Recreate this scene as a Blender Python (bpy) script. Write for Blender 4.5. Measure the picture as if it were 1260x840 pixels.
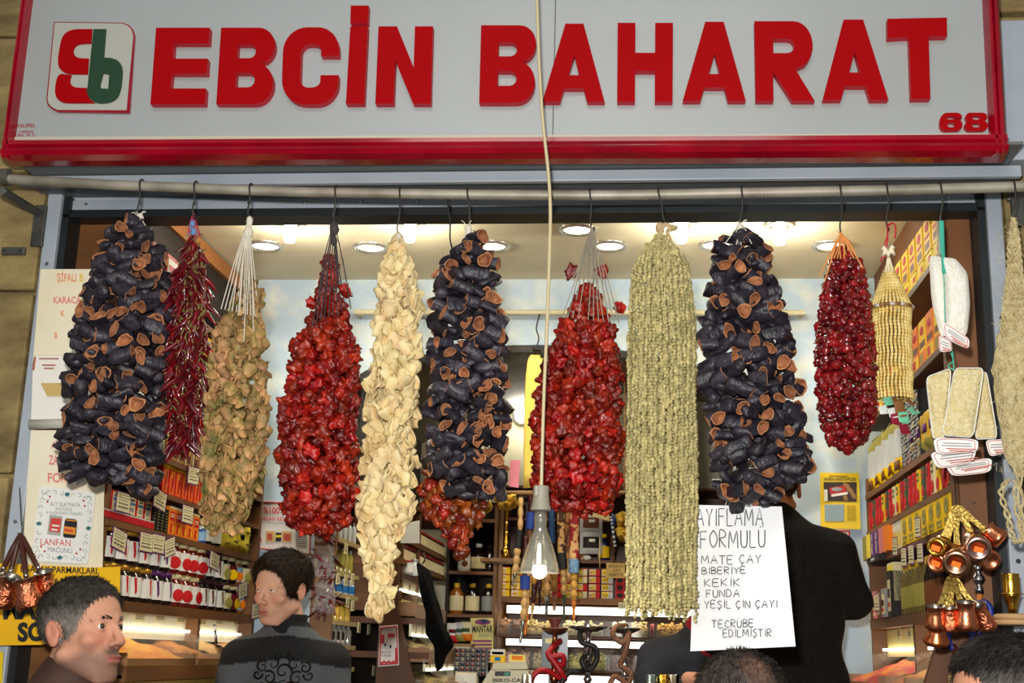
import bpy, bmesh, math, random
import numpy as np
from mathutils import Vector, Matrix, Euler, noise
for o in list(bpy.data.objects): bpy.data.objects.remove(o, do_unlink=True)
SC = bpy.context.scene
COL = SC.collection
PI = math.pi
rnd = random.Random(7)

# ------------------------------------------------------------------ camera
FOC, CY, CZ = 1556.0, -3.2, 1.6
_y = Vector((160, 390, FOC)).normalized()
_z = Vector((180, -6277, FOC)); _z = (_z - _y*(_z.dot(_y))).normalized()
_x = _y.cross(_z)
RW = Matrix((_x, _y, _z))            # rows: world axes seen in camera (right, down, forward)
CAMP = Vector((0, CY, CZ))
cd = bpy.data.cameras.new('camera'); cam = bpy.data.objects.new('camera', cd); COL.objects.link(cam)
cd.sensor_width = 36.0; cd.lens = 36.0*FOC/1260.0; cd.clip_start = 0.05
right = RW @ Vector((1, 0, 0)); down = RW @ Vector((0, 1, 0)); fwd = RW @ Vector((0, 0, 1))
mw = Matrix((right, -down, -fwd)).transposed().to_4x4(); mw.translation = CAMP
cam.matrix_world = mw
SC.camera = cam
def ray(px, py): return RW @ Vector((px-630.0, py-420.0, FOC))
def at(px, py, Y):
    d = ray(px, py); return CAMP + d*((Y-CY)/d.y)
def atx(px, py, X):
    d = ray(px, py); return CAMP + d*(X/d.x)
def pxm(p):
    return FOC/((RW.transposed() @ (Vector(p)-CAMP)).z)

# ------------------------------------------------------------------ light and exposure
SC.view_settings.view_transform = 'Standard'; SC.view_settings.look = 'None'
SC.view_settings.gamma = 1.0; SC.view_settings.use_curve_mapping = False
SC.view_settings.exposure = 0.0
W = bpy.data.worlds.new('world'); SC.world = W; W.use_nodes = True
W.node_tree.nodes['Background'].inputs[0].default_value = (0.95, 0.97, 1.0, 1)
W.node_tree.nodes['Background'].inputs[1].default_value = 0.2
def lamp(name, kind, loc, power, col=(1, 1, 1), size=0.1, aim=None, spot=None, blend=.5, sy=None):
    l = bpy.data.lights.new(name, kind); l.energy = power; l.color = col
    if kind == 'AREA':
        l.size = size
        if sy: l.shape = 'RECTANGLE'; l.size_y = sy
    elif kind in ('POINT', 'SPOT'): l.shadow_soft_size = size
    if spot: l.spot_size = spot; l.spot_blend = blend
    o = bpy.data.objects.new(name, l); COL.objects.link(o); o.location = loc
    if aim is not None: o.rotation_euler = (Vector(aim)-Vector(loc)).to_track_quat('-Z', 'Y').to_euler()
    return o
lamp('camera_flash', 'SPOT', (-0.06, CY-.02, CZ+.16), 330, (1, .985, .95), .035, (-.3, 0.0, 2.15), math.radians(80), .6)
lamp('bazaar_fill_light', 'AREA', (-.3, -4.2, 4.6), 42, (1, .96, .88), 2.2, (-.3, 0, 2.4), sy=1.2)  # soft overhead fill added for the bazaar's ambient light, no fixture in view

# ------------------------------------------------------------------ helpers
def s2l(c):
    c = c/255.0
    return c/12.92 if c <= .04045 else ((c+.055)/1.055)**2.4
def rgb(c): return (s2l(c[0]), s2l(c[1]), s2l(c[2]), 1)
MC = {}
def M(name, c, rough=.55, metal=0., c2=None, nscale=8., bump=0., bscale=None, emit=0., trans=0., alpha=1., vary=0., coat=0., stretch=None, spec=.5, contrast=(.35, .65), attr=None, hue=0., ior=1.45, detail=4.):
    """procedural material: base colour c, mottled with c2 by noise, varied per piece"""
    if name in MC: return MC[name]
    m = bpy.data.materials.new(name); m.use_nodes = True; nt = m.node_tree; N = nt.nodes; L = nt.links
    b = N['Principled BSDF']; b.inputs['Roughness'].default_value = rough; b.inputs['Metallic'].default_value = metal
    b.inputs['Base Color'].default_value = rgb(c); b.inputs['Specular IOR Level'].default_value = spec
    m.diffuse_color = rgb(c)
    if coat: b.inputs['Coat Weight'].default_value = coat; b.inputs['Coat Roughness'].default_value = .12
    if trans: b.inputs['Transmission Weight'].default_value = trans; b.inputs['IOR'].default_value = ior
    if alpha < 1: b.inputs['Alpha'].default_value = alpha
    out = None
    if c2 or bump:
        tc = N.new('ShaderNodeTexCoord'); mp = N.new('ShaderNodeMapping'); L.new(tc.outputs['Object'], mp.inputs[0])
        if stretch: mp.inputs['Scale'].default_value = stretch
    if c2:
        nz = N.new('ShaderNodeTexNoise'); nz.inputs['Scale'].default_value = nscale; nz.inputs['Detail'].default_value = detail
        L.new(mp.outputs[0], nz.inputs[0])
        cr = N.new('ShaderNodeValToRGB'); cr.color_ramp.elements[0].position = contrast[0]; cr.color_ramp.elements[1].position = contrast[1]
        cr.color_ramp.elements[0].color = rgb(c); cr.color_ramp.elements[1].color = rgb(c2)
        L.new(nz.outputs[0], cr.inputs[0]); out = cr.outputs[0]
    if attr:
        at_ = N.new('ShaderNodeAttribute'); at_.attribute_name = attr; out = at_.outputs[0]
    if vary or hue:
        oi = N.new('ShaderNodeObjectInfo'); ge = N.new('ShaderNodeNewGeometry')
        ad = N.new('ShaderNodeMath'); ad.operation = 'ADD'; L.new(oi.outputs['Random'], ad.inputs[0]); L.new(ge.outputs['Random Per Island'], ad.inputs[1])
        fr = N.new('ShaderNodeMath'); fr.operation = 'FRACT'; L.new(ad.outputs[0], fr.inputs[0])
        mr = N.new('ShaderNodeMapRange'); L.new(fr.outputs[0], mr.inputs[0]); mr.inputs[3].default_value = 1-vary; mr.inputs[4].default_value = 1+vary*.6
        hs = N.new('ShaderNodeHueSaturation'); L.new(mr.outputs[0], hs.inputs['Value'])
        if hue:
            m2 = N.new('ShaderNodeMath'); m2.operation = 'MULTIPLY'; m2.inputs[1].default_value = 7.31; L.new(fr.outputs[0], m2.inputs[0])
            f2 = N.new('ShaderNodeMath'); f2.operation = 'FRACT'; L.new(m2.outputs[0], f2.inputs[0])
            m3 = N.new('ShaderNodeMapRange'); L.new(f2.outputs[0], m3.inputs[0]); m3.inputs[3].default_value = .5-hue*.1; m3.inputs[4].default_value = .5+hue*1.9
            L.new(m3.outputs[0], hs.inputs['Hue'])
        if out: L.new(out, hs.inputs['Color'])
        else: hs.inputs['Color'].default_value = rgb(c)
        out = hs.outputs[0]
    if out: L.new(out, b.inputs['Base Color'])
    if bump:
        n2 = N.new('ShaderNodeTexNoise'); n2.inputs['Scale'].default_value = bscale or nscale*2; n2.inputs['Detail'].default_value = 5
        L.new(mp.outputs[0], n2.inputs[0])
        bp = N.new('ShaderNodeBump'); bp.inputs['Strength'].default_value = bump; bp.inputs['Distance'].default_value = .01
        L.new(n2.outputs[0], bp.inputs['Height']); L.new(bp.outputs[0], b.inputs['Normal'])
    if emit:
        b.inputs['Emission Color'].default_value = rgb(c); b.inputs['Emission Strength'].default_value = emit
    MC[name] = m; return m

def link(o, parent=None):
    COL.objects.link(o)
    if parent is not None: o.parent = parent
    return o
def tag(o, label=None, cat=None, group=None, kind=None):
    if label and len(label.split()) > 16: print('LONG', label)
    if label: o['label'] = label
    if cat: o['category'] = cat
    if group: o['group'] = group
    if kind: o['kind'] = kind
    return o
def empty(name, loc, label, cat, group=None, rz=0.):
    o = bpy.data.objects.new(name, None); o.empty_display_size = .05; COL.objects.link(o); o.location = loc; o.rotation_euler = (0, 0, rz)
    return tag(o, label, cat, group)

class MB:
    """collects shapes and links them as ONE mesh object"""
    def __init__(s): s.v = []; s.f = []; s.m = []; s.cur = 0
    def mat(s, i): s.cur = i; return s
    def add(s, vs, fs, m=None):
        b = len(s.v); s.v += [tuple(v) for v in vs]; s.f += [tuple(i+b for i in f) for f in fs]; s.m += [s.cur if m is None else m]*len(fs); return s
    def box(s, c, d, rot=None, m=None, bev=0.):
        x, y, z = d[0]/2, d[1]/2, d[2]/2
        if bev:
            bm = bmesh.new(); bmesh.ops.create_cube(bm, size=1); bmesh.ops.scale(bm, vec=d, verts=bm.verts)
            bmesh.ops.bevel(bm, geom=list(bm.edges), offset=bev, segments=2, affect='EDGES', profile=.5)
            bm.verts.index_update(); vs = [v.co.copy() for v in bm.verts]; fs = [[v.index for v in f.verts] for f in bm.faces]; bm.free()
        else:
            vs = [Vector(p) for p in ((-x,-y,-z),(x,-y,-z),(x,y,-z),(-x,y,-z),(-x,-y,z),(x,-y,z),(x,y,z),(-x,y,z))]
            fs = [(0,3,2,1),(4,5,6,7),(0,1,5,4),(1,2,6,5),(2,3,7,6),(3,0,4,7)]
        if rot is not None: vs = [rot @ v for v in vs]
        c = Vector(c); return s.add([v+c for v in vs], fs, m)
    def bb(s, x0, x1, y0, y1, z0, z1, m=None, bev=0.):
        return s.box(((x0+x1)/2, (y0+y1)/2, (z0+z1)/2), (x1-x0, y1-y0, z1-z0), None, m, bev)
    def tube(s, pts, r, n=8, m=None, cap=True, flat=None):
        pts = [Vector(p) for p in pts]; k = len(pts)
        rs = r if isinstance(r, (list, tuple)) else [r]*k
        t0 = (pts[1]-pts[0]).normalized(); up = Vector((0, 0, 1)) if abs(t0.z) < .9 else Vector((1, 0, 0))
        u = t0.cross(up).normalized(); vs = []; fs = []
        for i, p in enumerate(pts):
            t = ((pts[min(i+1, k-1)]-p).normalized() + (p-pts[max(i-1, 0)]).normalized())
            if t.length < 1e-9: t = t0
            t.normalize(); u = (u - t*u.dot(t)); u = u.normalized() if u.length > 1e-9 else t.orthogonal().normalized(); w = t.cross(u)
            for j in range(n):
                a = 2*PI*j/n; vs.append(p + (u*math.cos(a) + w*math.sin(a)*(flat or 1))*rs[i])
        for i in range(k-1):
            for j in range(n):
                j2 = (j+1) % n; fs.append((i*n+j, i*n+j2, (i+1)*n+j2, (i+1)*n+j))
        if cap: fs.append(tuple(range(n-1, -1, -1))); fs.append(tuple((k-1)*n+j for j in range(n)))
        return s.add(vs, fs, m)
    def lathe(s, prof, o=(0, 0, 0), n=20, m=None, rot=None, sx=1., sy=1., cap=True):
        vs = []; fs = []; k = len(prof); o = Vector(o)
        for r, z in prof:
            for j in range(n):
                a = 2*PI*j/n; p = Vector((r*math.cos(a)*sx, r*math.sin(a)*sy, z))
                vs.append((rot @ p if rot is not None else p)+o)
        for i in range(k-1):
            for j in range(n):
                j2 = (j+1) % n; fs.append((i*n+j, i*n+j2, (i+1)*n+j2, (i+1)*n+j))
        if cap: fs.append(tuple(range(n-1, -1, -1))); fs.append(tuple((k-1)*n+j for j in range(n)))
        return s.add(vs, fs, m)
    def ball(s, c, r, n=10, m=None, rot=None):
        r = r if isinstance(r, (list, tuple)) else (r, r, r); k = max(4, n//2); c = Vector(c)
        vs = []; fs = []
        vs.append(Vector((0, 0, -r[2])))
        for i in range(1, k):
            ph = -PI/2+PI*i/k
            for j in range(n):
                a = 2*PI*j/n; vs.append(Vector((r[0]*math.cos(ph)*math.cos(a), r[1]*math.cos(ph)*math.sin(a), r[2]*math.sin(ph))))
        vs.append(Vector((0, 0, r[2]))); e = len(vs)-1
        for j in range(n):
            fs.append((0, 1+(j+1) % n, 1+j)); fs.append((e, 1+(k-2)*n+j, 1+(k-2)*n+(j+1) % n))
        for i in range(k-2):
            for j in range(n):
                j2 = (j+1) % n; fs.append((1+i*n+j, 1+i*n+j2, 1+(i+1)*n+j2, 1+(i+1)*n+j))
        if rot is not None: vs = [rot @ v for v in vs]
        return s.add([v+c for v in vs], fs, m)
    def prism(s, poly, off, m=None, ms=None):
        """poly: 3D points in order; off: extrusion vector. caps via ngon, sides use ms"""
        n = len(poly); off = Vector(off); a = [Vector(p) for p in poly]; b = len(s.v)
        s.add(a+[p+off for p in a], [tuple(range(n)), tuple(range(2*n-1, n-1, -1))], m)
        s.f += [(b+i, b+n+i, b+n+(i+1) % n, b+(i+1) % n) for i in range(n)]; s.m += [(s.cur if m is None else m) if ms is None else ms]*n
        return s
    def mesh(s, mb, mtx=None, m=None):
        vs = mb.v if mtx is None else [mtx @ Vector(v) for v in mb.v]
        b = len(s.v); s.v += [tuple(v) for v in vs]; s.f += [tuple(i+b for i in f) for f in mb.f]; s.m += mb.m if m is None else [m]*len(mb.f); return s
    def data(s, name, mats, smooth=False):
        me = bpy.data.meshes.new(name); me.from_pydata(s.v, [], s.f); 
        for m in (mats if isinstance(mats, (list, tuple)) else [mats]): me.materials.append(m)
        me.polygons.foreach_set('material_index', s.m)
        bm = bmesh.new(); bm.from_mesh(me); bmesh.ops.recalc_face_normals(bm, faces=bm.faces); bm.to_mesh(me); bm.free()
        if smooth: me.shade_smooth()
        if smooth == 'auto': me.set_sharp_from_angle(angle=math.radians(42))
        me.update(); return me
    def build(s, name, mats, parent=None, smooth=False, loc=None, pivot=None):
        """pivot: world point that becomes the object's origin"""
        if pivot is not None:
            p = Vector(pivot); s.v = [tuple(Vector(v)-p) for v in s.v]
        o = bpy.data.objects.new(name, s.data(name, mats, smooth)); link(o, parent)
        if pivot is not None: o.location = p
        if loc is not None: o.location = loc
        return o
    def center(s):
        a = np.array(s.v); mn, mx = a.min(0), a.max(0); return Vector(((mn[0]+mx[0])/2, (mn[1]+mx[1])/2, mn[2]))
def part(mb, name, mats, parent, smooth=False):
    """mb in world coordinates -> child of an empty (no rotation)"""
    p = parent.matrix_basis.inverted(); 
    q = parent.parent
    while q is not None: p = p @ q.matrix_basis.inverted(); q = q.parent
    mb.v = [tuple(p @ Vector(v)) for v in mb.v]
    return mb.build(name, mats, parent, smooth)
def solo(mb, name, mats, label, cat, group=None, smooth=False):
    o = mb.build(name, mats, None, smooth, pivot=mb.center()); return tag(o, label, cat, group)
def struct(mb, name, mats, smooth=False):
    o = mb.build(name, mats, None, smooth); o['kind'] = 'structure'; return o
def lerp(a, b, t): return a+(b-a)*t
def interp(rows, y):
    if y <= rows[0][0]: return rows[0][1:]
    for a, b in zip(rows, rows[1:]):
        if y <= b[0]:
            t = (y-a[0])/(b[0]-a[0]); return tuple(lerp(p, q, t) for p, q in zip(a[1:], b[1:]))
    return rows[-1][1:]
ORD = ['first', 'second', 'third', 'fourth', 'fifth', 'sixth', 'seventh', 'eighth', 'ninth', 'tenth', 'eleventh', 'twelfth', 'thirteenth', 'fourteenth', 'fifteenth', 'sixteenth', 'seventeenth', 'eighteenth', 'nineteenth', 'twentieth']
def smooth_path(pts, k=6):
    P = [Vector(p) for p in pts]; out = []
    for i in range(len(P)-1):
        p0, p1, p2, p3 = P[max(i-1, 0)], P[i], P[i+1], P[min(i+2, len(P)-1)]
        for j in range(k):
            t = j/k; out.append(.5*((2*p1)+(p2-p0)*t+(2*p0-5*p1+4*p2-p3)*t*t+(3*p1-p0-3*p2+p3)*t**3))
    out.append(P[-1]); return out
# flat text as geometry
def text_mb(s, p0, ux, uz, w=None, h=None, ext=.001, bold=0., m=0, align='L'):
    """lettering starting at p0 along ux, up uz; fitted to width w and/or cap height h"""
    if not s: return MB()
    cu = bpy.data.curves.new('t', 'FONT'); cu.body = s; cu.size = 1; cu.extrude = 0; cu.offset = bold; cu.resolution_u = 3
    o = bpy.data.objects.new('t', cu); COL.objects.link(o)
    dg = bpy.context.evaluated_depsgraph_get(); me = bpy.data.meshes.new_from_object(o.evaluated_get(dg))
    bpy.data.objects.remove(o); bpy.data.curves.remove(cu)
    mb = MB()
    if not len(me.vertices): return mb
    co = np.empty(len(me.vertices)*3); me.vertices.foreach_get('co', co); co = co.reshape(-1, 3)
    x0, x1 = co[:, 0].min(), co[:, 0].max(); y0, y1 = 0., .69
    sx = w/(x1-x0) if w else None; sy = h/.69 if h else None
    if sx is None: sx = sy
    if sy is None: sy = sx
    ux = Vector(ux).normalized(); uz = Vector(uz).normalized(); nn = ux.cross(uz).normalized(); p0 = Vector(p0)
    off = 0 if align == 'L' else -(x1-x0)*sx/2
    vs = [p0 + ux*((c[0]-x0)*sx+off) + uz*(c[1]*sy) + nn*ext for c in co]
    mb.add(vs, [tuple(p.vertices) for p in me.polygons], m); bpy.data.meshes.remove(me)
    return mb

# ------------------------------------------------------------------ materials shared
STONE = M('stone', (104, 86, 52), .9, c2=(172, 150, 96), nscale=5, bump=1., bscale=22, contrast=(.3, .75), stretch=(1, 1, 2.4), detail=9)
ALU = M('grey_aluminium', (174, 182, 190), .42, .0, c2=(156, 165, 174), nscale=3)
ALUD = M('dark_grey_panel', (104, 108, 110), .5, .1)
RUB = M('black_rubber', (22, 28, 30), .5)
CEIL = M('ceiling_paint', (222, 212, 180), .7, c2=(212, 200, 166), nscale=3)
BLUE = M('mottled_blue_paint', (178, 198, 214), .75, c2=(214, 218, 210), nscale=9, contrast=(.45, .7))
WOOD = M('brown_wood', (106, 60, 22), .6, c2=(74, 40, 12), nscale=5, stretch=(1, 1, .15), bump=.1)
WOODH = M('brown_wood_board', (124, 78, 30), .6, c2=(90, 54, 18), nscale=5, stretch=(.3, .3, 2))
WOODL = M('light_wood_edge', (150, 108, 62), .5, c2=(120, 82, 44), nscale=6)
DARKW = M('dark_wood', (38, 26, 15), .65, c2=(26, 17, 9), nscale=6, spec=.3)
WHITE = M('white_card', (232, 230, 220), .6)
WHITEP = M('white_plastic', (228, 228, 224), .35)
BLACK = M('black_ink', (24, 24, 26), .6)
RED = M('bright_red', (196, 22, 30), .4)
YEL = M('yellow_print', (232, 196, 20), .5)
GOLD = M('brass', (206, 160, 62), .22, 1., bump=.12, bscale=120)
CHROME = M('chrome', (200, 200, 205), .15, 1.)
GLASS = M('clear_glass', (240, 245, 245), .05, trans=.9, alpha=.35)
TUBEL = M('lit_tube', (255, 250, 235), .4, emit=3.)
# ================================================================== SETTING
# street, shop floor, side walls, ceiling
mb = MB(); mb.bb(-4, 4, -4.5, 0, -.1, 0); struct(mb, 'floor_street', M('street_paving', (92, 88, 80), .8, c2=(120, 114, 104), nscale=3, bump=.3))
mb = MB(); mb.bb(-1.85, 1.25, 0, 4.0, -.1, .1); struct(mb, 'floor', M('shop_tiles', (140, 122, 98), .4, c2=(120, 104, 84), nscale=2))
mb = MB(); mb.bb(.33, .78, .62, 1.15, .1, .5); struct(mb, 'floor_platform', WOOD)
for sgn, nm, x0, x1 in ((-1, 'wall_left_outside', -4, -1.642), (1, 'wall_right_outside', .912, 4)):
    mb = MB(); mb.bb(x0, x1, -.02, .3, 0, 4.6)
    # separate dressed blocks give the joints real relief
    z = 0; k = 0
    while z < 4.4:
        h = .34+.08*((k*7) % 3); x = x0+.3*(k % 2); e0, e1 = sorted((x0, x1))
        x = e0
        while x < e1:
            w = .55+.2*((k*5+int(x*3)) % 3); mb.bb(max(e0, x)+.006, min(e1, x+w)-.006, -.04-.008*((k+int(x*7)) % 3), 0, z+.006, z+h-.006, bev=.006); x += w
        z += h; k += 1
    struct(mb, nm, STONE)
mb = MB(); mb.bb(-1.9, 1.3, -.02, .3, 3.0, 4.6); struct(mb, 'wall_above_sign', STONE)
mb = MB(); mb.bb(-1.85, 1.25, .06, 1.62, 3.035, 3.1); struct(mb, 'ceiling', CEIL)
mb = MB(); mb.bb(-1.85, -1.78, .06, 1.62, .1, 3.1); struct(mb, 'wall_left', BLUE)
mb = MB(); mb.bb(1.18, 1.25, .06, 1.62, .1, 3.1); struct(mb, 'wall_right', BLUE)
# back wall with an arched opening
AX0, AX1 = -1.15, at(905, 600, 1.55).x
zs, zc = at(650, 470, 1.55).z, at(650, 424, 1.55).z
arc = [(lerp(AX0, AX1, t), zs+(zc-zs)*math.sin(PI*t)**.6) for t in [i/16 for i in range(17)]]
mb = MB(); mb.bb(-1.8, AX0, 1.55, 1.67, .1, 3.04); mb.bb(AX1, 1.2, 1.55, 1.67, .1, 3.04)
mb.prism([(x, 1.55, z) for x, z in arc]+[(AX1, 1.55, 3.04), (AX0, 1.55, 3.04)], (0, .12, 0))
struct(mb, 'wall_back', BLUE)
# back room
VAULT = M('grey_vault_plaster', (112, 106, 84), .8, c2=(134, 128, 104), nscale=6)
mb = MB(); n = 10
pts = [(lerp(-1.15, 1.0, i/n), 2.62+.28*math.sin(PI*i/n)) for i in range(n+1)]
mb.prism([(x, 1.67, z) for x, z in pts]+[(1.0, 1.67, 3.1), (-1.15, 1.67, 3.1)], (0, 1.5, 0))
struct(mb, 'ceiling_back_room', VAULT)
mb = MB(); mb.bb(-1.15, 1.0, 3.1, 3.17, .1, 2.95); struct(mb, 'wall_back_room', M('cream_plaster', (214, 206, 176), .7))
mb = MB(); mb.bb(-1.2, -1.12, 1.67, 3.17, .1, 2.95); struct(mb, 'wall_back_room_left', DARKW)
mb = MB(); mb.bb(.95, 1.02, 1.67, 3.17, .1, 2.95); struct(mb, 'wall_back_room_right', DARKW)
# shop front frame: grey jamb, black gasket, transom
XL, XR = -1.60, .872
mb = MB(); mb.bb(XL-.04, XL, -.045, .06, 0, 2.86, 0, .003); mb.bb(XL, XL+.02, -.03, .06, 0, 2.80, 1)
for z in (2.6, 1.9, 1.2): mb.ball((XL-.02, -.046, z), (.006, .003, .006), 8, 2)
struct(mb, 'trim_left_jamb', [ALU, RUB, CHROME])
mb = MB(); mb.bb(XR+.0, XR+.038, -.045, .06, 0, 2.86, 0, .003); mb.bb(XR-.02, XR, -.03, .06, 0, 2.80, 1)
for z in (2.45, 1.85, 1.3): mb.ball((XR+.019, -.046, z), (.006, .003, .006), 8, 1)
struct(mb, 'trim_right_jamb', [ALU, RUB])
zg0, zg1, zg2 = at(640, 266, 0).z, at(640, 257, 0).z, at(640, 223, 0).z
mb = MB(); mb.bb(XL, XR, -.02, .06, zg0, zg1, 1); mb.bb(XL, XR, -.005, .06, zg1, 3.0, 0)
mb.bb(XL, XR, -.016, -.004, zg1+.002, zg1+.03, 0, .002); mb.bb(XL, XR, -.03, .0, zg0-.004, zg0+.006, 1)
x = XL+.06
while x < XR: mb.ball((x, -.018, zg1+.016), .0055, 8, 2); x += .155
struct(mb, 'trim_transom', [ALU, RUB, CHROME], 'auto')
# grey shutter housing under and behind the sign
zl0, zl1 = at(640, 223, -.16).z, at(640, 214, -.16).z
mb = MB(); mb.bb(-1.66, .93, -.16, -.14, zl0, zl1+.01, 0, .003); mb.bb(-1.66, .93, -.145, -.02, zl1, zl1+.012, 1); mb.bb(-1.63, .90, -.285, -.15, zl1+.012, zl1+.02, 1)
solo(mb, 'shutter_housing', [ALU, ALUD], 'long grey metal shutter housing tucked under the shop sign', 'housing')

mb = MB(); mb.bb(.885, .985, -.17, -.05, zl1+.02, 3.20, 0, .003); struct(mb, 'trim_sign_side', ALU)
# ================================================================== SHOP SIGN
YS = -.30
sign = empty('shop_sign', at(630, 198, YS), 'big white lightbox sign with red frame and red raised shop name letters', 'sign')
SWHITE = M('sign_acrylic', (163, 168, 169), .35, c2=(155, 159, 156), nscale=2.2, contrast=(.3, .8))
SRED = M('sign_red_gloss', (158, 2, 30), .2, coat=.7, c2=(132, 0, 22), nscale=6, spec=.3)
LRED = M('letter_red', (158, 0, 6), .6, spec=.08)
LSIDE = M('letter_side_red', (190, 34, 50), .5, spec=.25)
TL, TR, BL, BR = at(35, -60, YS), at(1213, -60, YS), at(18, 172, YS), at(1219, 167, YS)
mb = MB(); mb.prism([BL, BR, TR+Vector((0, 0, .02)), TL+Vector((0, 0, .02))], (0, .20, 0), 0)
part(mb, 'panel', SWHITE, sign)
# red frame profile swept along left, bottom, right
a, b_, c_, d_ = at(40, -60, YS), at(7, 199, YS), at(1237, 194, YS), at(1224, -60, YS)
mb = MB()
def bar(p, q, wv, prof):
    vs = []
    for e in (p, q):
        for (u, yy) in prof: vs.append(Vector(e)+Vector(wv)*u+Vector((0, yy, 0)))
    n = len(prof); mb.add(vs, [(i, (i+1) % n, n+(i+1) % n, n+i) for i in range(n)]+[tuple(range(n)), tuple(range(2*n-1, n-1, -1))])
prof = [(0, .03), (0, -.005), (.12, -.028), (.3, -.036), (.45, -.03), (.52, -.022), (.62, -.03), (.8, -.03), (.95, -.012), (1.02, -.002), (1.02, .03)]
bar(b_, c_, (0, 0, at(630, 171, YS).z-at(630, 198, YS).z), prof)
bar(b_+Vector((0, 0, 0)), a+Vector((0, 0, 0)), (at(17, 172, YS).x-at(7, 172, YS).x-.003, 0, 0), prof)
bar(c_, d_, (-(at(1237, 167, YS).x-at(1219, 167, YS).x)-.002, 0, 0), prof)
part(mb, 'frame', SRED, sign)
mb = MB(); p, q = at(685, -60, YS), at(683.5, 170, YS); mb.bb(p.x-.0012, p.x+.0012, YS-.002, YS+.001, q.z, p.z); part(mb, 'panel_seam', M('seam_grey', (90, 92, 92), .6), sign)
mb = MB(); mb.prism([at(17, 172.5, YS-.001), at(1219, 168, YS-.001), at(1219, 165, YS-.001), at(18, 169, YS-.001)], (0, -.004, 0)); part(mb, 'panel_lip', M('lip_tan', (190, 180, 160), .5), sign)
# --- raised letters
def arcp(cx, cy, rx, ry, a0, a1, n=8): return [(cx+rx*math.cos(math.radians(lerp(a0, a1, i/n))), cy+ry*math.sin(math.radians(lerp(a0, a1, i/n)))) for i in range(n+1)]
def poly_curve_mb(outer, holes, to3, depth, bev=0.004):
    """2D filled outline with holes -> extruded mesh; to3 maps (u,v) -> world front point"""
    cu = bpy.data.curves.new('c', 'CURVE'); cu.dimensions = '2D'; cu.fill_mode = 'FRONT'
    for lp in [outer]+holes:
        sp = cu.splines.new('POLY'); sp.points.add(len(lp)-1); sp.use_cyclic_u = True
        for i, (u, v) in enumerate(lp): sp.points[i].co = (u, v, 0, 1)
    o = bpy.data.objects.new('c', cu); COL.objects.link(o)
    dg = bpy.context.evaluated_depsgraph_get(); me = bpy.data.meshes.new_from_object(o.evaluated_get(dg)); bpy.data.objects.remove(o); bpy.data.curves.remove(cu)
    mb = MB(); mb.add([to3(v.co.x, v.co.y) for v in me.vertices], [tuple(p.vertices) for p in me.polygons], 0); bpy.data.meshes.remove(me)
    for lp in [outer]+holes:
        a = [to3(u, v) for u, v in lp]; n = len(a); bk = Vector((0, depth, 0))
        mb.add(a+[p+bk for p in a], [(i, (i+1) % n, n+(i+1) % n, n+i) for i in range(n)], 1)
    return mb
LET = {}
LET['E'] = ([(0, 0), (1, 0), (1, .205), (.345, .205), (.35, .40), (1, .40), (1, .595), (.35, .595), (.345, .795), (1, .795), (1, 1), (0, 1)], [])
LET['B'] = ([(0, 0), (.62, 0)]+arcp(.66, .27, .33, .27, -90, 75, 10)+arcp(.70, .765, .30, .235, -60, 90, 10)+[(0, 1)],
            [[(.32, .22), (.54, .22)]+arcp(.54, .315, .12, .095, -90, 90, 6)+[(.32, .41)], [(.32, .60), (.54, .60)]+arcp(.54, .69, .12, .09, -90, 90, 6)+[(.32, .78)]])
LET['C'] = (arcp(.42, .32, .42, .32, 180, 270, 8)+arcp(.62, .30, .38, .30, -90, 0, 8)+[(1, .38), (.68, .38)]+arcp(.52, .30, .16, .08, 0, -90, 5)+arcp(.46, .34, .14, .12, 270, 180, 5)+arcp(.46, .66, .14, .12, 180, 90, 5)+arcp(.54, .70, .14, .08, 90, 0, 5)+[(.68, .63), (1, .63)]+arcp(.62, .70, .38, .30, 0, 90, 8)+arcp(.42, .68, .42, .32, 90, 180, 8), [])
LET['I'] = ([(0, 0), (1, 0), (1, 1), (0, 1)], [])
LET['N'] = ([(0, 0), (.33, 0), (.33, .56), (.68, 0), (1, 0), (1, 1), (.67, 1), (.67, .47), (.34, 1), (0, 1)], [])
LET['A'] = ([(0, 0), (.28, 0), (.345, .17), (.66, .17), (.72, 0), (1, 0), (.655, 1), (.36, 1)], [[(.415, .34), (.59, .34), (.51, .60)]])
LET['H'] = ([(0, 0), (.32, 0), (.32, .39), (.68, .39), (.68, 0), (1, 0), (1, 1), (.68, 1), (.68, .62), (.32, .62), (.32, 1), (0, 1)], [])
LET['R'] = ([(0, 0), (.30, 0), (.30, .37), (.62, 0), (1, 0), (.68, .40)]+arcp(.66, .70, .32, .30, -55, 90, 10)+[(0, 1)], [[(.31, .60), (.55, .60)]+arcp(.55, .69, .12, .09, -90, 90, 6)+[(.31, .78)]])
LET['T'] = ([(.385, 0), (.71, 0), (.69, .77), (1, .77), (1, 1), (0, 1), (0, .76), (.36, .77)], [])
def quadmap(tl, tr, bl, br, Y):
    def f(u, v):
        x = lerp(lerp(bl[0], br[0], u), lerp(tl[0], tr[0], u), v); y = lerp(lerp(bl[1], br[1], u), lerp(tl[1], tr[1], u), v); return at(x, y, Y)
    return f
YL = YS-.022
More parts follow.
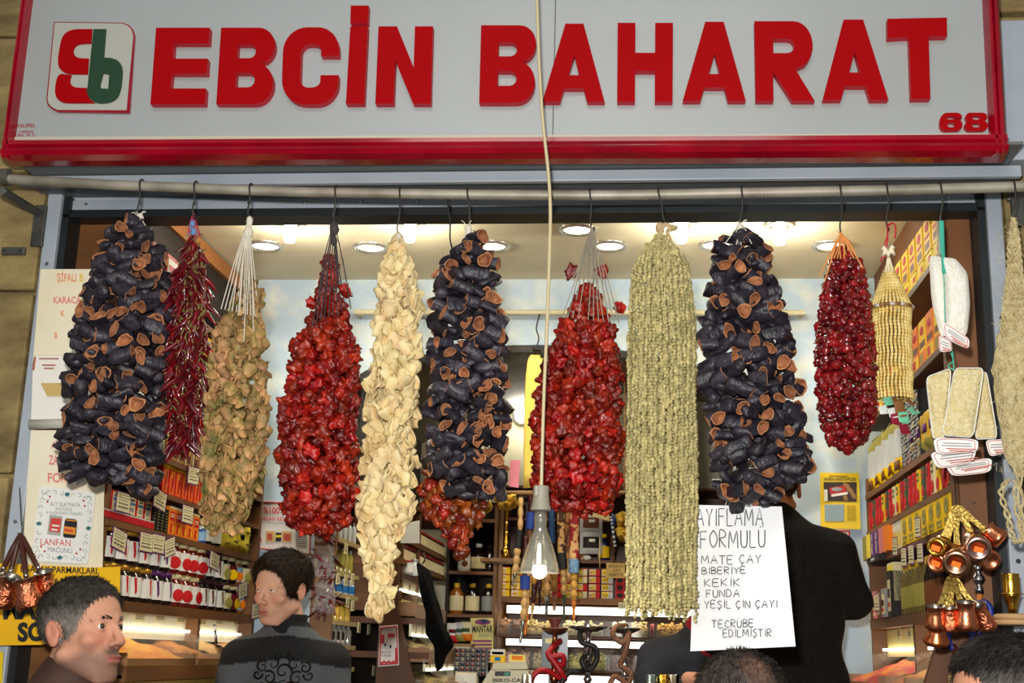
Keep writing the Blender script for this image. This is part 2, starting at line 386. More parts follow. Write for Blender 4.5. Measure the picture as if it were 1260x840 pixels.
for i, (ch, tl, tr, bl, br) in enumerate([('E', (192, 34), (258, 34), (185, 128), (252, 128)), ('B', (272, 34), (339, 34), (266, 128), (336, 128)), ('C', (349, 33.5), (418, 33.5), (346, 128.5), (415.5, 128.5)),
        ('I', (431, 32.5), (452.5, 32.5), (425.5, 127.5), (448, 127.5)), ('I', (431.5, 6.7), (453.5, 6.7), (431, 28.5), (452.5, 28.5)), ('N', (465.7, 32.3), (532.7, 32.3), (461.7, 127.5), (530, 127.5)), ('B', (592, 31), (660, 31), (589.5, 126.5), (658.5, 126.5)),
        ('A', (668.5, 29), (744, 29), (667.3, 125), (744, 125)), ('H', (760, 28), (828, 28), (759.3, 125), (827.5, 125)), ('A', (840, 26.7), (917, 26.7), (840, 124), (917.7, 124)), ('R', (928.3, 26), (1001, 26), (930, 124), (1002.5, 124)),
        ('A', (1009, 24), (1090, 24), (1012.3, 122.7), (1093.3, 122.7)), ('T', (1092, 23), (1165, 21.5), (1093, 122), (1166, 121))]):
    ou, ho = LET[ch]; part(poly_curve_mb(ou, ho, quadmap(tl, tr, bl, br, YL), .0225), 'letter', [LRED, LSIDE], sign)
def rr(x0, y0, x1, y1, rx, ry, n=5): return arcp(x1-rx, y0+ry, rx, ry, -90, 0, n)+arcp(x1-rx, y1-ry, rx, ry, 0, 90, n)+arcp(x0+rx, y1-ry, rx, ry, 90, 180, n)+arcp(x0+rx, y0+ry, rx, ry, 180, 270, n)
LET['8'] = (arcp(.78, .27, .22, .27, -90, 70, 6)+arcp(.76, .76, .2, .24, -50, 90, 6)+arcp(.24, .76, .2, .24, 90, 230, 6)+arcp(.22, .27, .22, .27, 110, 270, 6), [rr(.32, .17, .68, .41, .12, .1), rr(.33, .6, .67, .83, .12, .1)])
LET['6'] = (arcp(.76, .31, .24, .31, -90, 90, 7)+[(.32, .62)]+arcp(.44, .66, .14, .14, 180, 90, 4)+[(.64, .80), (.66, .70), (.97, .70)]+arcp(.74, .76, .23, .24, 0, 90, 5)+arcp(.34, .56, .34, .44, 90, 180, 6)+arcp(.26, .32, .26, .32, 180, 270, 6), [rr(.34, .17, .66, .44, .1, .1)])
for ch, x0, x1 in (('6', 1156.7, 1184.5), ('8', 1187, 1216)):
    part(poly_curve_mb(*LET[ch], quadmap((x0, 138.5), (x1, 138.5), (x0, 160.5), (x1, 160), YL+.008), .0145), 'numeral', [LRED, LSIDE], sign)
# --- logo plaque
def lg(u, v): return (40+u/4.943, 10+v/4.943)
def lgp(pts, Y): return lambda u, v: at(*lg(u, -v), Y)
def lgc(pts): return [(u, -v) for u, v in pts]
out = [(130, 83)]+[(545, 88), (585, 102), (610, 128), (622, 165), (590, 637)]+[(150, 630), (115, 612), (92, 588), (84, 555)]
part(poly_curve_mb(lgc(out), [], lgp(out, YS-.008), .0085), 'logo_edge', [SRED, SRED], sign)
inn = [(135, 88)]+[(543, 93), (580, 107), (602, 132), (612, 168), (571, 620)]+[(150, 618), (118, 602), (98, 580), (91, 555)]
part(poly_curve_mb(lgc(inn), [], lgp(inn, YS-.010), .004), 'logo_plate', [M('plaque_cream', (172, 172, 162), .35)]*2, sign)
r1 = [(362, 127), (255, 127), (205, 143), (176, 182), (162, 250), (152, 325), (162, 368), (205, 400), (335, 402), (341, 306), (282, 304), (254, 288), (245, 258), (258, 230), (290, 216), (356, 214)]
r2 = [(237, 406), (205, 403), (168, 397), (146, 425), (134, 505), (147, 553), (190, 577), (380, 577), (343, 550), (326, 500), (328, 484), (258, 483), (230, 463), (226, 435)]
g1 = [(370, 127), (447, 127), (434, 300), (490, 303), (533, 328), (549, 375), (540, 480), (520, 545), (472, 575), (400, 580), (352, 560), (329, 510), (334, 480)]
gh = [(440, 392), (468, 404), (460, 490), (416, 488), (412, 470), (430, 300), (436, 300), (428, 380)]
def soften(L_, lim=16):
    for _ in range(2):
        out = []
        for i in range(len(L_)):
            a, b, c = Vector(L_[i-1]), Vector(L_[i]), Vector(L_[(i+1) % len(L_)]); da, dc = a-b, c-b
            if da.normalized().dot(dc.normalized()) > -.35: out.append(tuple(b)); continue      # keep true corners
            out += [tuple(b+da.normalized()*min(lim, da.length*.25)), tuple(b+dc.normalized()*min(lim, dc.length*.25))]
        L_ = out
    return L_
r1, r2, g1 = soften(r1), soften(r2), soften(g1)
for pl, ho, m in ((r1, [], LRED), (r2, [], LRED), (g1, [[(430, 396), (466, 404), (460, 490), (416, 488), (411, 470)]], M('logo_green', (30, 62, 40), .4))):
    part(poly_curve_mb(lgc(pl), [lgc(h) for h in ho], lgp(pl, YS-.014), .004), 'logo_letter', [m, m], sign)
mb = MB()
INKR = M('maker_red', (150, 40, 40), .6)
for s, y, x0, x1, h in (('NUPEL', 157, 22, 44, .010), ('reklam', 163.5, 24, 41, .008), ('Sko 18 21', 168, 21, 43, .008)):
    p = at(x0, y, YS); mb.mesh(text_mb(s, p, (1, 0, 0), (0, 0, 1), at(x1, y, YS).x-p.x, h, .001, .015))
part(mb, 'maker_text', INKR, sign)

# ================================================================== HANGING RAIL
YR = -.35
RAILM = M('dusty_pipe', (168, 162, 146), .5, .3, c2=(128, 122, 106), nscale=9)
railpx = [(-12, 219), (60, 223), (150, 228), (233, 231), (330, 235), (420, 237), (600, 239.5), (760, 240), (900, 237.5), (1040, 235), (1150, 232.5), (1275, 229)]
RAIL = [at(x, y, YR) for x, y in railpx]
solo(MB().tube(smooth_path(RAIL, 4), .0125, 14), 'hanging_rail', RAILM, 'long grey pipe rail running across the whole shop front below the sign', 'rail', smooth='auto')
BRK = M('bracket_steel', (98, 98, 92), .5, .5, c2=(70, 68, 62), nscale=10)
br_ = empty('rail_bracket', at(48, 285, -.05), 'steel bracket carrying the left end of the pipe rail on stone wall', 'bracket')
mb = MB(); p = at(3, 218, YR); q = at(48, 262, -.06)
mb.tube([p+Vector((.004, 0, -.036)), q], .012, 4); part(mb, 'arm', BRK, br_)
q2 = at(48, 278, -.05); part(MB().box(q2, (.035, .012, .12), None, None, .003), 'wall_plate', BRK, br_)
mb = MB(); mb.tube([p+Vector((-.018, 0, 0)), p+Vector((.02, 0, 0))], .022, 14); part(mb, 'clamp', M('clamp_steel', (120, 116, 104), .35, .7), br_, 'auto')
mb = MB(); pl = at(17, 309, -.055); mb.box(pl, (.068, .012, .022), None, 0, .003)
for dx in (-.024, .02): mb.ball(pl+Vector((dx, -.007, 0)), (.004, .003, .004), 8, 1)
solo(mb, 'wall_strap', [BRK, BLACK], 'short grey metal strap screwed to stone wall left of the frame', 'strap')
mb = MB(); pl = at(1252, 258, -.06); mb.box(pl, (.03, .02, .09), None, 0, .003); mb.ball(pl+Vector((-.02, -.005, .03)), .01, 8)
solo(mb, 'wall_plate', BRK, 'dark steel wall plate behind the beige net bag', 'plate')
# ================================================================== HANGING BUNCHES
AUB_O = M('aubergine_skin', (32, 28, 38), .42, c2=(78, 70, 78), nscale=26, bump=.6, bscale=70, vary=.38, contrast=(.42, .85))
AUB_I = M('aubergine_flesh', (168, 108, 66), .8, c2=(128, 74, 44), nscale=60, vary=.3, bump=.4, bscale=120)
AUB_R = M('aubergine_rim', (186, 128, 84), .8, c2=(150, 94, 56), nscale=60, vary=.25)
PEP = M('dried_red_pepper', (168, 13, 9), .38, c2=(88, 4, 6), nscale=28, bump=.6, bscale=70, vary=.58, hue=.005, contrast=(.38, .72), coat=.12)
PEPD = M('dried_tomato_red', (168, 40, 22), .36, c2=(96, 16, 12), nscale=30, bump=.5, bscale=60, vary=.45, hue=.022, coat=.2)
CHI = M('dried_chilli', (124, 8, 18), .3, c2=(74, 4, 14), nscale=30, vary=.45, coat=.4)
STEM = M('dry_stem', (118, 104, 52), .7)
GRN = M('dried_green_pepper', (120, 112, 52), .6, c2=(200, 146, 96), nscale=20, bump=.6, bscale=60, vary=.42, contrast=(.35, .65))
CRM = M('dried_cream_gourd', (228, 206, 158), .6, c2=(212, 178, 124), nscale=16, bump=.3, bscale=50, vary=.12, hue=.008)
BERRY = M('dried_cherry_pepper', (84, 6, 13), .2, c2=(140, 20, 22), nscale=30, vary=.5, coat=.5)
OKRA = M('dried_okra', (166, 156, 104), .6, c2=(196, 180, 122), nscale=40, vary=.3, contrast=(.3, .7))
THREAD_W = M('white_thread', (216, 208, 190), .8)
THREAD_D = M('dark_thread', (60, 54, 54), .8)
THREAD_G = M('grey_thread', (150, 140, 122), .8)
THREAD_B = M('blue_thread', (96, 140, 190), .8)
THREAD_P = M('pink_thread', (170, 40, 80), .8)
THREAD_O = M('orange_raffia', (226, 150, 80), .8)
WIRE = M('dark_wire', (52, 50, 46), .45, .6)

def noisy(v, s, a, seed): return v + noise.noise_vector(v*s+Vector((seed*3.1, seed*1.7, seed)))*a
def m_aubergine(seed):
    """hollow dried aubergine half: closed stalk end at -x, open cut mouth at +x"""
    r = random.Random(seed); L = r.uniform(.040, .056); R = r.uniform(.0140, .0185); sq = r.uniform(.62, .85); n = 14
    mb = MB(); prof = [(-.5, .25, 0), (-.47, .62, 0), (-.36, .88, 0), (-.1, 1.0, 0), (.2, 1.0, 0), (.44, 1.04, 0), (.5, 1.06, 0), (.512, .98, 2), (.505, .88, 2), (.44, .78, 1), (.34, .6, 1), (.28, .3, 1)]
    vs = []; skew = r.uniform(-.3, .3)
    for x, k, _ in prof:
        for j in range(n):
            a = 2*PI*j/n; w = 1+.10*math.sin(3*a+seed)+.06*math.sin(5*a+seed*2)
            p = Vector((x*L+(skew*R*math.sin(a) if x > .3 else 0), R*k*w*math.cos(a), R*k*w*sq*math.sin(a)))
            vs.append(noisy(p, 55, .0032, seed))
    fs = []; ms = []
    for i in range(len(prof)-1):
        for j in range(n):
            j2 = (j+1) % n; fs.append((i*n+j, i*n+j2, (i+1)*n+j2, (i+1)*n+j)); ms.append(prof[i+1][2] if i >= 6 else 0)
    b = len(prof)*n; fs.append(tuple(range(n-1, -1, -1))); ms.append(0); fs.append(tuple(range(b-n, b))); ms.append(1)
    mb.add(vs, fs); mb.m = ms; return mb
def m_pepper(seed, R=.023, crump=.5, open_=True):
    """crumpled dried pepper: folded lobed shell with a mouth"""
    r = random.Random(seed); bm = bmesh.new(); bmesh.ops.create_icosphere(bm, subdivisions=3, radius=1)
    lob = r.choice((3, 4, 5)); ph = r.uniform(0, 6)
    sc = Vector((r.uniform(.85, 1.15), r.uniform(.7, .95), r.uniform(.75, 1.1)))
    for v in bm.verts:
        p = v.co.copy(); a = math.atan2(p.y, p.x)
        k = 1+.16*math.sin(lob*a+ph)*(1-abs(p.z)*.4)
        k += crump*.55*noise.noise(p*1.9+Vector((seed, 0, 3)))+crump*.40*noise.noise(p*4.3+Vector((0, seed, 1)))-crump*.34*max(0, .16-abs(noise.noise(p*2.6+Vector((seed, 5, 1)))))/.16
        if open_ and p.z > .55: k *= 1-(p.z-.55)*1.35
        v.co = Vector((p.x*sc.x, p.y*sc.y, p.z*sc.z))*k*R
    bm.verts.index_update(); mb = MB(); mb.add([v.co.copy() for v in bm.verts], [[v.index for v in f.verts] for f in bm.faces]); bm.free(); return mb
def m_chilli(seed):
    r = random.Random(seed); L = r.uniform(.045, .07); R = r.uniform(.0055, .0075); b = r.uniform(-.5, .5); c = r.uniform(-.3, .3)
    pts = []; rs = []
    for i in range(9):
        t = i/8; pts.append(Vector((L*.35*b*t*t, L*.3*c*math.sin(3*t), -L*t))); rs.append(R*(.55+.45*math.sin(min(1, t*3)*PI/2))*(1-t**2.2)+.0004)
    mb = MB(); mb.tube(pts, rs, 7, 0, True, .7); mb.v = [tuple(noisy(Vector(v), 90, .0018, seed)) for v in mb.v]
    mb.tube([Vector((0, 0, -.001)), Vector((0, 0, .005)), Vector((.004*b, .003, .016))], [.0034, .0022, .0014], 6, 1); return mb
def m_petal(seed, size=.034):
    """curled, rolled dried slice (cup / shell shape)"""
    r = random.Random(seed); nu, nv = 9, 7; vs = []; roll = r.uniform(1.4, 3.6); cup = r.uniform(.2, .7); wv = r.uniform(0, 6); S = size*r.uniform(.8, 1.15); tk = .0022
    for side in (0, 1):
        for i in range(nu):
            for j in range(nv):
                u = i/(nu-1)-.5; v = j/(nv-1)-.5
                m = math.sqrt(max(0, 1-(2*v)**4*.55)); a = u*roll; rad = S/roll*1.15
                rad2 = rad*(1+cup*(v+.2)) - side*tk
                p = Vector((math.sin(a)*rad2*m*1.1, -math.cos(a)*rad2+rad, v*S*1.25+math.sin(3*u+wv)*S*.10))
                p.y += math.sin(v*7+wv)*S*.05
                vs.append(noisy(p, 45, .0032, seed))
    fs = []; o = nu*nv
    for s_ in (0, 1):
        for i in range(nu-1):
            for j in range(nv-1):
                q = (s_*o+i*nv+j, s_*o+(i+1)*nv+j, s_*o+(i+1)*nv+j+1, s_*o+i*nv+j+1); fs.append(q if s_ == 0 else q[::-1])
    bd = [i*nv for i in range(nu)]+[(nu-1)*nv+j for j in range(1, nv)]+[i*nv+nv-1 for i in range(nu-2, -1, -1)]+[j for j in range(nv-2, 0, -1)]
    for k in range(len(bd)): a, b = bd[k], bd[(k+1) % len(bd)]; fs.append((a, b, b+o, a+o))
    mb = MB(); mb.add(vs, fs); return mb
def m_berry(seed):
    mb = m_pepper(seed, .0105, .22, False); mb.tube([Vector((0, 0, .009)), Vector((.001, 0, .013))], [.002, .0012], 5, 1); return mb

def hook(px0, px1, py0, py1, label, Y=YR):
    """bent wire hook hung over the rail; px0 at the rail, (px1,py1) its lower tip"""
    rt = min(RAIL, key=lambda p: abs(p.x-at(px0, py0, Y).x)); a = at(px0, py0, Y); 
    zr = interp([(p.x, p.z) for p in RAIL], a.x)[0]; b = at(px1, py1, Y)
    top = Vector((a.x, Y, zr)); R = .0165
    pts = [top+Vector((0, R*math.cos(t), R*math.sin(t))) for t in [PI*1.15-PI*1.15*i/8 for i in range(9)]]
    pts = [top+Vector((0, R*math.cos(t), R*math.sin(t))) for t in [-.3+(PI+.3)*i/9 for i in range(10)]]
    pts += [lerp(top+Vector((0, -R, -.01)), b, t)+Vector((.003*math.sin(5*t), 0, 0)) for t in (.15, .5, .85)]
    pts += [b+Vector((0, .003, -.008)), b+Vector((.004, .012, -.012)), b+Vector((.006, .018, -.002))]
    return solo(MB().tube(smooth_path(pts, 3), .0022, 6), 'wire_hook', WIRE, label, 'hook', 'wire hooks on the pipe rail', smooth=True)

def bunch(name, label, cat, rows, Y, mats, gen, nvar, nm, dz, dx, orient, tip, ties, smooth=True, depth=.75, dmax=.12, seed=1, core=.5, inset=.014, extra=None, limit=100, jit=.35, cmat=0):
    """rows: (py, xl, xr) outline; pieces strung round an elliptical bundle"""
    r = random.Random(seed); top = at(tip[0], tip[1], Y)
    root = empty(name, top, label, cat, 'strings of dried food on the rail')
    var = [gen(seed*17+i) for i in range(nvar)]; dat = [v.data(nm, mats, smooth) for v in var]
    W_ = []
    for y, xl, xr in rows:
        a, b = at(xl, y, Y), at(xr, y, Y); W_.append((a.z, a.x, b.x))
    W_.sort()
    z = W_[0][0]+dz*.3; k = 0; P = []
    while z < W_[-1][0]-dz*.1:
        xl, xr = interp(W_, z); xc = (xl+xr)/2; a = max(.006, (xr-xl)/2-inset); b = min(dmax, a*depth)
        n = max(3, int(round(PI*(a+b)/dx)))
        for i in range(n):
            th = 2*PI*(i+.5*(k % 2)+r.uniform(-jit, jit))/n
            f = r.uniform(.86, 1.02)
            P.append((Vector((xc+a*f*math.sin(th), Y-b*f*math.cos(th), z+r.uniform(-jit, jit)*dz)), th))
        for i in range(int(n*core)):
            th = r.uniform(-PI, PI); f = r.uniform(.3, .75); P.append((Vector((xc+a*f*math.sin(th), Y-b*f*math.cos(th), z+r.uniform(-.5, .5)*dz)), th+PI*.0+9))
        z += dz; k += 1
    if extra:
        for (x, y, dy) in extra: P.append((at(x, y, Y+dy), 0))
    sc = lambda q: (-math.cos(q[1]) if q[1] < 5 else 1.5)+.02*r.random()
    P.sort(key=sc)
    rest = MB()
    for i, (p, th) in enumerate(P):
        rot = orient(r, th if th < 5 else r.uniform(-PI, PI)); s = r.uniform(.85, 1.15); j = r.randrange(nvar)
        if i < limit:
            o = bpy.data.objects.new(nm, dat[j]); link(o, root); o.location = p-top; o.rotation_euler = rot.to_euler(); o.scale = (s, s, s)
        else:
            if th < 5 and math.cos(th) < -.35 and i % 2: continue
            rest.mesh(var[j], Matrix.Translation(p) @ rot.to_4x4() @ Matrix.Scale(s, 4))
    if len(rest.v): o = part(rest, nm+'_remainder', mats, root, smooth); o['kind'] = 'stuff'
    ties(root, r)
    return root
def rotm(r, th, yaw, pitch, roll):
    """local +x towards outward direction theta then jittered"""
    out = Vector((math.sin(th), -math.cos(th), 0)); base = out.to_track_quat('X', 'Z').to_matrix()
    return base @ Euler((r.uniform(-roll, roll), r.uniform(-pitch, pitch), r.uniform(-yaw, yaw))).to_matrix()
def o_aub(r, th):
    # mostly tangential lie with the mouth turned out by a random angle
    s = r.choice((-1, 1)); return rotm(r, th + s*r.choice((r.uniform(.25, 1.1), r.uniform(.9, 1.9))), .3, .6, PI)
def o_any(r, th): return Euler((r.uniform(-PI, PI), r.uniform(-PI, PI), r.uniform(-PI, PI))).to_matrix()
def o_chi(r, th):
    return Matrix.Rotation(th, 3, 'Z') @ Euler((r.uniform(-.9, .15), r.uniform(-.75, .75), r.uniform(-PI, PI))).to_matrix()
def o_pet(r, th): return Matrix.Rotation(th+r.uniform(-.9, .9), 3, 'Z') @ Euler((r.uniform(-.6, .6), r.uniform(-.9, .9), r.uniform(-.4, .4))).to_matrix() @ Matrix.Rotation(r.choice((0, PI, 0)), 3, 'Z')
def threads(tip, Y, ends, m, rad=.0011, name='thread', wrap=None, spread=.02):
    def f(root, r):
        mb = MB(); a = at(tip[0], tip[1], Y)
        for (x, y) in ends:
            b = at(x, y, Y-r.uniform(.0, spread)); mb.tube([a, lerp(a, b, .5)+Vector((r.uniform(-.004, .004), -.004, 0)), b], rad, 5, 0)
        part(mb, name, m, root)
        if wrap:
            w = MB()
            for (x, y, rr_, mm) in wrap: w.ball(at(x, y, Y-.006), (rr_, rr_*.8, rr_*1.5), 8, 0)
            w.v = [tuple(noisy(Vector(v), 120, .004, 3)) for v in w.v]
            part(w, 'knot', wrap[0][3], root, True)
            w = MB()
            for i in range(6):
                x, y = wrap[0][:2]; p = at(x, y, Y-.008); d = Vector((r.uniform(-.022, .022), -r.uniform(0, .012), r.uniform(-.02, .022)))
                w.tube([p, p+d*.6+Vector((0, -.004, .004)), p+d], .001, 4)
            part(w, 'loose_thread_end', wrap[0][3], root)
    return f
def fan(x0, y0, x1, y1, n): return [(lerp(x0, x1, i/(n-1)), lerp(y0, y1, i/(n-1))) for i in range(n)]
MA = [AUB_O, AUB_I, AUB_R]
# ---- 1 left aubergines
hook(174, 170, 237, 264, 'wire hook holding the leftmost string of dried aubergines')
bunch('dried_aubergine_bunch', 'string of hollow dried aubergines at far left in front of white paper banner', 'dried aubergines',
      [(268, 148, 180), (285, 128, 192), (310, 116, 205), (350, 106, 212), (400, 92, 214), (440, 84, 212), (480, 76, 209), (520, 76, 208), (555, 68, 206), (580, 72, 204), (598, 140, 200), (607, 155, 198)], YR, MA, m_aubergine, 7, 'dried_aubergine', .033, .038, o_aub, (170, 264),
      threads((170, 264), YR, [(150, 285), (165, 290), (180, 280), (172, 300)], THREAD_W, wrap=[(172, 268, .009, THREAD_W)]), seed=1, depth=.6, inset=.02, core=.5)
# ---- 2 chillies
hook(241, 238, 237, 262, 'wire hook holding the narrow string of dark red chillies')
bunch('dried_chilli_bunch', 'narrow string of thin dark red dried chillies beside the far left aubergines', 'dried chillies',
      [(288, 232, 245), (310, 226, 252), (340, 212, 258), (380, 206, 260), (430, 204, 258), (480, 200, 256), (520, 204, 250), (545, 212, 244)], YR+.02, [CHI, STEM], m_chilli, 8, 'dried_chilli', .017, .017, o_chi, (238, 262),
      threads((238, 262), YR+.02, [(232, 290), (236, 294), (241, 294), (246, 290)], THREAD_P, .0022, wrap=[(238, 285, .008, THREAD_B), (237, 275, .007, THREAD_P)]), seed=2, depth=.7, inset=.012, core=.9)
# ---- 3 green peppers
hook(309, 306, 237, 262, 'wire hook with pale blue tie holding the olive green dried peppers')
g3 = bunch('dried_green_pepper_bunch', 'string of olive and tan dried peppers tied with long white threads', 'dried peppers',
      [(345, 300, 322), (370, 284, 328), (400, 262, 328), (440, 254, 330), (500, 250, 334), (560, 246, 335), (600, 243, 325), (630, 242, 310), (652, 254, 302)], YR, [GRN], lambda s: m_petal(s, .0215), 10, 'dried_green_pepper', .0198, .0225, o_pet, (306, 262),
      threads((306, 268), YR-.01, fan(272, 380, 318, 390, 11)+[(285, 350), (300, 420), (292, 400), (312, 408)], THREAD_W, .0012, spread=.09, wrap=[(303, 300, .012, THREAD_W), (306, 285, .012, THREAD_W), (307, 272, .009, THREAD_B)]), seed=3, depth=.7, inset=.012, core=.7)
# ---- 4 red peppers left
hook(414, 411, 238, 268, 'wire hook with dark knotted threads holding the left red peppers')
bunch('dried_red_pepper_bunch', 'fat string of crumpled red dried peppers hanging over the young man', 'dried peppers',
      [(318, 398, 416), (345, 392, 420), (365, 378, 418), (385, 376, 432), (405, 372, 436), (430, 352, 446), (465, 350, 447), (500, 342, 447), (550, 338, 447), (600, 342, 446), (630, 348, 440), (652, 362, 410)], YR, [PEP], lambda s: m_pepper(s, .0188, .85), 10, 'dried_red_pepper', .0262, .0285, o_any, (411, 268),
      threads((411, 270), YR-.01, fan(384, 400, 425, 380, 9)+[(392, 360), (420, 350), (432, 380)], THREAD_D, .0013, spread=.08, wrap=[(411, 281, .013, THREAD_D), (411, 296, .009, THREAD_D)]), seed=4, depth=.72, inset=.018, core=.8, extra=[(425, 358, -.02), (404, 322, 0)])
# ---- 5 cream
hook(493, 490, 238, 286, 'wire hook holding the string of cream dried slices')
bunch('dried_cream_gourd_bunch', 'long string of curled cream coloured dried slices next to the left red peppers', 'dried slices',
      [(292, 484, 500), (330, 470, 508), (355, 462, 520), (400, 458, 520), (440, 452, 520), (480, 446, 520), (520, 444, 518), (560, 444, 516), (600, 440, 514), (640, 438, 512), (660, 440, 494), (690, 444, 490), (720, 450, 492), (752, 446, 484)], YR-.02, [CRM], lambda s: m_petal(s, .029), 10, 'dried_cream_slice', .0218, .0245, o_pet, (490, 286),
      threads((490, 286), YR-.02, [(486, 300), (492, 305), (496, 298)], THREAD_W, wrap=[(490, 290, .006, THREAD_W)]), seed=5, depth=.7, inset=.013, core=.8)
# ---- 6 centre aubergines
hook(576, 579, 239, 280, 'wire hook holding the middle string of dried aubergines')
bunch('dried_aubergine_bunch', 'string of hollow dried aubergines at the middle between cream slices and hanging bulb', 'dried aubergines',
      [(292, 566, 594), (310, 548, 606), (340, 532, 616), (380, 528, 622), (430, 526, 626), (480, 522, 630), (530, 520, 630), (570, 520, 628), (595, 526, 624), (606, 560, 622)], YR, MA, m_aubergine, 7, 'dried_aubergine', .033, .038, o_aub, (579, 280),
      threads((579, 280), YR, [(570, 300), (580, 305), (590, 300)], THREAD_W, wrap=[(576, 283, .009, THREAD_W)]), seed=6, depth=.7, inset=.02, core=.5, extra=[(598, 606, -.02), (612, 600, 0)])
# ---- 6b small tomatoes behind
hook(552, 556, 239, 300, 'wire hook hidden behind the middle aubergines, holding the orange red peppers', YR+.06)
bunch('dried_tomato_bunch', 'string of small orange red dried peppers below and behind the middle aubergines', 'dried peppers',
      [(560, 530, 590), (590, 514, 600), (615, 514, 604), (635, 522, 596), (650, 540, 584), (665, 552, 582), (680, 560, 576)], YR+.10, [PEPD], lambda s: m_pepper(s, .0155, .7), 8, 'dried_tomato', .022, .025, o_any, (556, 300),
      threads((556, 300), YR+.10, [(540, 565), (560, 560), (575, 562), (560, 640)], THREAD_G), seed=7, depth=.6, inset=.012, core=.8)
# ---- 7 red peppers right
hook(726, 728, 239, 276, 'wire hook with grey threads holding the right red peppers')
bunch('dried_red_pepper_bunch', 'fat string of crumpled red dried peppers behind the hanging bulb cable', 'dried peppers',
      [(345, 715, 738), (365, 704, 740), (390, 690, 752), (410, 682, 764), (450, 664, 770), (500, 652, 770), (540, 650, 769), (580, 650, 768), (610, 652, 766), (624, 676, 752)], YR, [PEP], lambda s: m_pepper(s, .0188, .85), 10, 'dried_red_pepper', .0262, .0285, o_any, (728, 276),
      threads((728, 278), YR-.01, fan(692, 390, 762, 398, 12)+fan(705, 345, 742, 350, 7), THREAD_G, .0012, spread=.08, wrap=[(728, 292, .007, THREAD_G), (726, 308, .009, THREAD_G)]), seed=8, depth=.75, inset=.018, core=.8, extra=[(703, 334, 0), (741, 334, 0), (763, 378, -.02)])
# ---- 9 right aubergines
hook(912, 912, 238, 274, 'wire hook holding the rightmost string of dried aubergines')
bunch('dried_aubergine_bunch', 'string of hollow dried aubergines on the right above the handwritten paper', 'dried aubergines',
      [(286, 896, 928), (305, 876, 945), (340, 866, 958), (380, 862, 970), (420, 860, 980), (460, 862, 984), (500, 866, 990), (540, 868, 1000), (570, 872, 1004), (592, 876, 990), (612, 882, 958)], YR, MA, m_aubergine, 7, 'dried_aubergine', .033, .038, o_aub, (912, 274),
      threads((912, 274), YR-.01, [(892, 300), (905, 305), (912, 310), (925, 300)], THREAD_W, wrap=[(910, 280, .009, THREAD_W)]), seed=9, depth=.62, inset=.02, core=.5)
# ---- 10 cherry peppers
hook(1033, 1035, 236, 284, 'wire hook holding the cherry peppers with orange raffia')
bunch('dried_cherry_pepper_bunch', 'cone shaped string of small glossy dark red round peppers tied with orange raffia', 'dried peppers',
      [(308, 1026, 1048), (330, 1016, 1066), (360, 1008, 1072), (400, 1002, 1079), (450, 1000, 1083), (500, 1003, 1082), (525, 1008, 1076), (545, 1016, 1066), (555, 1030, 1052)], YR, [BERRY, STEM], m_berry, 6, 'dried_cherry_pepper', .0165, .0185, o_any, (1035, 284),
      threads((1035, 286), YR-.01, fan(1018, 318, 1055, 318, 10)+[(1008, 340), (1062, 330), (1015, 345)], THREAD_O, .0016, spread=.05, wrap=[(1036, 294, .006, THREAD_O)]), seed=10, depth=.8, inset=.010, core=.6)
# ---- 8 okra: many beaded strings folded over a cloth loop
hook(810, 818, 239, 268, 'wire hook holding the pale green okra strings')
ok = empty('dried_okra_bunch', at(815, 268, YR), 'long curtain of thin pale green okra strings beside the right red peppers', 'dried okra', 'strings of dried food on the rail')
top = at(811, 285, YR); orows = [(285, 800, 822), (300, 790, 836), (325, 780, 846), (360, 775, 852), (420, 772, 858), (560, 769, 859), (700, 770, 858), (765, 768, 860)]
r = random.Random(5)
bead = MB(); bead.lathe([(.0012, -.0042), (.0034, -.0036), (.0042, -.001), (.0034, .0032), (.0014, .0042)], n=5)
for k in range(58):
    lay = k//20; m = MB(); n_ = (20, 20, 18)[lay]; u = ((k % 20)+.5)/n_; u = u*2-1; y0 = 292+abs(u)**2*36+r.uniform(-3, 4); y1 = 752+r.uniform(-12, 12)-(20 if abs(u) > .97 else 0)
    dep = (-.055, -.015, .03)[lay]; y = y0; cx = 0
    pz = None
    p = None; ph = r.uniform(0, 6); ya = y0
    zt, zb = at(815, y0, YR).z, at(815, y1, YR).z; z = zt
    while z > zb:
        py = lerp(y0, y1, (zt-z)/(zt-zb)); xl, xr = interp(orows, py); dd = dep*min(1, (py-270)/60)*math.sqrt(max(.1, 1-u*u*.9))
        q = at(lerp(xl, xr, (u*.97+1)/2), py, YR+dd); q.x += .0030*math.sin(z*11+ph)+r.uniform(-.0022, .0022); q.y += .003*math.sin(z*7+ph*2); 
        s = r.uniform(.75, 1.35)
        m.mesh(bead, Matrix.Translation((q.x, q.y, z)) @ Euler((r.uniform(-.7, .7), r.uniform(-.7, .7), 0)).to_matrix().to_4x4() @ Matrix.Scale(s, 4)); z -= .0078
    part(m, 'okra_string', OKRA, ok)
mb = MB(); 
mb.tube(smooth_path([at(802, 302, YR-.02), at(812, 288, YR-.02), at(818, 276, YR-.012), at(826, 280, YR-.01), at(833, 279, YR), at(822, 284, YR-.01)], 4), .0055, 8); mb.ball(at(812, 280, YR-.012), (.011, .009, .014), 10)
mb.tube(smooth_path([at(820, 284, YR-.012), at(826, 296, YR-.015), at(830, 308, YR-.03)], 4), .003, 6)
mb.v = [tuple(noisy(Vector(v), 100, .003, 3)) for v in mb.v]
part(mb, 'cloth_knot', M('beige_cloth', (186, 160, 118), .8), ok, True)
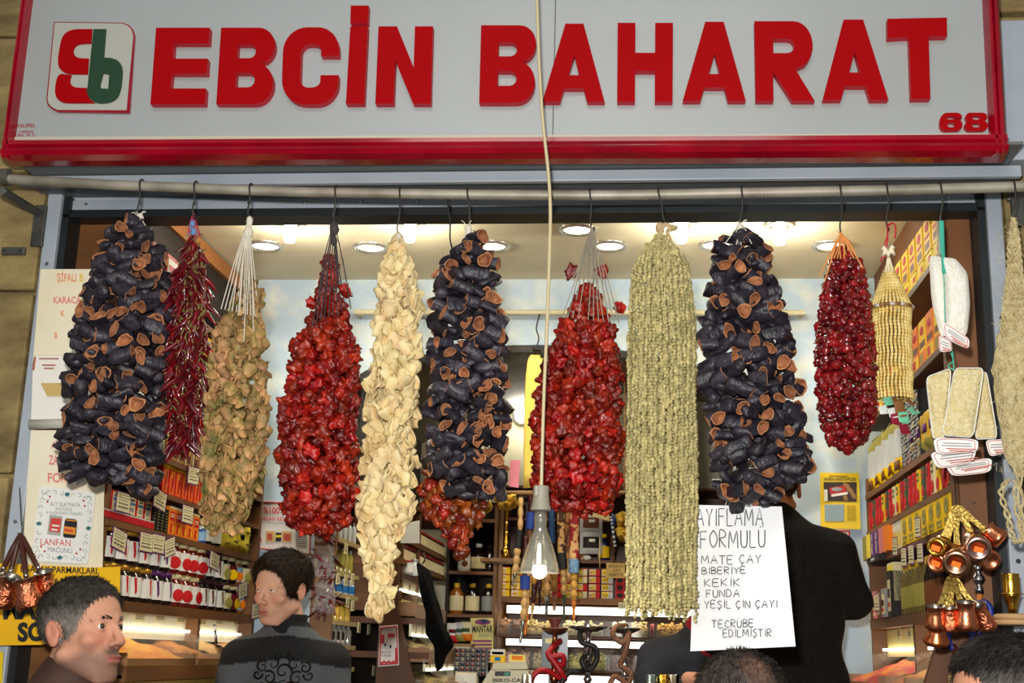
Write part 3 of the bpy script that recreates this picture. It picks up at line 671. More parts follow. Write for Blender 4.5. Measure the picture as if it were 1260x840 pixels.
# ================================================================== THINGS HUNG AT THE FRONT
def pillow(mb, outl, Y, th, m=0, rings=5, both=True, wob=.0, yf=None):
    """stuffed pad: px outline inflated towards the street (and back)"""
    n = len(outl); P = [at(x, y, Y) for x, y in outl]; c = sum(P, Vector())/n; b = len(mb.v); vs = []; fs = []
    for sd in ((-1, 1) if both else (-1,)):
        o = len(vs)
        for k in range(rings):
            s = 1-k/rings; d = th*math.sqrt(max(0, 1-s**3))
            for p in P: q = c+(p-c)*s; vs.append(Vector((q.x, q.y+sd*d*.5+wob*math.sin(q.x*160+q.z*50), q.z)))
        vs.append(c+Vector((0, sd*th*.5, 0)))
        for k in range(rings-1):
            for i in range(n): j = (i+1) % n; fs.append((o+k*n+i, o+k*n+j, o+(k+1)*n+j, o+(k+1)*n+i))
        for i in range(n): fs.append((o+(rings-1)*n+i, o+(rings-1)*n+(i+1) % n, o+rings*n))
    mb.add(vs, fs, m); return mb
def dense(pl, k=5):
    P = pl+[pl[0]]; return [(lerp(P[i][0], P[i+1][0], j/k), lerp(P[i][1], P[i+1][1], j/k)) for i in range(len(pl)) for j in range(k)]
def roundpoly(pl, k=4, q=.25):
    out = []; n = len(pl)
    for i in range(n):
        a, b, c = Vector(pl[i-1]), Vector(pl[i]), Vector(pl[(i+1) % n]); p, r = b+(a-b)*q, b+(c-b)*q
        for j in range(k+1): t = j/k; out.append(tuple((p*(1-t)+b*t)*(1-t)+(b*(1-t)+r*t)*t))
    return out
def sheet(mb, pl, Y, th=.0015, m=0, k=1, wav=0.):
    P = [at(x, y, Y) for x, y in pl]; return mb.prism(P, (0, th, 0), m)
def line_text(s, x0, x1, yb, h, Y, mat, parent, name='lettering', bold=.0, slope=0., ext=.0012):
    """lettering fitted between pixel columns x0..x1 on plane Y, baseline row yb"""
    p, q = at(x0, yb, Y), at(x1, yb+slope, Y); u = at(x0, yb-h, Y); 
    mb = text_mb(s, p, q-p, u-p, (q-p).length, (u-p).length, ext, bold); 
    return part(mb, name, mat, parent) if parent is not None else mb
# ---- straw lantern string
hook(1090, 1092, 235, 276, 'wire hook holding the straw bead lantern by a red ribbon')
ln = empty('straw_lantern', at(1092, 276, YR), 'lantern shaped hanging of straw coloured bead cords with red ribbon', 'hanging ornament', 'strings of dried food on the rail')
STRAW = M('straw_beads', (234, 210, 136), .25, c2=(206, 172, 90), nscale=50, vary=.1)
rb = M('red_ribbon', (196, 18, 44), .6); crm = M('cream_ribbon', (232, 220, 190), .6)
mb = MB()
mb.tube([at(1092, 277, YR), at(1092, 295, YR-.01), at(1088, 318, YR-.015)], .006, 6, flat=.3); mb.tube(smooth_path([at(1092, 278, YR), at(1099, 274, YR-.01), at(1102, 281, YR-.01), at(1101, 293, YR-.012)], 3), .004, 6, flat=.4)
mb.tube(smooth_path([at(1092, 290, YR-.01), at(1088, 302, YR-.014), at(1084, 322, YR-.014)], 3), .005, 6, flat=.35)
part(mb, 'ribbon', rb, ln, True)
mb = MB()
for dx, dy in ((-9, -2), (8, -4), (-7, 6), (8, 5), (0, 8)): mb.tube([at(1093, 309, YR-.02), at(1093+dx*.6, 309+dy*.6-3, YR-.03), at(1093+dx, 309+dy, YR-.02)], [.002, .006, .003], 6)
for dx in (-4, 0, 5): mb.tube([at(1093, 312, YR-.02), at(1094+dx, 335, YR-.02)], .0022, 5)
part(mb, 'bow', crm, ln, True)
bead2 = MB(); bead2.lathe([(.001, -.0045), (.0032, -.003), (.0036, 0), (.0032, .003), (.001, .0045)], n=6)
mb = MB(); c0, c1, c2 = at(1094, 330, YR), at(1096.5, 380, YR), at(1099, 490, YR); RR = .0455
for k in range(30):
    a = 2*PI*k/30; d = Vector((math.sin(a), -math.cos(a), 0))
    for i in range(13):
        t = i/12; p = lerp(c0, c1, t)+d*lerp(.008, RR, t); mb.mesh(bead2, Matrix.Translation(p))
part(mb, 'beaded_cone', STRAW, ln, True)
for k in range(30):
    a = 2*PI*k/30; d = Vector((math.sin(a), -math.cos(a), 0)); mb = MB()
    for i in range(28): mb.mesh(bead2, Matrix.Translation(lerp(c1, c2, i/27)+d*(RR-.004)+Vector((.001*math.sin(i), 0, 0))))
    part(mb, 'bead_cord', STRAW, ln, True)
mb = MB(); n = 26
for i in range(n):
    a0, a1 = 2*PI*i/n, 2*PI*(i+1)/n; mb.tube([c1+Vector((math.sin(a0), -math.cos(a0), 0))*(RR+.003), c1+Vector((math.sin(a1), -math.cos(a1), 0))*(RR+.002)], .0042, 6, i % 3)
part(mb, 'ring', [M('ring_brown', (128, 84, 50), .4), M('ring_pale', (196, 186, 176), .4), M('ring_copper', (150, 104, 60), .35)], ln, True)
mint, wsc, brs, mar = M('mint_ribbon', (120, 196, 160), .6), M('white_ribbon', (226, 226, 220), .6), M('brown_ribbon', (134, 84, 40), .6), M('maroon_ribbon', (140, 18, 44), .6)
for mt, nm, L_ in ((mint, 'ribbon_scrap', [((1086, 490), (1098, 497)), ((1113, 503), (1130, 508)), ((1106, 506), (1116, 520))]), (wsc, 'ribbon_scrap', [((1080, 500), (1092, 508)), ((1092, 502), (1104, 513))]), (brs, 'ribbon_scrap', [((1100, 490), (1112, 512)), ((1108, 492), (1128, 496))]), (mar, 'ribbon_scrap', [((1098, 508), (1106, 522)), ((1106, 522), (1118, 533))])):
    mb = MB()
    for i, (p, q) in enumerate(L_):
        a, b = at(*p, YR-.035), at(*q, YR-.055); mb.tube([a, lerp(a, b, .35)+Vector((0, -.012, .004)), lerp(a, b, .7)+Vector((0, .004, -.002)), b], [.006, .012, .013, .008], 6, flat=.15)
    part(mb, nm, mt, ln)
# ---- white loofah pouch and loofah packs
hook(1156, 1159, 233, 272, 'wire hook with green string holding the white loofah pouch')
GRNW = M('green_string', (64, 176, 150), .6)
LOOF = M('loofah_cloth', (240, 226, 178), .85, c2=(224, 202, 142), nscale=90, bump=.8, bscale=220)
LOOFW = M('white_terry', (246, 243, 234), .85, c2=(238, 232, 214), nscale=60, bump=.6, bscale=200)
CARD = M('glossy_white_card', (238, 236, 232), .35); PINK = M('card_pink_print', (206, 120, 104), .6); GREYP = M('card_grey_print', (170, 168, 168), .6)
def card(pl, Y, parent):
    mb = MB(); sheet(mb, roundpoly(pl, 4, .28), Y, .002); o = part(mb, 'card', CARD, parent)
    c = Vector((sum(p[0] for p in pl)/len(pl), sum(p[1] for p in pl)/len(pl))); mb = MB()
    pr = roundpoly([tuple(c+(Vector(p)-c)*.86) for p in pl], 4, .28); P = [at(x, y, Y-.001) for x, y in pr]
    mb.tube(P+[P[0]], .0008, 4)
    u = (Vector(pl[1])-Vector(pl[0])); v = (Vector(pl[-1])-Vector(pl[0]))
    for f, a0, a1, m in ((.30, .2, .8, 1), (.45, .15, .82, 1), (.62, .25, .9, 0), (.74, .3, .8, 0)):
        a, b = Vector(pl[0])+u*a0+v*f, Vector(pl[0])+u*a1+v*f; mb.tube([at(*a, Y-.0012), at(*b, Y-.0012)], .0012, 4, m)
    part(mb, 'card_print', [PINK, GREYP], parent)
lf = empty('loofah_pouch', at(1160, 275, YR), 'bright white loofah pouch hanging by a green string on the right', 'bath loofah', 'bath loofahs on the right')
mb = MB(); mb.tube(smooth_path([at(1159, 272, YR), at(1160, 300, YR-.006), at(1161, 330, YR-.026), at(1162, 336, YR-.03)], 3), .0042, 6); mb.tube([at(1157, 272, YR), at(1158, 312, YR)], .003, 6); mb.tube([at(1161, 330, YR-.03), at(1163, 400, YR-.032)], .0012, 5); part(mb, 'string', GRNW, lf)
mb = MB(); pillow(mb, dense(roundpoly([(1143, 314), (1160, 316), (1170, 360), (1166, 412), (1157, 414), (1146, 370)]), 2), YR+.005, .03); part(mb, 'pad', LOOFW, lf, True)
mb = MB(); pillow(mb, dense(roundpoly([(1158, 316), (1176, 318), (1191, 336), (1194, 375), (1190, 412), (1172, 418), (1164, 405), (1163, 350)]), 2), YR-.02, .035); part(mb, 'pad', LOOFW, lf, True)
card([(1155, 412), (1170, 418), (1172, 432), (1156, 433)], YR-.008, lf); card([(1159, 394), (1193, 416), (1192, 430), (1163, 416)], YR-.04, lf)
def pack(lbl, pad, cd, Y):
    e = empty('loofah_pack', at(pad[0][0], pad[0][1], Y), lbl, 'bath loofah', 'bath loofahs on the right')
    mb = MB(); pillow(mb, dense(roundpoly(pad, 4, .15), 3), Y, .024, wob=.0012); part(mb, 'pad', LOOF, e, True)
    c = Vector((sum(p[0] for p in pad)/len(pad), sum(p[1] for p in pad)/len(pad))); P = [at(*(c+(Vector(p)-c)*1.03), Y-.002) for p in roundpoly(pad, 4, .15)]
    mb = MB(); mb.tube(P+[P[0]], .0028, 6, flat=.5); part(mb, 'bag_edge', M('bag_film', (236, 236, 230), .2), e, True)
    card(cd, Y-.006, e)
mb = MB(); mb.tube(smooth_path([at(1170, 434, YR-.012), at(1173, 444, YR-.012), at(1166, 450, YR-.02), at(1174, 455, YR-.02)], 3), .0016, 5); mb.tube([at(1172, 432, YR-.012), at(1174, 456, YR-.02)], .0014, 5); tag(solo(mb, 'green_tie', GRNW, 'thin green tie between the white loofah pouch and the loofah packs', 'string'))
pack('yellow loofah pack at the right of the packs, small card sticking out beside the frame', [(1205, 458), (1214, 460), (1227, 538), (1200, 539)], [(1212, 541), (1239, 540), (1239, 556), (1218, 562)], YR+.045)
pack('yellow loofah pack at the back left, its card lowest of all', [(1141, 466), (1168, 455), (1166, 536), (1150, 538)], [(1163, 572), (1221, 562), (1219, 581), (1172, 586)], YR+.022)
pack('yellow loofah pack at the left front, its card tilted below the top card', [(1140, 465), (1170, 454), (1162, 537), (1148, 538)], [(1143, 556), (1203, 549), (1197, 569), (1154, 577)], YR-.008)
pack('yellow ribbed loofah pack in the middle front with the topmost card', [(1175, 454), (1210, 454), (1197, 537), (1160, 534)], [(1148, 538), (1204, 540), (1203, 556), (1152, 559)], YR-.04)
# ---- sisal net at far right
SIS = M('sisal_fibre', (214, 198, 150), .9, c2=(188, 168, 118), nscale=60, bump=.9, bscale=160)
hook(1246, 1247, 229, 268, 'wire hook holding the beige sisal net at far right')
sn = empty('sisal_net', at(1248, 268, YR), 'shaggy beige sisal bath strap hanging at the far right edge', 'bath strap')
r = random.Random(8)
for k in range(11):
    x1 = lerp(1233, 1266, k/10); mb = MB(); pts = [at(lerp(1247, x1, t**.8)+r.uniform(-1, 1), lerp(268, 420, t), YR-.01-.02*math.sin(PI*t)+r.uniform(-.004, .004)) for t in [i/8 for i in range(9)]]
    for s in (0, PI):
        mb.tube([p+Vector((.0035*math.cos(i*1.3+s), .0035*math.sin(i*1.3+s), 0)) for i, p in enumerate(smooth_path(pts, 5))], .0030, 5)
    part(mb, 'cord', SIS, sn)
mb = MB(); pillow(mb, dense([(1238, 392), (1262, 388), (1280, 400), (1284, 480), (1276, 570), (1254, 592), (1238, 560), (1226, 500), (1222, 455), (1226, 420)], 4), YR-.01, .06, rings=7)
mb.v = [tuple(noisy(Vector(v), 60, .010, 4)) for v in mb.v]; part(mb, 'woven_pad', SIS, sn, True)
mb = MB(); 
for k in range(260):
    p = at(r.uniform(1226, 1262), r.uniform(275, 585), YR-.035-r.uniform(0, .01)); d = Vector((r.uniform(-1, 1), r.uniform(-.6, .1), r.uniform(-1, 1)))*r.uniform(.008, .02); mb.tube([p, p+d*.5+Vector((0, 0, .003)), p+d], .0005, 3, cap=False)
o = part(mb, 'stray_fibre', SIS, sn); o['kind'] = 'stuff'
for pts in ([(1233, 500), (1240, 520), (1252, 560), (1256, 620), (1258, 668)], [(1240, 590), (1232, 606), (1240, 635), (1246, 660), (1252, 668)], [(1250, 590), (1252, 630), (1262, 668)]):
    mb = MB(); q = smooth_path([at(x, y, YR-.03) for x, y in pts], 8)
    for s in (0, PI): mb.tube([p+Vector((.005*math.cos(i*.8+s), .005*math.sin(i*.8+s), 0)) for i, p in enumerate(q)], .0030, 5)
    part(mb, 'cord', SIS, sn)
# ---- hanging bulb lamp on its cable
YLP = -.56
lp = empty('pendant_lamp', at(665, 598, YLP), 'lit bulb lamp with clear conical shade on a long cream cable', 'lamp')
mb = MB().tube(smooth_path([at(x, y, YLP) for x, y in [(660, -30), (662, 40), (664, 90), (668, 150), (674, 205), (677, 250), (676.5, 300), (673, 400), (669.5, 480), (667, 560), (666, 602)]], 6), .0038, 8); part(mb, 'cable', M('cream_cable', (196, 180, 140), .5), lp, True)
cz = at(666, 598, YLP); s = 1/pxm(cz)
P = lambda L: [(r_*s, -d*s) for r_, d in L]
mb = MB().lathe(P([(3, -1), (9.5, 0), (10, 3), (9.7, 10), (11, 22), (12.6, 27), (12.6, 29.5), (10, 30.5), (6, 30.5)]), cz, 24); mb.box(cz+Vector((-.008, -.017, -.012)), (.006, .008, .02)); part(mb, 'socket', M('bakelite_grey', (146, 140, 124), .5), lp, 'auto')
SHG = M('shade_glass', (206, 202, 184), .10, .8, alpha=.66)
mb = MB().lathe(P([(8, 31), (8.2, 40), (7.6, 50), (9.2, 56), (13, 64), (18.5, 80), (22.5, 95), (24.4, 104), (24.4, 105), (22, 95), (18, 80), (12.4, 64), (8.6, 56), (7, 50), (7.5, 40), (7.4, 31)]), cz, 32); part(mb, 'shade', SHG, lp, True)
mb = MB().lathe(P([(4, 30), (5, 36), (4.6, 46), (3, 52)]), cz, 14); part(mb, 'bulb_base', CHROME, lp, True)
mb = MB().lathe(P([(2.6, 52), (3, 60), (3.6, 76), (5.6, 88), (7.6, 95.6)]), cz, 18, cap=False); part(mb, 'bulb_neck', M('bulb_neck_glass', (150, 146, 130), .1, .6, alpha=.7), lp, True)
mb = MB().lathe(P([(.1, 112), (4, 111.4), (7.4, 109), (9.2, 104.5), (9, 99), (7.6, 95.8), (.1, 95.8)]), cz, 20); part(mb, 'bulb', M('lit_bulb', (255, 252, 244), .3, emit=9.), lp, True)
lamp('bulb_light', 'POINT', cz+Vector((0, 0, -.20)), 1.6, (1, .93, .8), .02)
# ---- handwritten paper
STRK = {'A': [[(0, 0), (.42, 1), (.8, 0)], [(.15, .38), (.66, .38)]], 'B': [[(0, 0), (0, 1), (.45, .95), (.5, .7), (.05, .53), (.55, .45), (.58, .12), (0, 0)]], 'C': [[(.6, .85), (.35, 1), (.05, .7), (.05, .3), (.35, 0), (.62, .15)]],
        'D': [[(0, 0), (0, 1), (.45, .85), (.6, .45), (.4, .08), (0, 0)]], 'E': [[(.6, 1), (0, 1), (0, 0), (.62, 0)], [(0, .52), (.5, .52)]], 'F': [[(.6, 1), (0, 1), (0, 0)], [(0, .55), (.48, .55)]], 'I': [[(.15, 0), (.15, 1)]],
        'K': [[(0, 0), (0, 1)], [(.58, 1), (.02, .45), (.62, 0)]], 'L': [[(0, 1), (0, 0), (.55, .0)]], 'M': [[(0, 0), (.08, 1), (.42, .3), (.78, 1), (.88, 0)]], 'N': [[(0, 0), (0, 1), (.6, 0), (.62, 1)]], 'O': [[(.35, 1), (.05, .7), (.05, .3), (.35, 0), (.68, .3), (.68, .7), (.35, 1)]],
        'R': [[(0, 0), (0, 1), (.5, .92), (.52, .62), (.03, .5), (.6, 0)]], 'S': [[(.58, .9), (.3, 1), (.05, .78), (.5, .4), (.52, .12), (.25, 0), (0, .12)]], 'T': [[(-.05, 1), (.7, 1)], [(.32, 1), (.32, 0)]], 'U': [[(0, 1), (.03, .2), (.3, 0), (.58, .2), (.6, 1)]],
        'Y': [[(0, 1), (.32, .5), (.64, 1)], [(.32, .5), (.3, 0)]], 'Z': [[(0, 1), (.6, 1), (0, 0), (.65, 0)]], '*': [[(.1, .2), (.5, .7)], [(.1, .7), (.5, .2)], [(.3, .1), (.3, .8)]], '.': [[(.05, .03), (.1, 0)]]}
def handwriting(mb, s, x0, x1, y0, y1, Y, rad, seed=0, slope=0.):
    base = {'Ç': ('C', 'c'), 'Ş': ('S', 'c'), 'Ü': ('U', 'u'), 'İ': ('I', 'd')}; r = random.Random(seed); W = []; x = 0; G = []
    for ch in s:
        if ch == ' ': x += .55; continue
        b, ac = base.get(ch, (ch, '')); st = STRK[b]; w = max(p[0] for q in st for p in q)
        G.append((x, st, ac, w)); x += w+.28
    tw = x-.28; f = (x1-x0)/tw
    for gx, st, ac, w in G:
        j = r.uniform(-.05, .05); st = [list(q) for q in st]
        if ac == 'c': st.append([(w*.5, -.02), (w*.55, -.14), (w*.35, -.2)])
        if ac == 'u': st += [[(w*.3, 1.16), (w*.32, 1.22)], [(w*.7, 1.16), (w*.72, 1.22)]]
        if ac == 'd': st.append([(w, 1.14), (w+.03, 1.2)])
        for q in st:
            pts = [at(x0+(gx+p[0])*f, y1-(p[1]+j)*(y1-y0)+slope*(gx+p[0])/tw, Y) for p in q]
            mb.tube(smooth_path(pts, 3) if len(pts) > 3 else pts, rad, 5, flat=.4)
YN = YR+.05
nt_ = empty('handwritten_notice', at(905, 622, YN), 'white paper notice with black handwritten capitals hanging under the right aubergines', 'notice')
mb = MB(); nx, ny = 8, 10
g = [[at(lerp(lerp(856, 849.5, j/ny), lerp(962, 979, j/ny), i/nx), lerp(lerp(621, 623, i/nx), lerp(801, 795, i/nx), j/ny), YN) + Vector((0, .006*math.sin(PI*i/nx)*math.sin(2.5*j/ny), 0)) for i in range(nx+1)] for j in range(ny+1)]
vs = [p for row in g for p in row]; N_ = len(vs); vs += [p+Vector((0, .0015, 0)) for p in vs]; q = lambda j, i: j*(nx+1)+i
fs = []
for j in range(ny):
    for i in range(nx): f = (q(j, i), q(j, i+1), q(j+1, i+1), q(j+1, i)); fs += [f, tuple(k+N_ for k in f[::-1])]
mb.add(vs, fs); part(mb, 'paper', M('notice_paper', (226, 226, 228), .5, c2=(220, 220, 214), nscale=5, contrast=(.45, .8)), nt_, True)
mb = MB(); YW = YN-.002
for i, (s, x0, x1, y0, y1, rd) in enumerate([('ZAYIFLAMA', 846, 939, 626, 647, .0020), ('FORMULÜ', 862, 941, 653, 674, .0020), ('MATE ÇAY', 863, 936, 683.5, 693.5, .0016), ('BİBERİYE', 864, 917, 698, 706, .0016), ('KEKİK', 867, 910, 712, 721, .0016), ('FUNDA', 869, 910, 726, 735, .0016), ('*', 853, 861, 726, 737, .0015), ('*', 853, 861, 740, 751, .0015), ('YEŞİL ÇİN ÇAYI', 867, 956, 739, 748, .0016), ('TECRÜBE', 876, 927, 763, 772, .0015), ('EDİLMİŞTİR.', 890, 952, 774.5, 783.5, .0015)]):
    handwriting(mb, s, x0, x1, y0, y1, YW, rd*1.5, i, -1)
part(mb, 'handwriting', M('marker_ink', (38, 38, 42), .6), nt_)
mb = MB(); mb.tube([at(900, 600, YN), at(892, 623, YN)], .0008, 4); mb.tube([at(915, 600, YN), at(920, 623, YN)], .0008, 4); part(mb, 'string', THREAD_W, nt_)
# ---- papers on the left jamb
YB = -.075
PAP = M('cream_paper', (240, 232, 204), .6, c2=(232, 220, 186), nscale=5); 
pb = empty('paper_banner', at(75, 331, YB), 'tall cream paper banner with faded orange lettering on left stone wall', 'banner')
mb = MB(); sheet(mb, [(50, 331), (116, 331), (116, 437), (41, 437)], YB); part(mb, 'sheet', PAP, pb)
mb = MB(); sheet(mb, [(41, 436), (116, 436), (116, 516), (38, 519)], YB+.003); part(mb, 'sheet', M('white_sheet', (238, 234, 222), .5), pb)
mb = MB(); sheet(mb, [(38, 529), (130, 529), (129, 560), (126, 702), (26, 702)], YB+.002); part(mb, 'sheet', PAP, pb)
mb = MB(); mb.tube([at(37, 522, YB), at(118, 520, YB)], .013, 12); part(mb, 'rolled_edge', M('grey_roll', (196, 192, 178), .5), pb, True)
mb = MB(); sheet(mb, [(50, 471), (80, 471), (78, 487), (58, 487)], YB-.003); part(mb, 'clear_tape', M('tape_tan', (206, 176, 110), .3), pb)
ORF, PKF, YLF, BLF = M('faded_orange', (226, 150, 110), .7), M('faded_pink', (222, 130, 130), .7), M('faded_yellow', (228, 196, 90), .7), M('faded_blue', (150, 170, 190), .7)
for s, x0, x1, yb, h, m in (('ŞİFALI', 70, 94, 346, 9, ORF), ('B', 98, 103, 346, 9, YLF), ('KARACA', 66, 100, 373, 8, PKF), ('K', 75, 80, 389, 7, ORF), ('B', 67, 71, 416, 7, ORF), ('AS', 63, 75, 551, 8, PKF), ('ZA', 60, 72, 571, 11, PKF), ('FO', 59, 75, 593, 11, PKF), ('R', 76, 82, 593, 11, ORF), ('M', 83, 89, 593, 11, YLF), ('ÇA', 92, 104, 593, 11, BLF), ('YI', 105, 114, 593, 11, PKF)):
    line_text(s, x0, x1, yb, h, YB-.001, m, pb, bold=.02)
mb = MB(); 
for y, x0, x1 in ((441, 48, 72), (449, 52, 68), (453, 54, 66)): mb.tube([at(x0, y, YB), at(x1, y, YB)], .0016, 4)
mb.tube([at(43, 439, YB), at(41, 455, YB)], .003, 4); part(mb, 'small_print', M('rust_print', (176, 96, 70), .7), pb)
# tonic poster
YP = YB-.012
po = empty('tonic_poster', at(80, 598, YP), 'white poster with scrolled border, red box and dark jar picture on left jamb', 'poster')
mb = MB(); sheet(mb, roundpoly([(49, 597), (118, 606), (108, 694), (38, 690)], 3, .06), YP); part(mb, 'sheet', M('poster_white', (236, 234, 226), .45), po)
def qp(u, v): # unit coords on poster -> px
    return (lerp(lerp(49, 118, u), lerp(38, 108, u), v), lerp(lerp(597, 606, u), lerp(690, 694, u), v))
GREEN, BLUEI = M('teal_print', (40, 110, 110), .6), M('blue_print', (70, 96, 140), .6); SAGE = M('sage_print', (150, 160, 130), .6); DOT = M('red_print', (190, 50, 60), .6)
mb = MB()
def scroll(u, v, ru, dirn, m):
    pts = [at(*qp(u+ru*(1-t)*math.cos(dirn+5.2*t), v+ru*.75*(1-t)*math.sin(dirn+5.2*t)), YP-.001) for t in [i/10 for i in range(10)]]; mb.tube(pts, .0013, 4, m, flat=.4)
for i in range(9):
    t = .07+.86*i/8
    for u, v in ((t, .07), (t, .93)): scroll(u, v, .055, i*1.7+v, i % 3)
    if 0 < i < 8:
        for u, v in ((.07, t), (.93, t)): scroll(u, v, .055, i*1.3+u, (i+1) % 3)
for u, v in ((.12, .12), (.88, .12), (.12, .88), (.88, .88)): scroll(u, v, .10, u*4+v, 2)
for u, v in ((.17, .2), (.2, .13), (.83, .2), (.8, .13), (.15, .8), (.22, .86), (.84, .8), (.78, .86)): mb.ball(at(*qp(u, v), YP-.001), (.003, .0008, .003), 6, 3)
for u, v in ((.5, .07), (.5, .93), (.06, .5), (.94, .5)): mb.ball(at(*qp(u, v), YP-.001), (.007, .0008, .005), 8, 0)
part(mb, 'scroll_border', [GREEN, BLUEI, SAGE, DOT], po)
GT = M('grey_text', (130, 134, 136), .7); RT = M('red_text', (206, 80, 80), .7)
for s, x0, x1, yb, h, sl, m in (('ALT ISLATMAYA', 62, 99, 622, 4.6, 1.5, GT), ('PAYDOS', 69, 89, 628, 4.2, .8, GT), ('4 YAŞINDAN YUKARI', 57, 101, 632, 3.6, 2, GT), ('LANFAN', 50, 87, 670, 8, 2, RT), ('MACUNU', 59, 89, 678.5, 6, 2, GT)): line_text(s, x0, x1, yb, h, YP-.001, m, po, slope=sl)
mb = MB(); sheet(mb, [(61, 633), (77, 635), (74, 659), (58, 657)], YP-.002, .002, 0); sheet(mb, [(63, 637), (75.5, 638), (73, 655), (60, 653)], YP-.003, .001, 1); sheet(mb, [(64, 645), (73, 646), (72, 648), (64, 647)], YP-.004, .001, 2); sheet(mb, [(63, 650), (71, 651), (70.5, 653), (63, 652)], YP-.004, .001, 2); part(mb, 'box_picture', [M('picture_grey', (170, 170, 160), .5), M('picture_red', (206, 66, 50), .5), WHITE], po)
mb = MB(); sheet(mb, roundpoly([(80, 637), (95, 639), (93, 662), (77, 661)], 3, .2), YP-.002, .002, 0); sheet(mb, [(79, 647), (93.5, 649), (92.5, 658), (78, 656)], YP-.003, .001, 1); sheet(mb, [(79, 650), (90, 652), (89.5, 654.5), (78.6, 653)], YP-.0035, .001, 2); sheet(mb, [(81, 638.5), (94, 640), (94, 641.5), (81, 640)], YP-.003, .001, 1); part(mb, 'jar_picture', [BLACK, M('picture_orange', (224, 140, 40), .5), M('picture_red', (206, 66, 50), .5)], po)
# yellow banner
YY = YB-.02
yb_ = empty('yellow_banner', at(70, 694, YY), 'bright yellow banner with bold black lettering behind the grey haired man', 'banner')
mb = MB(); sheet(mb, [(-8, 693), (5, 693), (110, 698), (148, 697), (146, 776), (50, 793), (-8, 794)], YY); part(mb, 'sheet', M('banner_yellow', (244, 190, 8), .5, c2=(236, 178, 4), nscale=4), yb_)
for s, x0, x1, yb, h, sl, bo in (('EL-AYAK PARMAKLARI,', 25.5, 122, 703, 7.5, 3, .02), ('K', 17, 22, 717, 6.5, 0, .02), ('SI', 60, 70, 718.5, 6.5, 0, .02), ('MA', 4, 45, 760, 25, 0, .05), ('SO', 22, 56, 788, 21, -1, .05)): line_text(s, x0, x1, yb, h, YY-.001, BLACK, yb_, bold=bo, slope=sl)
mb = MB(); sheet(mb, [(-8, 800), (4, 802), (2, 850), (-8, 850)], YB); solo(mb, 'yellow_paper', YEL, 'scrap of yellow paper at the bottom left edge below the yellow banner', 'paper')
# ================================================================== COPPER POTS
COP = M('copper', (240, 156, 116), .28, 1., c2=(222, 130, 88), nscale=9, bump=.12, bscale=90)
COPH = M('hammered_copper', (236, 148, 108), .28, 1., c2=(206, 112, 76), nscale=20, bump=.6, bscale=110)
TIN = M('tinned_inside', (176, 168, 158), .3, 1.); STK = M('orange_sticker', (248, 124, 20), .6)
BRH = M('brass_handle', (206, 176, 92), .35, .8, c2=(160, 128, 56), nscale=110, contrast=(.45, .6), bump=.4, bscale=160)
WDH = M('dark_handle', (72, 34, 22), .3, coat=.5)
def cezve(label, bottom, mouth, rb, rm, Yb, Ym, hang, Yh, body=COP, handle=BRH, sticker=True, group='copper pots on the right jamb', wood=False):
    """pot with axis from bottom centre to mouth centre (px, Y), handle running to the hanging point"""
    a, b = at(*bottom, Yb), at(*mouth, Ym); ax = (b-a); H = ax.length; ax.normalize(); s = 1/pxm((a+b)/2); Rb, Rm = rb*s, rm*s
    e = empty('coffee_pot', a, label, 'coffee pot', group); q = ax.to_track_quat('Z', 'Y').to_matrix()
    pr = [(0.0005, .004), (Rb*.55, .003), (Rb*.62, .001), (Rb*.9, 0), (Rb, .004), (Rb*1.02, H*.14), (Rb*.98, H*.3), (lerp(Rb, Rm, .7)*.86, H*.62), (Rm*.86, H*.8), (Rm*.92, H*.9), (Rm*1.04, H*.985), (Rm*1.06, H)]
    mb = MB().lathe(pr, a, 28, rot=q, cap=False); part(mb, 'body', body, e, True)
    mb = MB().lathe([(Rm*1.06, H), (Rm*.98, H*.99), (Rm*.84, H*.85), (Rm*.82, H*.75), (Rb*.9, H*.3), (Rb*.85, .008), (.0005, .008)], a, 28, rot=q, cap=False); part(mb, 'inside', TIN, e, True)
    h = at(*hang, Yh); side = (h-b); side -= ax*side.dot(ax); side = side.normalized() if side.length > 1e-5 else q @ Vector((1, 0, 0))
    p0 = b+side*Rm*.95-ax*H*.12; d = h-p0; m1 = p0+d*.35
    if wood:
        mb = MB().tube([p0, p0+d*.1], .0035, 8); mb.tube([p0+d*.08, p0+d*.2, p0+d*.55, p0+d*.9, h], [.0045, .0065, .0075, .006, .003], 10); part(mb, 'handle', handle, e, True)
        mb = MB().ball(p0+d*.12, .007, 8); part(mb, 'rivet', TIN, e, True)
    else:
        mb = MB(); w = d.cross(Vector((0, -1, 0))).normalized(); nrm = w.cross(d).normalized()*.0016
        P = []; 
        for t, ww in ((0, .0075), (.15, .006), (.4, .0055), (.7, .0085), (.9, .008), (1, .004)):
            c = p0+d*t; P.append((c, ww))
        vs = []
        for c, ww in P: vs += [c-w*ww-nrm, c+w*ww-nrm, c+w*ww+nrm, c-w*ww+nrm]
        fs = [(i*4+k, i*4+(k+1) % 4, i*4+4+(k+1) % 4, i*4+4+k) for i in range(len(P)-1) for k in range(4)]+[(0, 1, 2, 3), tuple(len(vs)-4+k for k in range(4))]
        mb.add(vs, fs); part(mb, 'handle', handle, e)
    if sticker:
        c = a-ax*.0015; u = q @ Vector((1, 0, 0)); v = q @ Vector((0, 1, 0)); ang = .35
        ex = Vector((1, 0, -.25)); ex = (ex-ax*ex.dot(ax)).normalized(); ey = ax.cross(ex)
        mb = MB().prism([c+ex*x*.0095+ey*y*.0062 for x, y in ((-1, -1), (1, -1), (1, 1), (-1, 1))], ax*.001); part(mb, 'price_sticker', STK, e)
YC = -.22
H1 = (1176, 622)
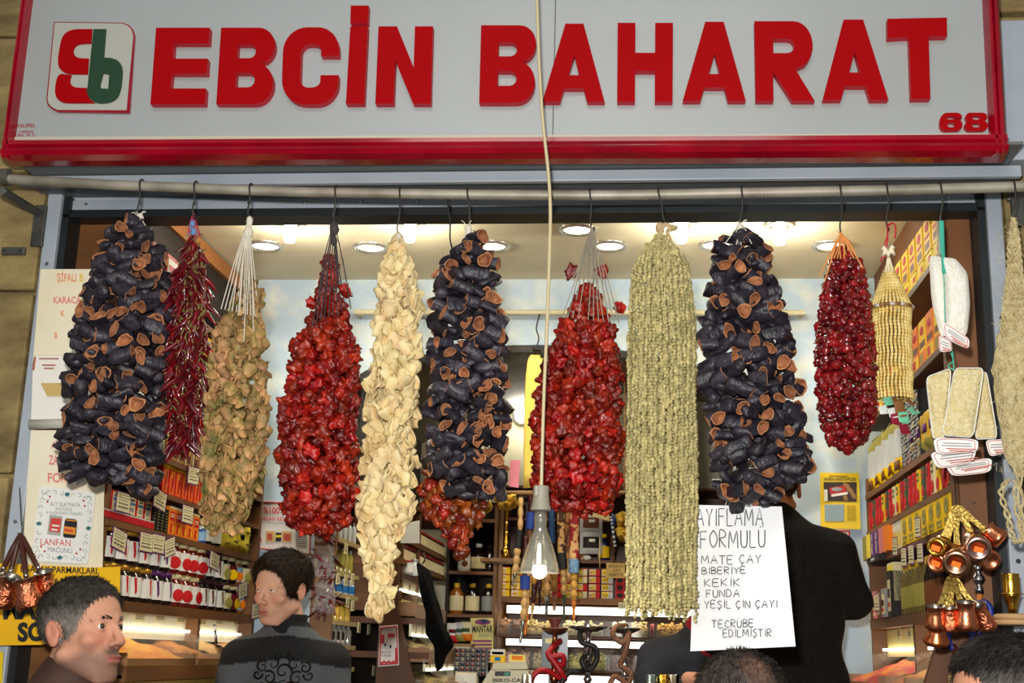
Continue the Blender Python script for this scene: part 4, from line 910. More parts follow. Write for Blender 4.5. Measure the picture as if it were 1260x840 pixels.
mb = MB(); mb.tube(smooth_path([at(1174, 586, YC), at(1175, 600, YC), at(1176, 618, YC), at(1178, 626, YC), at(1181, 620, YC)], 3), .0015, 5); solo(mb, 'pot_hook', WIRE, 'wire loop gathering the upper copper pots', 'hook', 'wire hooks on the pipe rail')
cezve('copper pot seen from below, dark ringed base with sticker, lowest centre of upper bunch', (1176.5, 694), (1178, 681), 16.4, 14, YC-.075, YC+.0, H1, YC, M('dark_copper', (190, 140, 112), .28, 1.))
cezve('copper pot seen from below, mauve shiny base with sticker, right of centre in upper bunch', (1204, 676), (1200, 664), 15.8, 13, YC-.06, YC+.015, H1, YC, M('mauve_copper', (214, 172, 160), .25, 1.))
cezve('small brass yellow pot with orange sticker at the left of upper bunch', (1151.5, 674), (1160, 668), 11.5, 10, YC-.045, YC+.02, H1, YC, GOLD)
cezve('small copper pot with orange sticker under the brass yellow one', (1151.5, 693), (1162, 686), 12, 10, YC-.03, YC+.03, H1, YC, COP)
cezve('copper pot lying tilted at the upper right of upper bunch, sticker on base', (1233, 665), (1214, 650), 12.5, 11, YC-.02, YC-.01, H1, YC, COP)
cezve('plain copper pot half hidden behind the mauve based pot', (1219, 690), (1209, 680), 13, 12, YC-.02, YC+.035, H1, YC, COP, sticker=False)
H2 = (1171, 708)
cezve('copper pot with wide open mouth at left of lower bunch', (1151, 773), (1151, 745), 12.5, 11.5, YC-.03, YC-.045, H2, YC, COP, sticker=False)
cezve('slim copper pot second from left in lower bunch', (1170, 776), (1168, 747), 10.5, 9.5, YC-.025, YC-.04, H2, YC, COPH, sticker=False)
cezve('large bright copper pot in the middle of lower bunch', (1189, 774), (1188, 740), 14.5, 12.5, YC-.04, YC-.055, H2, YC, COP, sticker=False)
cezve('copper pot leaning to the right end of lower bunch', (1217, 774), (1203, 744), 11, 10, YC-.01, YC-.03, H2, YC, COPH, sticker=False)
cezve('copper pot with flared base hanging lowest in lower bunch', (1152, 792), (1153, 770), 15.5, 11, YC+.02, YC+.005, H2, YC+.03, M('rust_copper', (214, 122, 76), .3, 1.), sticker=False)
YCL = -.30; H3 = (25.5, 656)
hk = MB(); hk.tube(smooth_path([at(26, 640, YCL), at(27, 650, YCL), at(25, 660, YCL), at(22, 655, YCL)], 3), .0015, 5); hk.tube([at(26, 640, YCL), at(24, 600, -.06)], .0015, 5); solo(hk, 'pot_hook', WIRE, 'wire hook gathering the four wooden handled copper pots on the left', 'hook', 'wire hooks on the pipe rail')
G3 = 'copper pots with wooden handles at the left'
cezve('small hammered copper pot with dark wooden handle, right one at left edge', (58, 728), (53, 703), 10.5, 11.5, YCL-.03, YCL-.05, H3, YCL, COPH, WDH, False, G3, True)
cezve('largest hammered copper pot with dark wooden handle, middle one at left edge', (38, 747), (30, 712), 17, 14.5, YCL-.06, YCL-.075, H3, YCL, COPH, WDH, False, G3, True)
cezve('hammered copper pot with dark wooden handle cut by left edge', (1, 744), (13, 709), 15, 13, YCL-.03, YCL-.05, H3, YCL, COPH, WDH, False, G3, True)
cezve('copper pot cut by the left picture edge with highest wooden handle', (-16, 735), (-6, 702), 14, 12, YCL, YCL-.02, H3, YCL, COPH, WDH, False, G3, True)
# brass vessel and rope at far right
bz = at(1246, 754, -.2); s = 1/pxm(bz); e = empty('brass_funnel', bz, 'golden brass funnel vessel with flat collar at right edge', 'brass vessel')
mb = MB().lathe([(r_*s, d*s) for r_, d in [(5, 0), (5.5, 6), (10, 20), (11, 22)]], bz, 24); part(mb, 'cone', GOLD, e, True)
mb = MB().lathe([(r_*s, d*s) for r_, d in [(11, 22), (18, 22.3), (18, 23.3), (11, 23.6)]], bz, 28); part(mb, 'collar', GOLD, e, 'auto')
mb = MB().lathe([(r_*s, d*s) for r_, d in [(10, 23.5), (10.6, 32), (10.4, 46), (11, 47.5), (10, 47.5), (9.4, 30), (.1, 27)]], bz, 28, cap=False); part(mb, 'cup', GOLD, e, True)
mb = MB(); c = at(1250, 759, -.2)
for k in range(2): mb.tube([c+Vector((.042*math.cos(t), .042*math.sin(t), -.012*k)) for t in [2*PI*i/24 for i in range(25)]], .0065, 8)
solo(mb, 'rope_coil', M('tan_rope', (186, 150, 104), .8), 'tan rope coil below the golden brass funnel', 'rope', smooth=True)
# ================================================================== CEILING LIGHTS
ZC = 3.035
def atz(px, py, Z):
    d = ray(px, py); return CAMP+d*((Z-CZ)/d.z)
RINGM = M('chrome_ring', (214, 208, 196), .25, .8); LENS = M('lit_lens', (255, 246, 222), .4, emit=5.)
nmd = ['leftmost', 'second from left', 'third from left', 'one nearest the street above the bulb cable', 'fourth from left in the back row', 'fifth from left in the back row', 'rightmost']
for i, (x, y) in enumerate([(327, 301), (456, 303), (605, 301), (711, 281), (750, 301), (882, 300), (1022, 301)]):
    p = atz(x, y, ZC); e = empty('ceiling_light', p, 'recessed round ceiling spot with chrome ring, '+nmd[i], 'ceiling light', 'recessed ceiling spots')
    mb = MB().lathe([(.048, .0), (.066, -.0), (.068, -.004), (.064, -.010), (.052, -.012), (.048, -.006)], p, 32, cap=False); part(mb, 'ring', RINGM, e, True)
    mb = MB().lathe([(.0005, -.003), (.03, -.0045), (.049, -.004), (.049, -.0005), (.0005, -.0005)], p, 28, cap=False); part(mb, 'lens', LENS, e, True)
    mb = MB(); mb.tube([p+Vector((.02, -.055, -.01)), p+Vector((.02, -.056, -.026))], .002, 6); mb.tube([p+Vector((-.05, -.03, -.01)), p+Vector((-.05, -.03, -.022))], .002, 6); part(mb, 'clip', RINGM, e)
    lamp('spot_light', 'SPOT', p+Vector((0, 0, -.02)), 9, (1, .93, .76), .045, p+Vector((0, 0, -1)), math.radians(150), .7)
for i, (x, y, w) in enumerate([(358, 274, 'leftmost'), (505, 273, 'second from left'), (838, 274, 'third from left'), (959, 276, 'rightmost')]):
    p = atz(x, y, ZC); e = empty('ceiling_bulb', p, 'bare glowing bulb sticking down from the ceiling, '+w+' of four', 'ceiling light', 'bare ceiling bulbs')
    mb = MB().lathe([(.03, 0), (.052, -.001), (.054, -.005), (.046, -.010), (.032, -.008)], p, 28, cap=False); part(mb, 'ring', RINGM, e, True)
    mb = MB().lathe([(.022, -.0), (.022, -.02), (.0205, -.022), (.0205, -.06), (.016, -.07), (.0005, -.072)], p, 20, cap=False); part(mb, 'bulb', M('lit_spot_bulb', (255, 250, 236), .4, emit=9.), e, True)
    lamp('bulb_light', 'POINT', p+Vector((0, 0, -.09)), 6, (1, .94, .78), .03)

# ================================================================== GOODS ON SHELVES
ML = Matrix(((0, -1, 0), (1, 0, 0), (0, 0, 1)))     # left unit: local x -> +Y, depth -> -X
MR = Matrix(((0, 1, 0), (-1, 0, 0), (0, 0, 1)))     # right unit: local x -> -Y, depth -> +X
MBk = Matrix.Identity(3)                            # facing the street
PM = {}
def pc(name, c, rough=.45): 
    return M('print_'+name, c, max(rough, .3)+.12, spec=.22)
pc('white', (230, 226, 214)); pc('red', (196, 28, 30)); pc('yellow', (238, 192, 8)); pc('dark', (36, 28, 26)); pc('blue', (40, 110, 170)); pc('green', (60, 84, 60)); pc('orange', (232, 124, 26)); pc('purple', (96, 38, 110)); pc('cream', (222, 208, 160)); pc('brown', (110, 64, 34)); pc('pink', (204, 120, 120)); pc('grey', (140, 140, 136)); pc('gold', (214, 170, 44), .3); pc('olive', (150, 140, 66)); pc('paleyellow', (240, 216, 66)); pc('skyblue', (140, 180, 206)); pc('maroon', (104, 24, 30)); pc('black', (20, 18, 18)); pc('silver', (190, 190, 190), .25)
pm = lambda n: MC['print_'+n]
def boxk(w, d, h, body, pans=(), dash=(), ovals=(), letters=()):
    """printed carton; pans/dash: (x0,x1,z0,z1,colour) in fractions of the front face"""
    names = [body]; mb = MB(); mb.bb(-w/2, w/2, 0, d, 0, h, 0)
    def mi(c):
        if c not in names: names.append(c)
        return names.index(c)
    for x0, x1, z0, z1, c in pans: mb.bb(-w/2+x0*w, -w/2+x1*w, -.0008, .0002, z0*h, z1*h, mi(c))
    for x0, x1, z0, z1, c in dash: mb.bb(-w/2+x0*w, -w/2+x1*w, -.0016, .0002, z0*h, z1*h, mi(c))
    for cx, cz_, rx, rz_, c in ovals: mb.ball((-w/2+cx*w, -.0008, cz_*h), (rx*w, .0018, rz_*h), 12, mi(c))
    for s, x0, x1, z, hh, c in letters: mb.mesh(text_mb(s, (-w/2+x0*w, -.0014, z*h), (1, 0, 0), (0, 0, 1), (x1-x0)*w, hh*h, .0005, .02), None, mi(c))
    return mb.data('carton', [pm(n) for n in names])
def lat(prof, m, n=16): return MB().lathe(prof, n=n).data('part', m, True)
def jark(r, h, glass, lid, label, tri=None, wrap=1.45):
    """jar: body, lid, label wrapped round the front"""
    hb = h*.84; ch = []
    body = lat([(.0005, 0), (r*.92, 0), (r, .004), (r, hb*.86), (r*.8, hb), (r*.78, h*.9), (.0005, h*.9)], glass)
    ch.append(('lid', lat([(r*.80, h*.86), (r*.86, h*.862), (r*.87, h*.99), (r*.82, h), (.0005, h)], lid)))
    names = [label] + [c for c in (tri or []) if True]
    mb = MB(); vs = []; n = 10; R = r+.0008; z0, z1 = hb*.16, hb*.84
    for i in range(n+1):
        a = -PI/2+lerp(-wrap, wrap, i/n); vs += [(R*math.cos(a), R*math.sin(a), z0), (R*math.cos(a), R*math.sin(a), z1), ((R-.0006)*math.cos(a), (R-.0006)*math.sin(a), z1), ((R-.0006)*math.cos(a), (R-.0006)*math.sin(a), z0)]
    mb.add(vs, [(i*4+k, i*4+(k+1) % 4, i*4+4+(k+1) % 4, i*4+4+k) for i in range(n) for k in range(4)], 0)
    if tri:
        cy = lambda x, z: (R+.0006)*Vector((math.sin(x/R), -math.cos(x/R), 0))+Vector((0, 0, z))
        if tri[1] == 'tri':
            for c, (k0, k1) in ((1, (.95, .15)),):
                P_ = [cy(-r*.75, z1*.98), cy(0, z1*.98), cy(r*.75, z1*.98), cy(r*.1, lerp(z0, z1, .12))]; mb.prism(P_, (0, -.0006, 0), 1); P_ = [cy(-r*.4, lerp(z0, z1, .62)), cy(r*.4, lerp(z0, z1, .62)), cy(r*.4, lerp(z0, z1, .74)), cy(-r*.4, lerp(z0, z1, .74))]; mb.prism(P_, (0, -.0012, 0), 0)
        else:
            mb.ball(cy(r*.2, lerp(z0, z1, .38)), (r*.5, .002, r*.5), 10, 1); mb.prism([cy(-r*.8, z1*.93), cy(r*.8, z1*.93), cy(r*.8, z1), cy(-r*.8, z1)], (0, -.0008, 0), 2)
        mats = [pm(label), pm(tri[0]), pm(tri[2] if len(tri) > 2 else 'yellow')]
    else: mats = [pm(label)]
    ch.append(('label', mb.data('label', mats)))
    return (body, ch)
def bottlek(r, h, glass, cap, label=None, shoulder=.62):
    body = lat([(.0005, 0), (r*.95, 0), (r, .003), (r, h*shoulder), (r*.45, h*(shoulder+.16)), (r*.38, h*.9), (.0005, h*.9)], glass, 12)
    ch = [('cap', lat([(r*.42, h*.86), (r*.46, h*.865), (r*.46, h*.99), (r*.4, h), (.0005, h)], cap, 10))]
    if label:
        ch.append(('label', MB().lathe([(r*1.01, h*.12), (r*1.03, h*.13), (r*1.03, h*shoulder*.85), (r*1.01, h*shoulder*.87)], n=12, cap=False).data('label', [pm(label)], True)))
    return (body, ch)
def pouchk(w, d, h, body, pans=(), dash=()):
    """soft bag: bulged front with crimped top"""
    names = [body]; mb = MB(); nx, nz = 7, 8
    def mi(c):
        if c not in names: names.append(c)
        return names.index(c)
    def fy(u, v): return -d*.5*math.sqrt(max(0, 1-(2*u-1)**4))*math.sqrt(max(0.03, 1-(2*v-1)**6))+.002*math.sin(9*v+5*u)
    vs = []; 
    for s in (1, -1):
        for j in range(nz+1):
            for i in range(nx+1): u, v = i/nx, j/nz; vs.append((w*(u-.5), d/2+s*fy(u, v), h*v))
    o = (nx+1)*(nz+1); q = lambda j, i: j*(nx+1)+i; fs = []; ms = []
    for s in (0, 1):
        for j in range(nz):
            for i in range(nx):
                f = (q(j, i), q(j, i+1), q(j+1, i+1), q(j+1, i)); f = f if s == 0 else f[::-1]; fs.append(tuple(k+o*s for k in f)); m = 0
                u, v = (i+.5)/nx, (j+.5)/nz
                for x0, x1, z0, z1, c in pans:
                    if s == 0 and x0 <= u <= x1 and z0 <= v <= z1: m = mi(c)
                ms.append(m)
    mb.v = vs; mb.f = fs; mb.m = ms; mb.bb(-w/2, w/2, d/2-.001, d/2+.001, h, h*1.05, 0)
    for x0, x1, z0, z1, c in dash: mb.bb(-w/2+x0*w, -w/2+x1*w, -.003, .001, z0*h, z1*h, mi(c))
    return mb.data('pouch', [pm(n) for n in names], True)
def put(name, kind, pos, mtx, label, cat, group=None, yaw=0., scale=1.):
    body, ch = kind if isinstance(kind, tuple) else (kind, [])
    o = bpy.data.objects.new(name, body); link(o); rot = (mtx @ Matrix.Rotation(yaw, 3, 'Z')).to_euler(); o.location = pos; o.rotation_euler = rot; o.scale = (scale,)*3
    for n, d in ch: link(bpy.data.objects.new(n, d), o)
    return tag(o, label, cat, group)
def tagcard(p, mtx, label, w=.035, h=.058, tilt=0., purple=True, white=False):
    key = ('tagcard', w, h, purple, white); 
    if key not in PM:
        mb = MB(); n = 12; pts = []
        for i in range(n*2):
            a = 2*PI*i/(n*2); c, s_ = math.cos(a), math.sin(a); k = 1/max(abs(c), abs(s_)); k *= 1+(.05 if i % 2 else 0); pts.append(Vector((c*k*w/2, 0, s_*k*h/2)))
        mb.prism(pts, (0, .001, 0), 0); mb.prism([v*.88+Vector((0, -.0006, 0)) for v in pts], (0, .0006, 0), 1)
        rr_ = random.Random(len(PM))
        for z, hh in ((.34, .02), (.2, .03), (.08, .02), (-.1, .05), (-.28, .06)):
            x = -.34
            while x < .3: l = rr_.uniform(.05, .16); mb.bb(x*w, min(x+l, .36)*w, -.0014, 0, (z)*h, (z+hh)*h, 2); x += l+.05
        PM[key] = mb.data('price_tag', [pm('purple' if purple else 'cream'), M('tag_cream', (226, 214, 166) if not white else (150, 146, 126), .6), BLACK])
    o = bpy.data.objects.new('price_tag', PM[key]); link(o); o.location = p; o.rotation_euler = (mtx @ Matrix.Rotation(tilt, 3, 'Y')).to_euler()
    return tag(o, label, 'price tag', 'handwritten price tags')
G_DARK = M('dark_molasses_glass', (26, 14, 12), .12, coat=.6); G_RED = M('red_jam_glass', (110, 22, 14), .12, coat=.6); G_AMB = M('amber_glass', (150, 84, 26), .12, coat=.5); G_OLI = M('oil_glass', (150, 138, 60), .12, coat=.5); G_CLR = M('pale_glass', (196, 200, 196), .1, coat=.5)
LIDG = M('gold_lid', (206, 150, 50), .3, .6); LIDW = M('cloth_lid', (226, 212, 166), .7, c2=(190, 170, 110), nscale=60); LIDD = M('dark_lid', (58, 30, 34), .4); LIDR = M('red_lid', (176, 24, 30), .4); LIDS = M('silver_lid', (196, 196, 196), .3, .8); LIDP = M('purple_lid', (84, 34, 92), .4)
K = {}
K['molasses_red'] = jark(.041, .097, G_DARK, LIDG, 'white', ('red', 'tri'))
K['molasses_purple'] = jark(.041, .097, G_DARK, LIDP, 'white', ('purple', 'tri'))
K['jam_red'] = jark(.040, .097, G_RED, LIDW, 'white', ('red', 'ball', 'yellow'))
K['brown_triangle'] = jark(.041, .097, G_DARK, LIDD, 'white', ('brown', 'tri'))
K['cream_jar'] = jark(.036, .092, G_DARK, LIDW, 'cream', ('olive', 'ball', 'cream'))
K['maroon_jar'] = jark(.038, .092, G_DARK, LIDW, 'maroon', ('yellow', 'ball', 'cream'))
K['honey'] = jark(.034, .090, G_AMB, LIDW, 'skyblue', ('orange', 'ball', 'white'))
K['white_label_jar'] = jark(.040, .085, G_DARK, LIDW, 'white')
# ---- left shelf unit
FX = -1.42
lu = empty('shelf_unit', (FX-.1, .7, .1), 'long dark wood shelving along the left wall full of jars and boxes', 'shelving')
mb = MB(); mb.bb(-1.775, -1.765, .05, 1.43, .1, 2.98); part(mb, 'back_panel', DARKW, lu)
for y in (.045, 1.42): mb = MB(); mb.bb(-1.765, FX, y-.0, y+.025, 1.0, 2.32 if y > 1 else 2.9); part(mb, 'side_panel', WOODH, lu)
mb = MB(); mb.bb(-1.765, FX-.01, .87, .895, 1.0, 1.69); part(mb, 'divider', WOODH, lu)
for z, y0, th in ((1.715, .05, .028), (1.925, .05, .018), (2.04, .44, .014), (2.145, .05, .016), (2.285, .05, .016), (2.45, .05, .016), (2.62, .05, .016)):
    mb = MB(); mb.bb(-1.765, FX, y0, 1.42, z-th, z); mb.bb(FX-.001, FX+.006, y0, 1.42, z-th-.002, z-.002); part(mb, 'shelf', WOODH, lu)
mb = MB(); mb.bb(-1.775, -1.60, .05, 1.5, 2.78, 3.03); mb.bb(-1.60, -1.585, .05, 1.5, 2.97, 3.025, 1); part(mb, 'cornice', [DARKW, M('orange_wood', (150, 92, 40), .5)], lu)
mb = MB(); mb.bb(FX-.06, FX-.05, .05, 1.42, 1.615, 1.688); part(mb, 'tag_rail', M('cream_panel', (226, 220, 190), .5), lu)
for y0, y1 in ((.06, .86), (.90, 1.40)): mb = MB(); mb.bb(FX-.045, FX-.03, y0, y1, 1.640, 1.648); part(mb, 'strip_lamp', TUBEL, lu); lamp('strip_light', 'AREA', (FX+.0, (y0+y1)/2, 1.668), .13, (1, .93, .76), y1-y0, (FX+.02, (y0+y1)/2, 1.0), sy=.02).rotation_euler = (0, 0, PI/2)
mb = MB(); mb.bb(-1.765, FX+.088, .05, 1.42, 1.10, 1.512); mb.bb(FX+.088, FX+.10, .05, 1.42, 1.505, 1.545); mb.bb(FX+.088, FX+.104, .05, 1.42, 1.44, 1.503, 1); part(mb, 'counter', [WOODH, M('olive_lip', (128, 104, 40), .4)], lu)
# spice bins
SPC = [('turmeric_bin', 'bin heaped with bright yellow and orange spice under clear cover, nearest the street on left', (236, 168, 0), (226, 120, 6), .07, .60), ('spice_bin', 'bin of brown orange ground spice beside the bright yellow spice', (206, 130, 34), (150, 84, 30), .61, .865), ('spice_bin', 'bin of pale yellow spice holding a metal scoop at the left wall', (216, 168, 90), (196, 140, 50), .90, 1.15), ('spice_bin', 'bin of pale ochre spice at the far end of left wall', (206, 150, 70), (180, 110, 44), 1.16, 1.40)]
def spice_bin(mtx, o, w, dpt, h, c1, c2, name, label, group):
    """trough sloping to the customer: tray, striped heap, curved clear cover; local x along, y depth, z up"""
    e = empty(name, o, label, 'spice bin', group); e.rotation_euler = mtx.to_euler()
    mb = MB(); mb.bb(-w/2, w/2, -.004, .0, -.02, .028); mb.bb(-w/2, w/2, 0, dpt, -.02, -.014); mb.bb(-w/2, -w/2+.006, 0, dpt, -.02, h*.5); mb.bb(w/2-.006, w/2, 0, dpt, -.02, h*.5); o1 = mb.build('tray', WOODL, e)
    nx, ny = 14, 10; vs = []; 
    for j in range(ny+1):
        for i in range(nx+1):
            u, v = i/nx, j/ny; z = h*(.16+.84*v**.8)*(1-.28*(2*u-1)**2*v)+.010*noise.noise(Vector((u*5+o[1]*9, v*5, w*30))); vs.append((w*(.98*u-.49), dpt*(.03+.94*v), z))
    mb = MB(); q = lambda j, i: j*(nx+1)+i; mb.add(vs, [(q(j, i), q(j, i+1), q(j+1, i+1), q(j+1, i)) for j in range(ny) for i in range(nx)])
    b = len(mb.v); mb.add([(vs[i][0], vs[i][1], -.013) for i in range(nx+1)], [(i, i+1, i+1-b, i-b) for i in range(nx)])
    k = 'heap_%d_%d_%d' % c1
    m = M(k, c1, .8, c2=c2, nscale=7, stretch=(1, 4, 1), bump=.3, bscale=120, contrast=(.42, .6)); mb.build('spice_heap', m, e, True)
    mb = MB(); n = 8; vs = []
    for i in range(n+1):
        a = PI/2*i/n; vs += [(-w/2, dpt-dpt*1.02*math.sin(a), h*.18+h*1.05*math.cos(a)-.0), (w/2, dpt-dpt*1.02*math.sin(a), h*.18+h*1.05*math.cos(a))]
    mb.add(vs, [(2*i, 2*i+1, 2*i+3, 2*i+2) for i in range(n)]); mb.add([Vector(v)+Vector((0, .0015, .0015)) for v in vs], [(2*i, 2*i+2, 2*i+3, 2*i+1) for i in range(n)])
    mb.build('cover', M('clear_acrylic', (236, 232, 214), .2, alpha=.08, spec=.3), e, True); return e
for nm, lb, a, b, y0, y1 in SPC: spice_bin(ML, (FX+.085, (y0+y1)/2, 1.535), y1-y0-.01, .155, .085, a, b, 'spice_bin', lb, 'spice bins on the left wall')
sp_ = empty('spice_scoop', (FX+.03, 1.0, 1.62), 'steel scoop spoon stuck in the pale yellow spice', 'scoop'); a, b, c = atx(264, 768, FX+.03), atx(266, 792, FX+.045), atx(277, 808, FX+.055)
part(MB().tube([a, b], [.004, .005], 8), 'handle', CHROME, sp_, True); part(MB().tube([b, lerp(b, c, .3), lerp(b, c, .8), c+Vector((0, .01, -.01))], [.005, .017, .02, .006], 12, flat=.4), 'bowl', CHROME, sp_, True)
# ---- jars: two layers on the long shelf
def jar_row(z, lay, y0):
    y = y0; i = 0; seq = [(.48, 'molasses_red', 'dark gold lidded jar with red triangle label'), (.60, 'molasses_purple', 'dark jar with purple triangle label'), (.92, 'jam_red', 'red brown jar with fruit label'), (1.10, 'brown_triangle', 'dark jar with brown triangle label'), (1.19, 'cream_jar', 'dark cloth lidded jar with cream label'), (1.29, 'maroon_jar', 'dark jar with maroon label'), (1.345, 'honey', 'amber honey jar with pale blue label'), (2, 'cream_jar', 'cream labelled jar at shelf end')]
    while y < 1.39:
        k, d = [(a, b) for e, a, b in seq if y < e][0]
        put('jar', K[k], (FX-.046, y, z), ML, '%s, %s of %s layer from the street' % (d, ORD[i], lay), 'jar', 'jars on the left wall shelf', r.uniform(-.3, .3) - .5)
        y += .083 if y < 1.1 else .078; i += 1
jar_row(1.716, 'bottom', .10); jar_row(1.8135, 'upper', .06)
# ---- upper left shelf: cartons
redbox = boxk(.056, .05, .072, 'red', [(.14, .86, .06, .94, 'cream')], [(.2, .8, .62, .72, 'blue'), (.25, .75, .78, .82, 'dark'), (.3, .7, .36, .52, 'grey'), (.3, .7, .12, .28, 'grey'), (.3, .7, .84, .86, 'dark')])
for i in range(6): put('carton', redbox, (FX-.008, .065+.0585*i, 1.9335), ML, '%s red and cream carton from the street in the red tray on the left' % ORD[i], 'carton', 'red cartons in the tray')
mb = MB(); mb.bb(FX-.07, FX+.0, .03, .39, 1.926, 1.9325, 0); mb.bb(FX-.002, FX+.002, .03, .39, 1.926, 1.944, 1); mb.bb(FX-.001, FX+.001, .03, .39, 1.944, 1.948, 2); mb.bb(FX-.09, FX-.06, .03, .39, 1.926, 2.01, 0); solo(mb, 'display_tray', [RED, RED, pm('silver')], 'red card display tray holding the red and cream cartons', 'tray')
blk = boxk(.03, .05, .072, 'black', [], [(.3, .7, .1+.12*k, .13+.12*k, 'olive') for k in range(7)])
for i in range(4): put('carton', blk, (FX-.01, .415+.033*i, 1.926), ML, '%s slim black carton from the street beside the red tray' % ORD[i], 'carton', 'black cartons beside the red tray')
org = boxk(.05, .06, .085, 'orange', [(.0, 1, .92, 1, 'cream'), (.12, .88, .5, .82, 'red')], [(.2, .8, .62, .66, 'cream'), (.2, .8, .70, .74, 'cream'), (.3, .55, .08, .4, 'red'), (.6, .75, .1, .3, 'yellow')])
for i in range(5): put('carton', org, (FX-.008, .555+.054*i, 1.926), ML, '%s orange tea carton from the street left of the yellow packets' % ORD[i], 'carton', 'orange tea cartons')
put('jar', jark(.02, .05, M('blue_pot', (30, 80, 150), .3), LIDS, 'skyblue'), (FX-.02, .845, 1.926), ML, 'tiny blue jar beside the orange tea cartons', 'jar')
for i in range(2): put('jar', K['white_label_jar'], (FX-.045, .92+.09*i, 1.926), ML, ('left' if i == 0 else 'right')+' dark jar with plain white label and cloth lid beside the yellow packets', 'jar', 'white label jars')
yp = pouchk(.12, .04, .105, 'paleyellow', (), [(.3, .5, .45, .62, 'dark'), (.33, .47, .5, .58, 'white'), (.15, .35, .2, .24, 'olive'), (.6, .85, .3, .34, 'olive'), (.6, .8, .7, .74, 'olive'), (.2, .4, .75, .8, 'olive')])
for i in range(2): put('packet', yp, (FX+.0, 1.12+.13*i, 1.926), ML, ('nearer' if i == 0 else 'farther')+' pale yellow packet at the end of left shelf by the poster', 'packet', 'yellow packets', -.25)
chl = boxk(.05, .06, .095, 'red', [(0, 1, .82, .95, 'yellow'), (.15, .85, .05, .78, 'orange')], [(.3, .6, .1, .55, 'red'), (.55, .7, .3, .7, 'maroon')])
for i in range(10): put('carton', chl, (FX-.008, .47+.056*i, 2.041), ML, '%s red and orange pepper carton from the street on the thin left shelf' % ORD[i], 'carton', 'red and orange cartons')
tal = boxk(.06, .06, .115, 'red', [(.06, .94, .04, .96, 'olive'), (0, .08, 0, 1, 'white'), (.1, .9, .8, .94, 'red')], [(.3, .75, .1, .5, 'maroon'), (.4, .6, .3, .7, 'paleyellow')])
for i in range(12): put('carton', tal, (FX-.008, .12+.066*i, 2.146), ML, '%s tall red and olive carton from the street above the pepper cartons' % ORD[i], 'carton', 'red and olive cartons')
yb2 = boxk(.11, .05, .13, 'yellow', [(.08, .92, .06, .45, 'skyblue'), (.08, .92, .55, .9, 'skyblue')], [(.2, .8, .15, .4, 'olive'), (.2, .8, .6, .85, 'red')])
for i in range(3): put('carton', yb2, (FX-.01, .62+.14*i, 2.46), ML, '%s yellow and blue carton high on left shelf behind the chillies' % ORD[i], 'carton', 'yellow and blue cartons')
rr2 = boxk(.09, .05, .12, 'red', [(.1, .9, .5, .9, 'white')], [(.2, .8, .6, .75, 'red'), (.2, .8, .1, .4, 'cream')])
for i in range(6): put('carton', rr2, (FX-.01, .3+.13*i, 2.29), ML, '%s red and white carton from the street on left shelf behind the chillies' % ORD[i], 'carton', 'red and white cartons')
for i in range(3): put('carton', rr2, (FX-.01, .25+.12*i, 2.63), ML, '%s red and white carton on the top left shelf' % ORD[i], 'carton', 'red and white cartons')
for i, (x, y, s, w) in enumerate([(152, 618, 0, 'on the red tray'), (197, 615, .1, 'over the black cartons'), (231, 633, 0, 'over the orange tea cartons'), (238, 585, -.05, 'on the edge above pepper cartons'), (147, 664, .12, 'leftmost on the upper row of jars'), (180, 667, 0, 'on the upper jars, second from left'), (195, 669, .0, 'on the upper jars, third from left'), (209, 673, -.25, 'on the upper jars, tilted and bright'), (264, 690, .1, 'by the brown triangle jars'), (299, 726, -.2, 'with a large price beside the maroon jars'), (315, 751, -.1, 'lowest one at the far end of the jar shelf')]):
    tagcard(atx(x, y, FX+.012), ML, 'cream price tag with purple edge '+w, .10 if i not in (7,) else .085, .055, s)
for i, (x, y) in enumerate([(172, 757), (197, 758), (223, 760), (249, 763), (270, 763), (291, 764)]): tagcard(atx(x, y, FX-.048), ML, 'small grey price tag on the lit left rail, %s from the street' % ORD[i], .085, .036, 0, False, True)
# ---- right shelf unit
GX = .80
ru = empty('shelf_unit', (GX+.1, .7, .1), 'tall brown wood shelving along the right wall full of cartons and bottles', 'shelving')
mb = MB(); mb.bb(1.165, 1.175, .09, 1.45, .1, 2.98); part(mb, 'back_panel', DARKW, ru)
mb = MB(); mb.bb(GX, 1.165, 1.435, 1.455, 1.0, 2.25); part(mb, 'side_panel', WOODH, ru)
mb = MB(); mb.bb(GX-.025, .852, .06, .085, 1.70, 2.78); mb.bb(GX-.012, .852, .05, .06, 1.70, 2.75, 1)
for x, z in ((.80, 2.62), (.82, 2.28), (.80, 1.93), (.82, 2.0)): mb.ball((x, .049, z), (.004, .003, .004), 8, 2)
part(mb, 'front_panel', [WOODH, M('warm_wood_panel', (132, 84, 44), .5, c2=(100, 60, 30), nscale=6, stretch=(1, 1, .12)), CHROME], ru)
for z, th in ((1.752, .03), (1.957, .018), (2.062, .018), (2.19, .018), (2.44, .018), (2.69, .018)):
    mb = MB(); mb.bb(GX, 1.165, .09, 1.435, z-th, z); mb.bb(GX-.006, GX+.001, .09, 1.435, z-th-.002, z-.002); part(mb, 'shelf', WOOD if z > 2.4 else WOODH, ru)
mb = MB(); mb.bb(.87, 1.175, .09, 1.5, 2.86, 3.03); part(mb, 'cornice', WOOD, ru)
mb = MB(); mb.bb(GX, 1.165, .72, .745, 1.0, 1.73); part(mb, 'divider', WOODH, ru)
mb = MB(); mb.bb(GX+.05, GX+.06, .09, 1.435, 1.63, 1.72); part(mb, 'tag_rail', M('yellow_panel', (232, 216, 140), .5), ru)
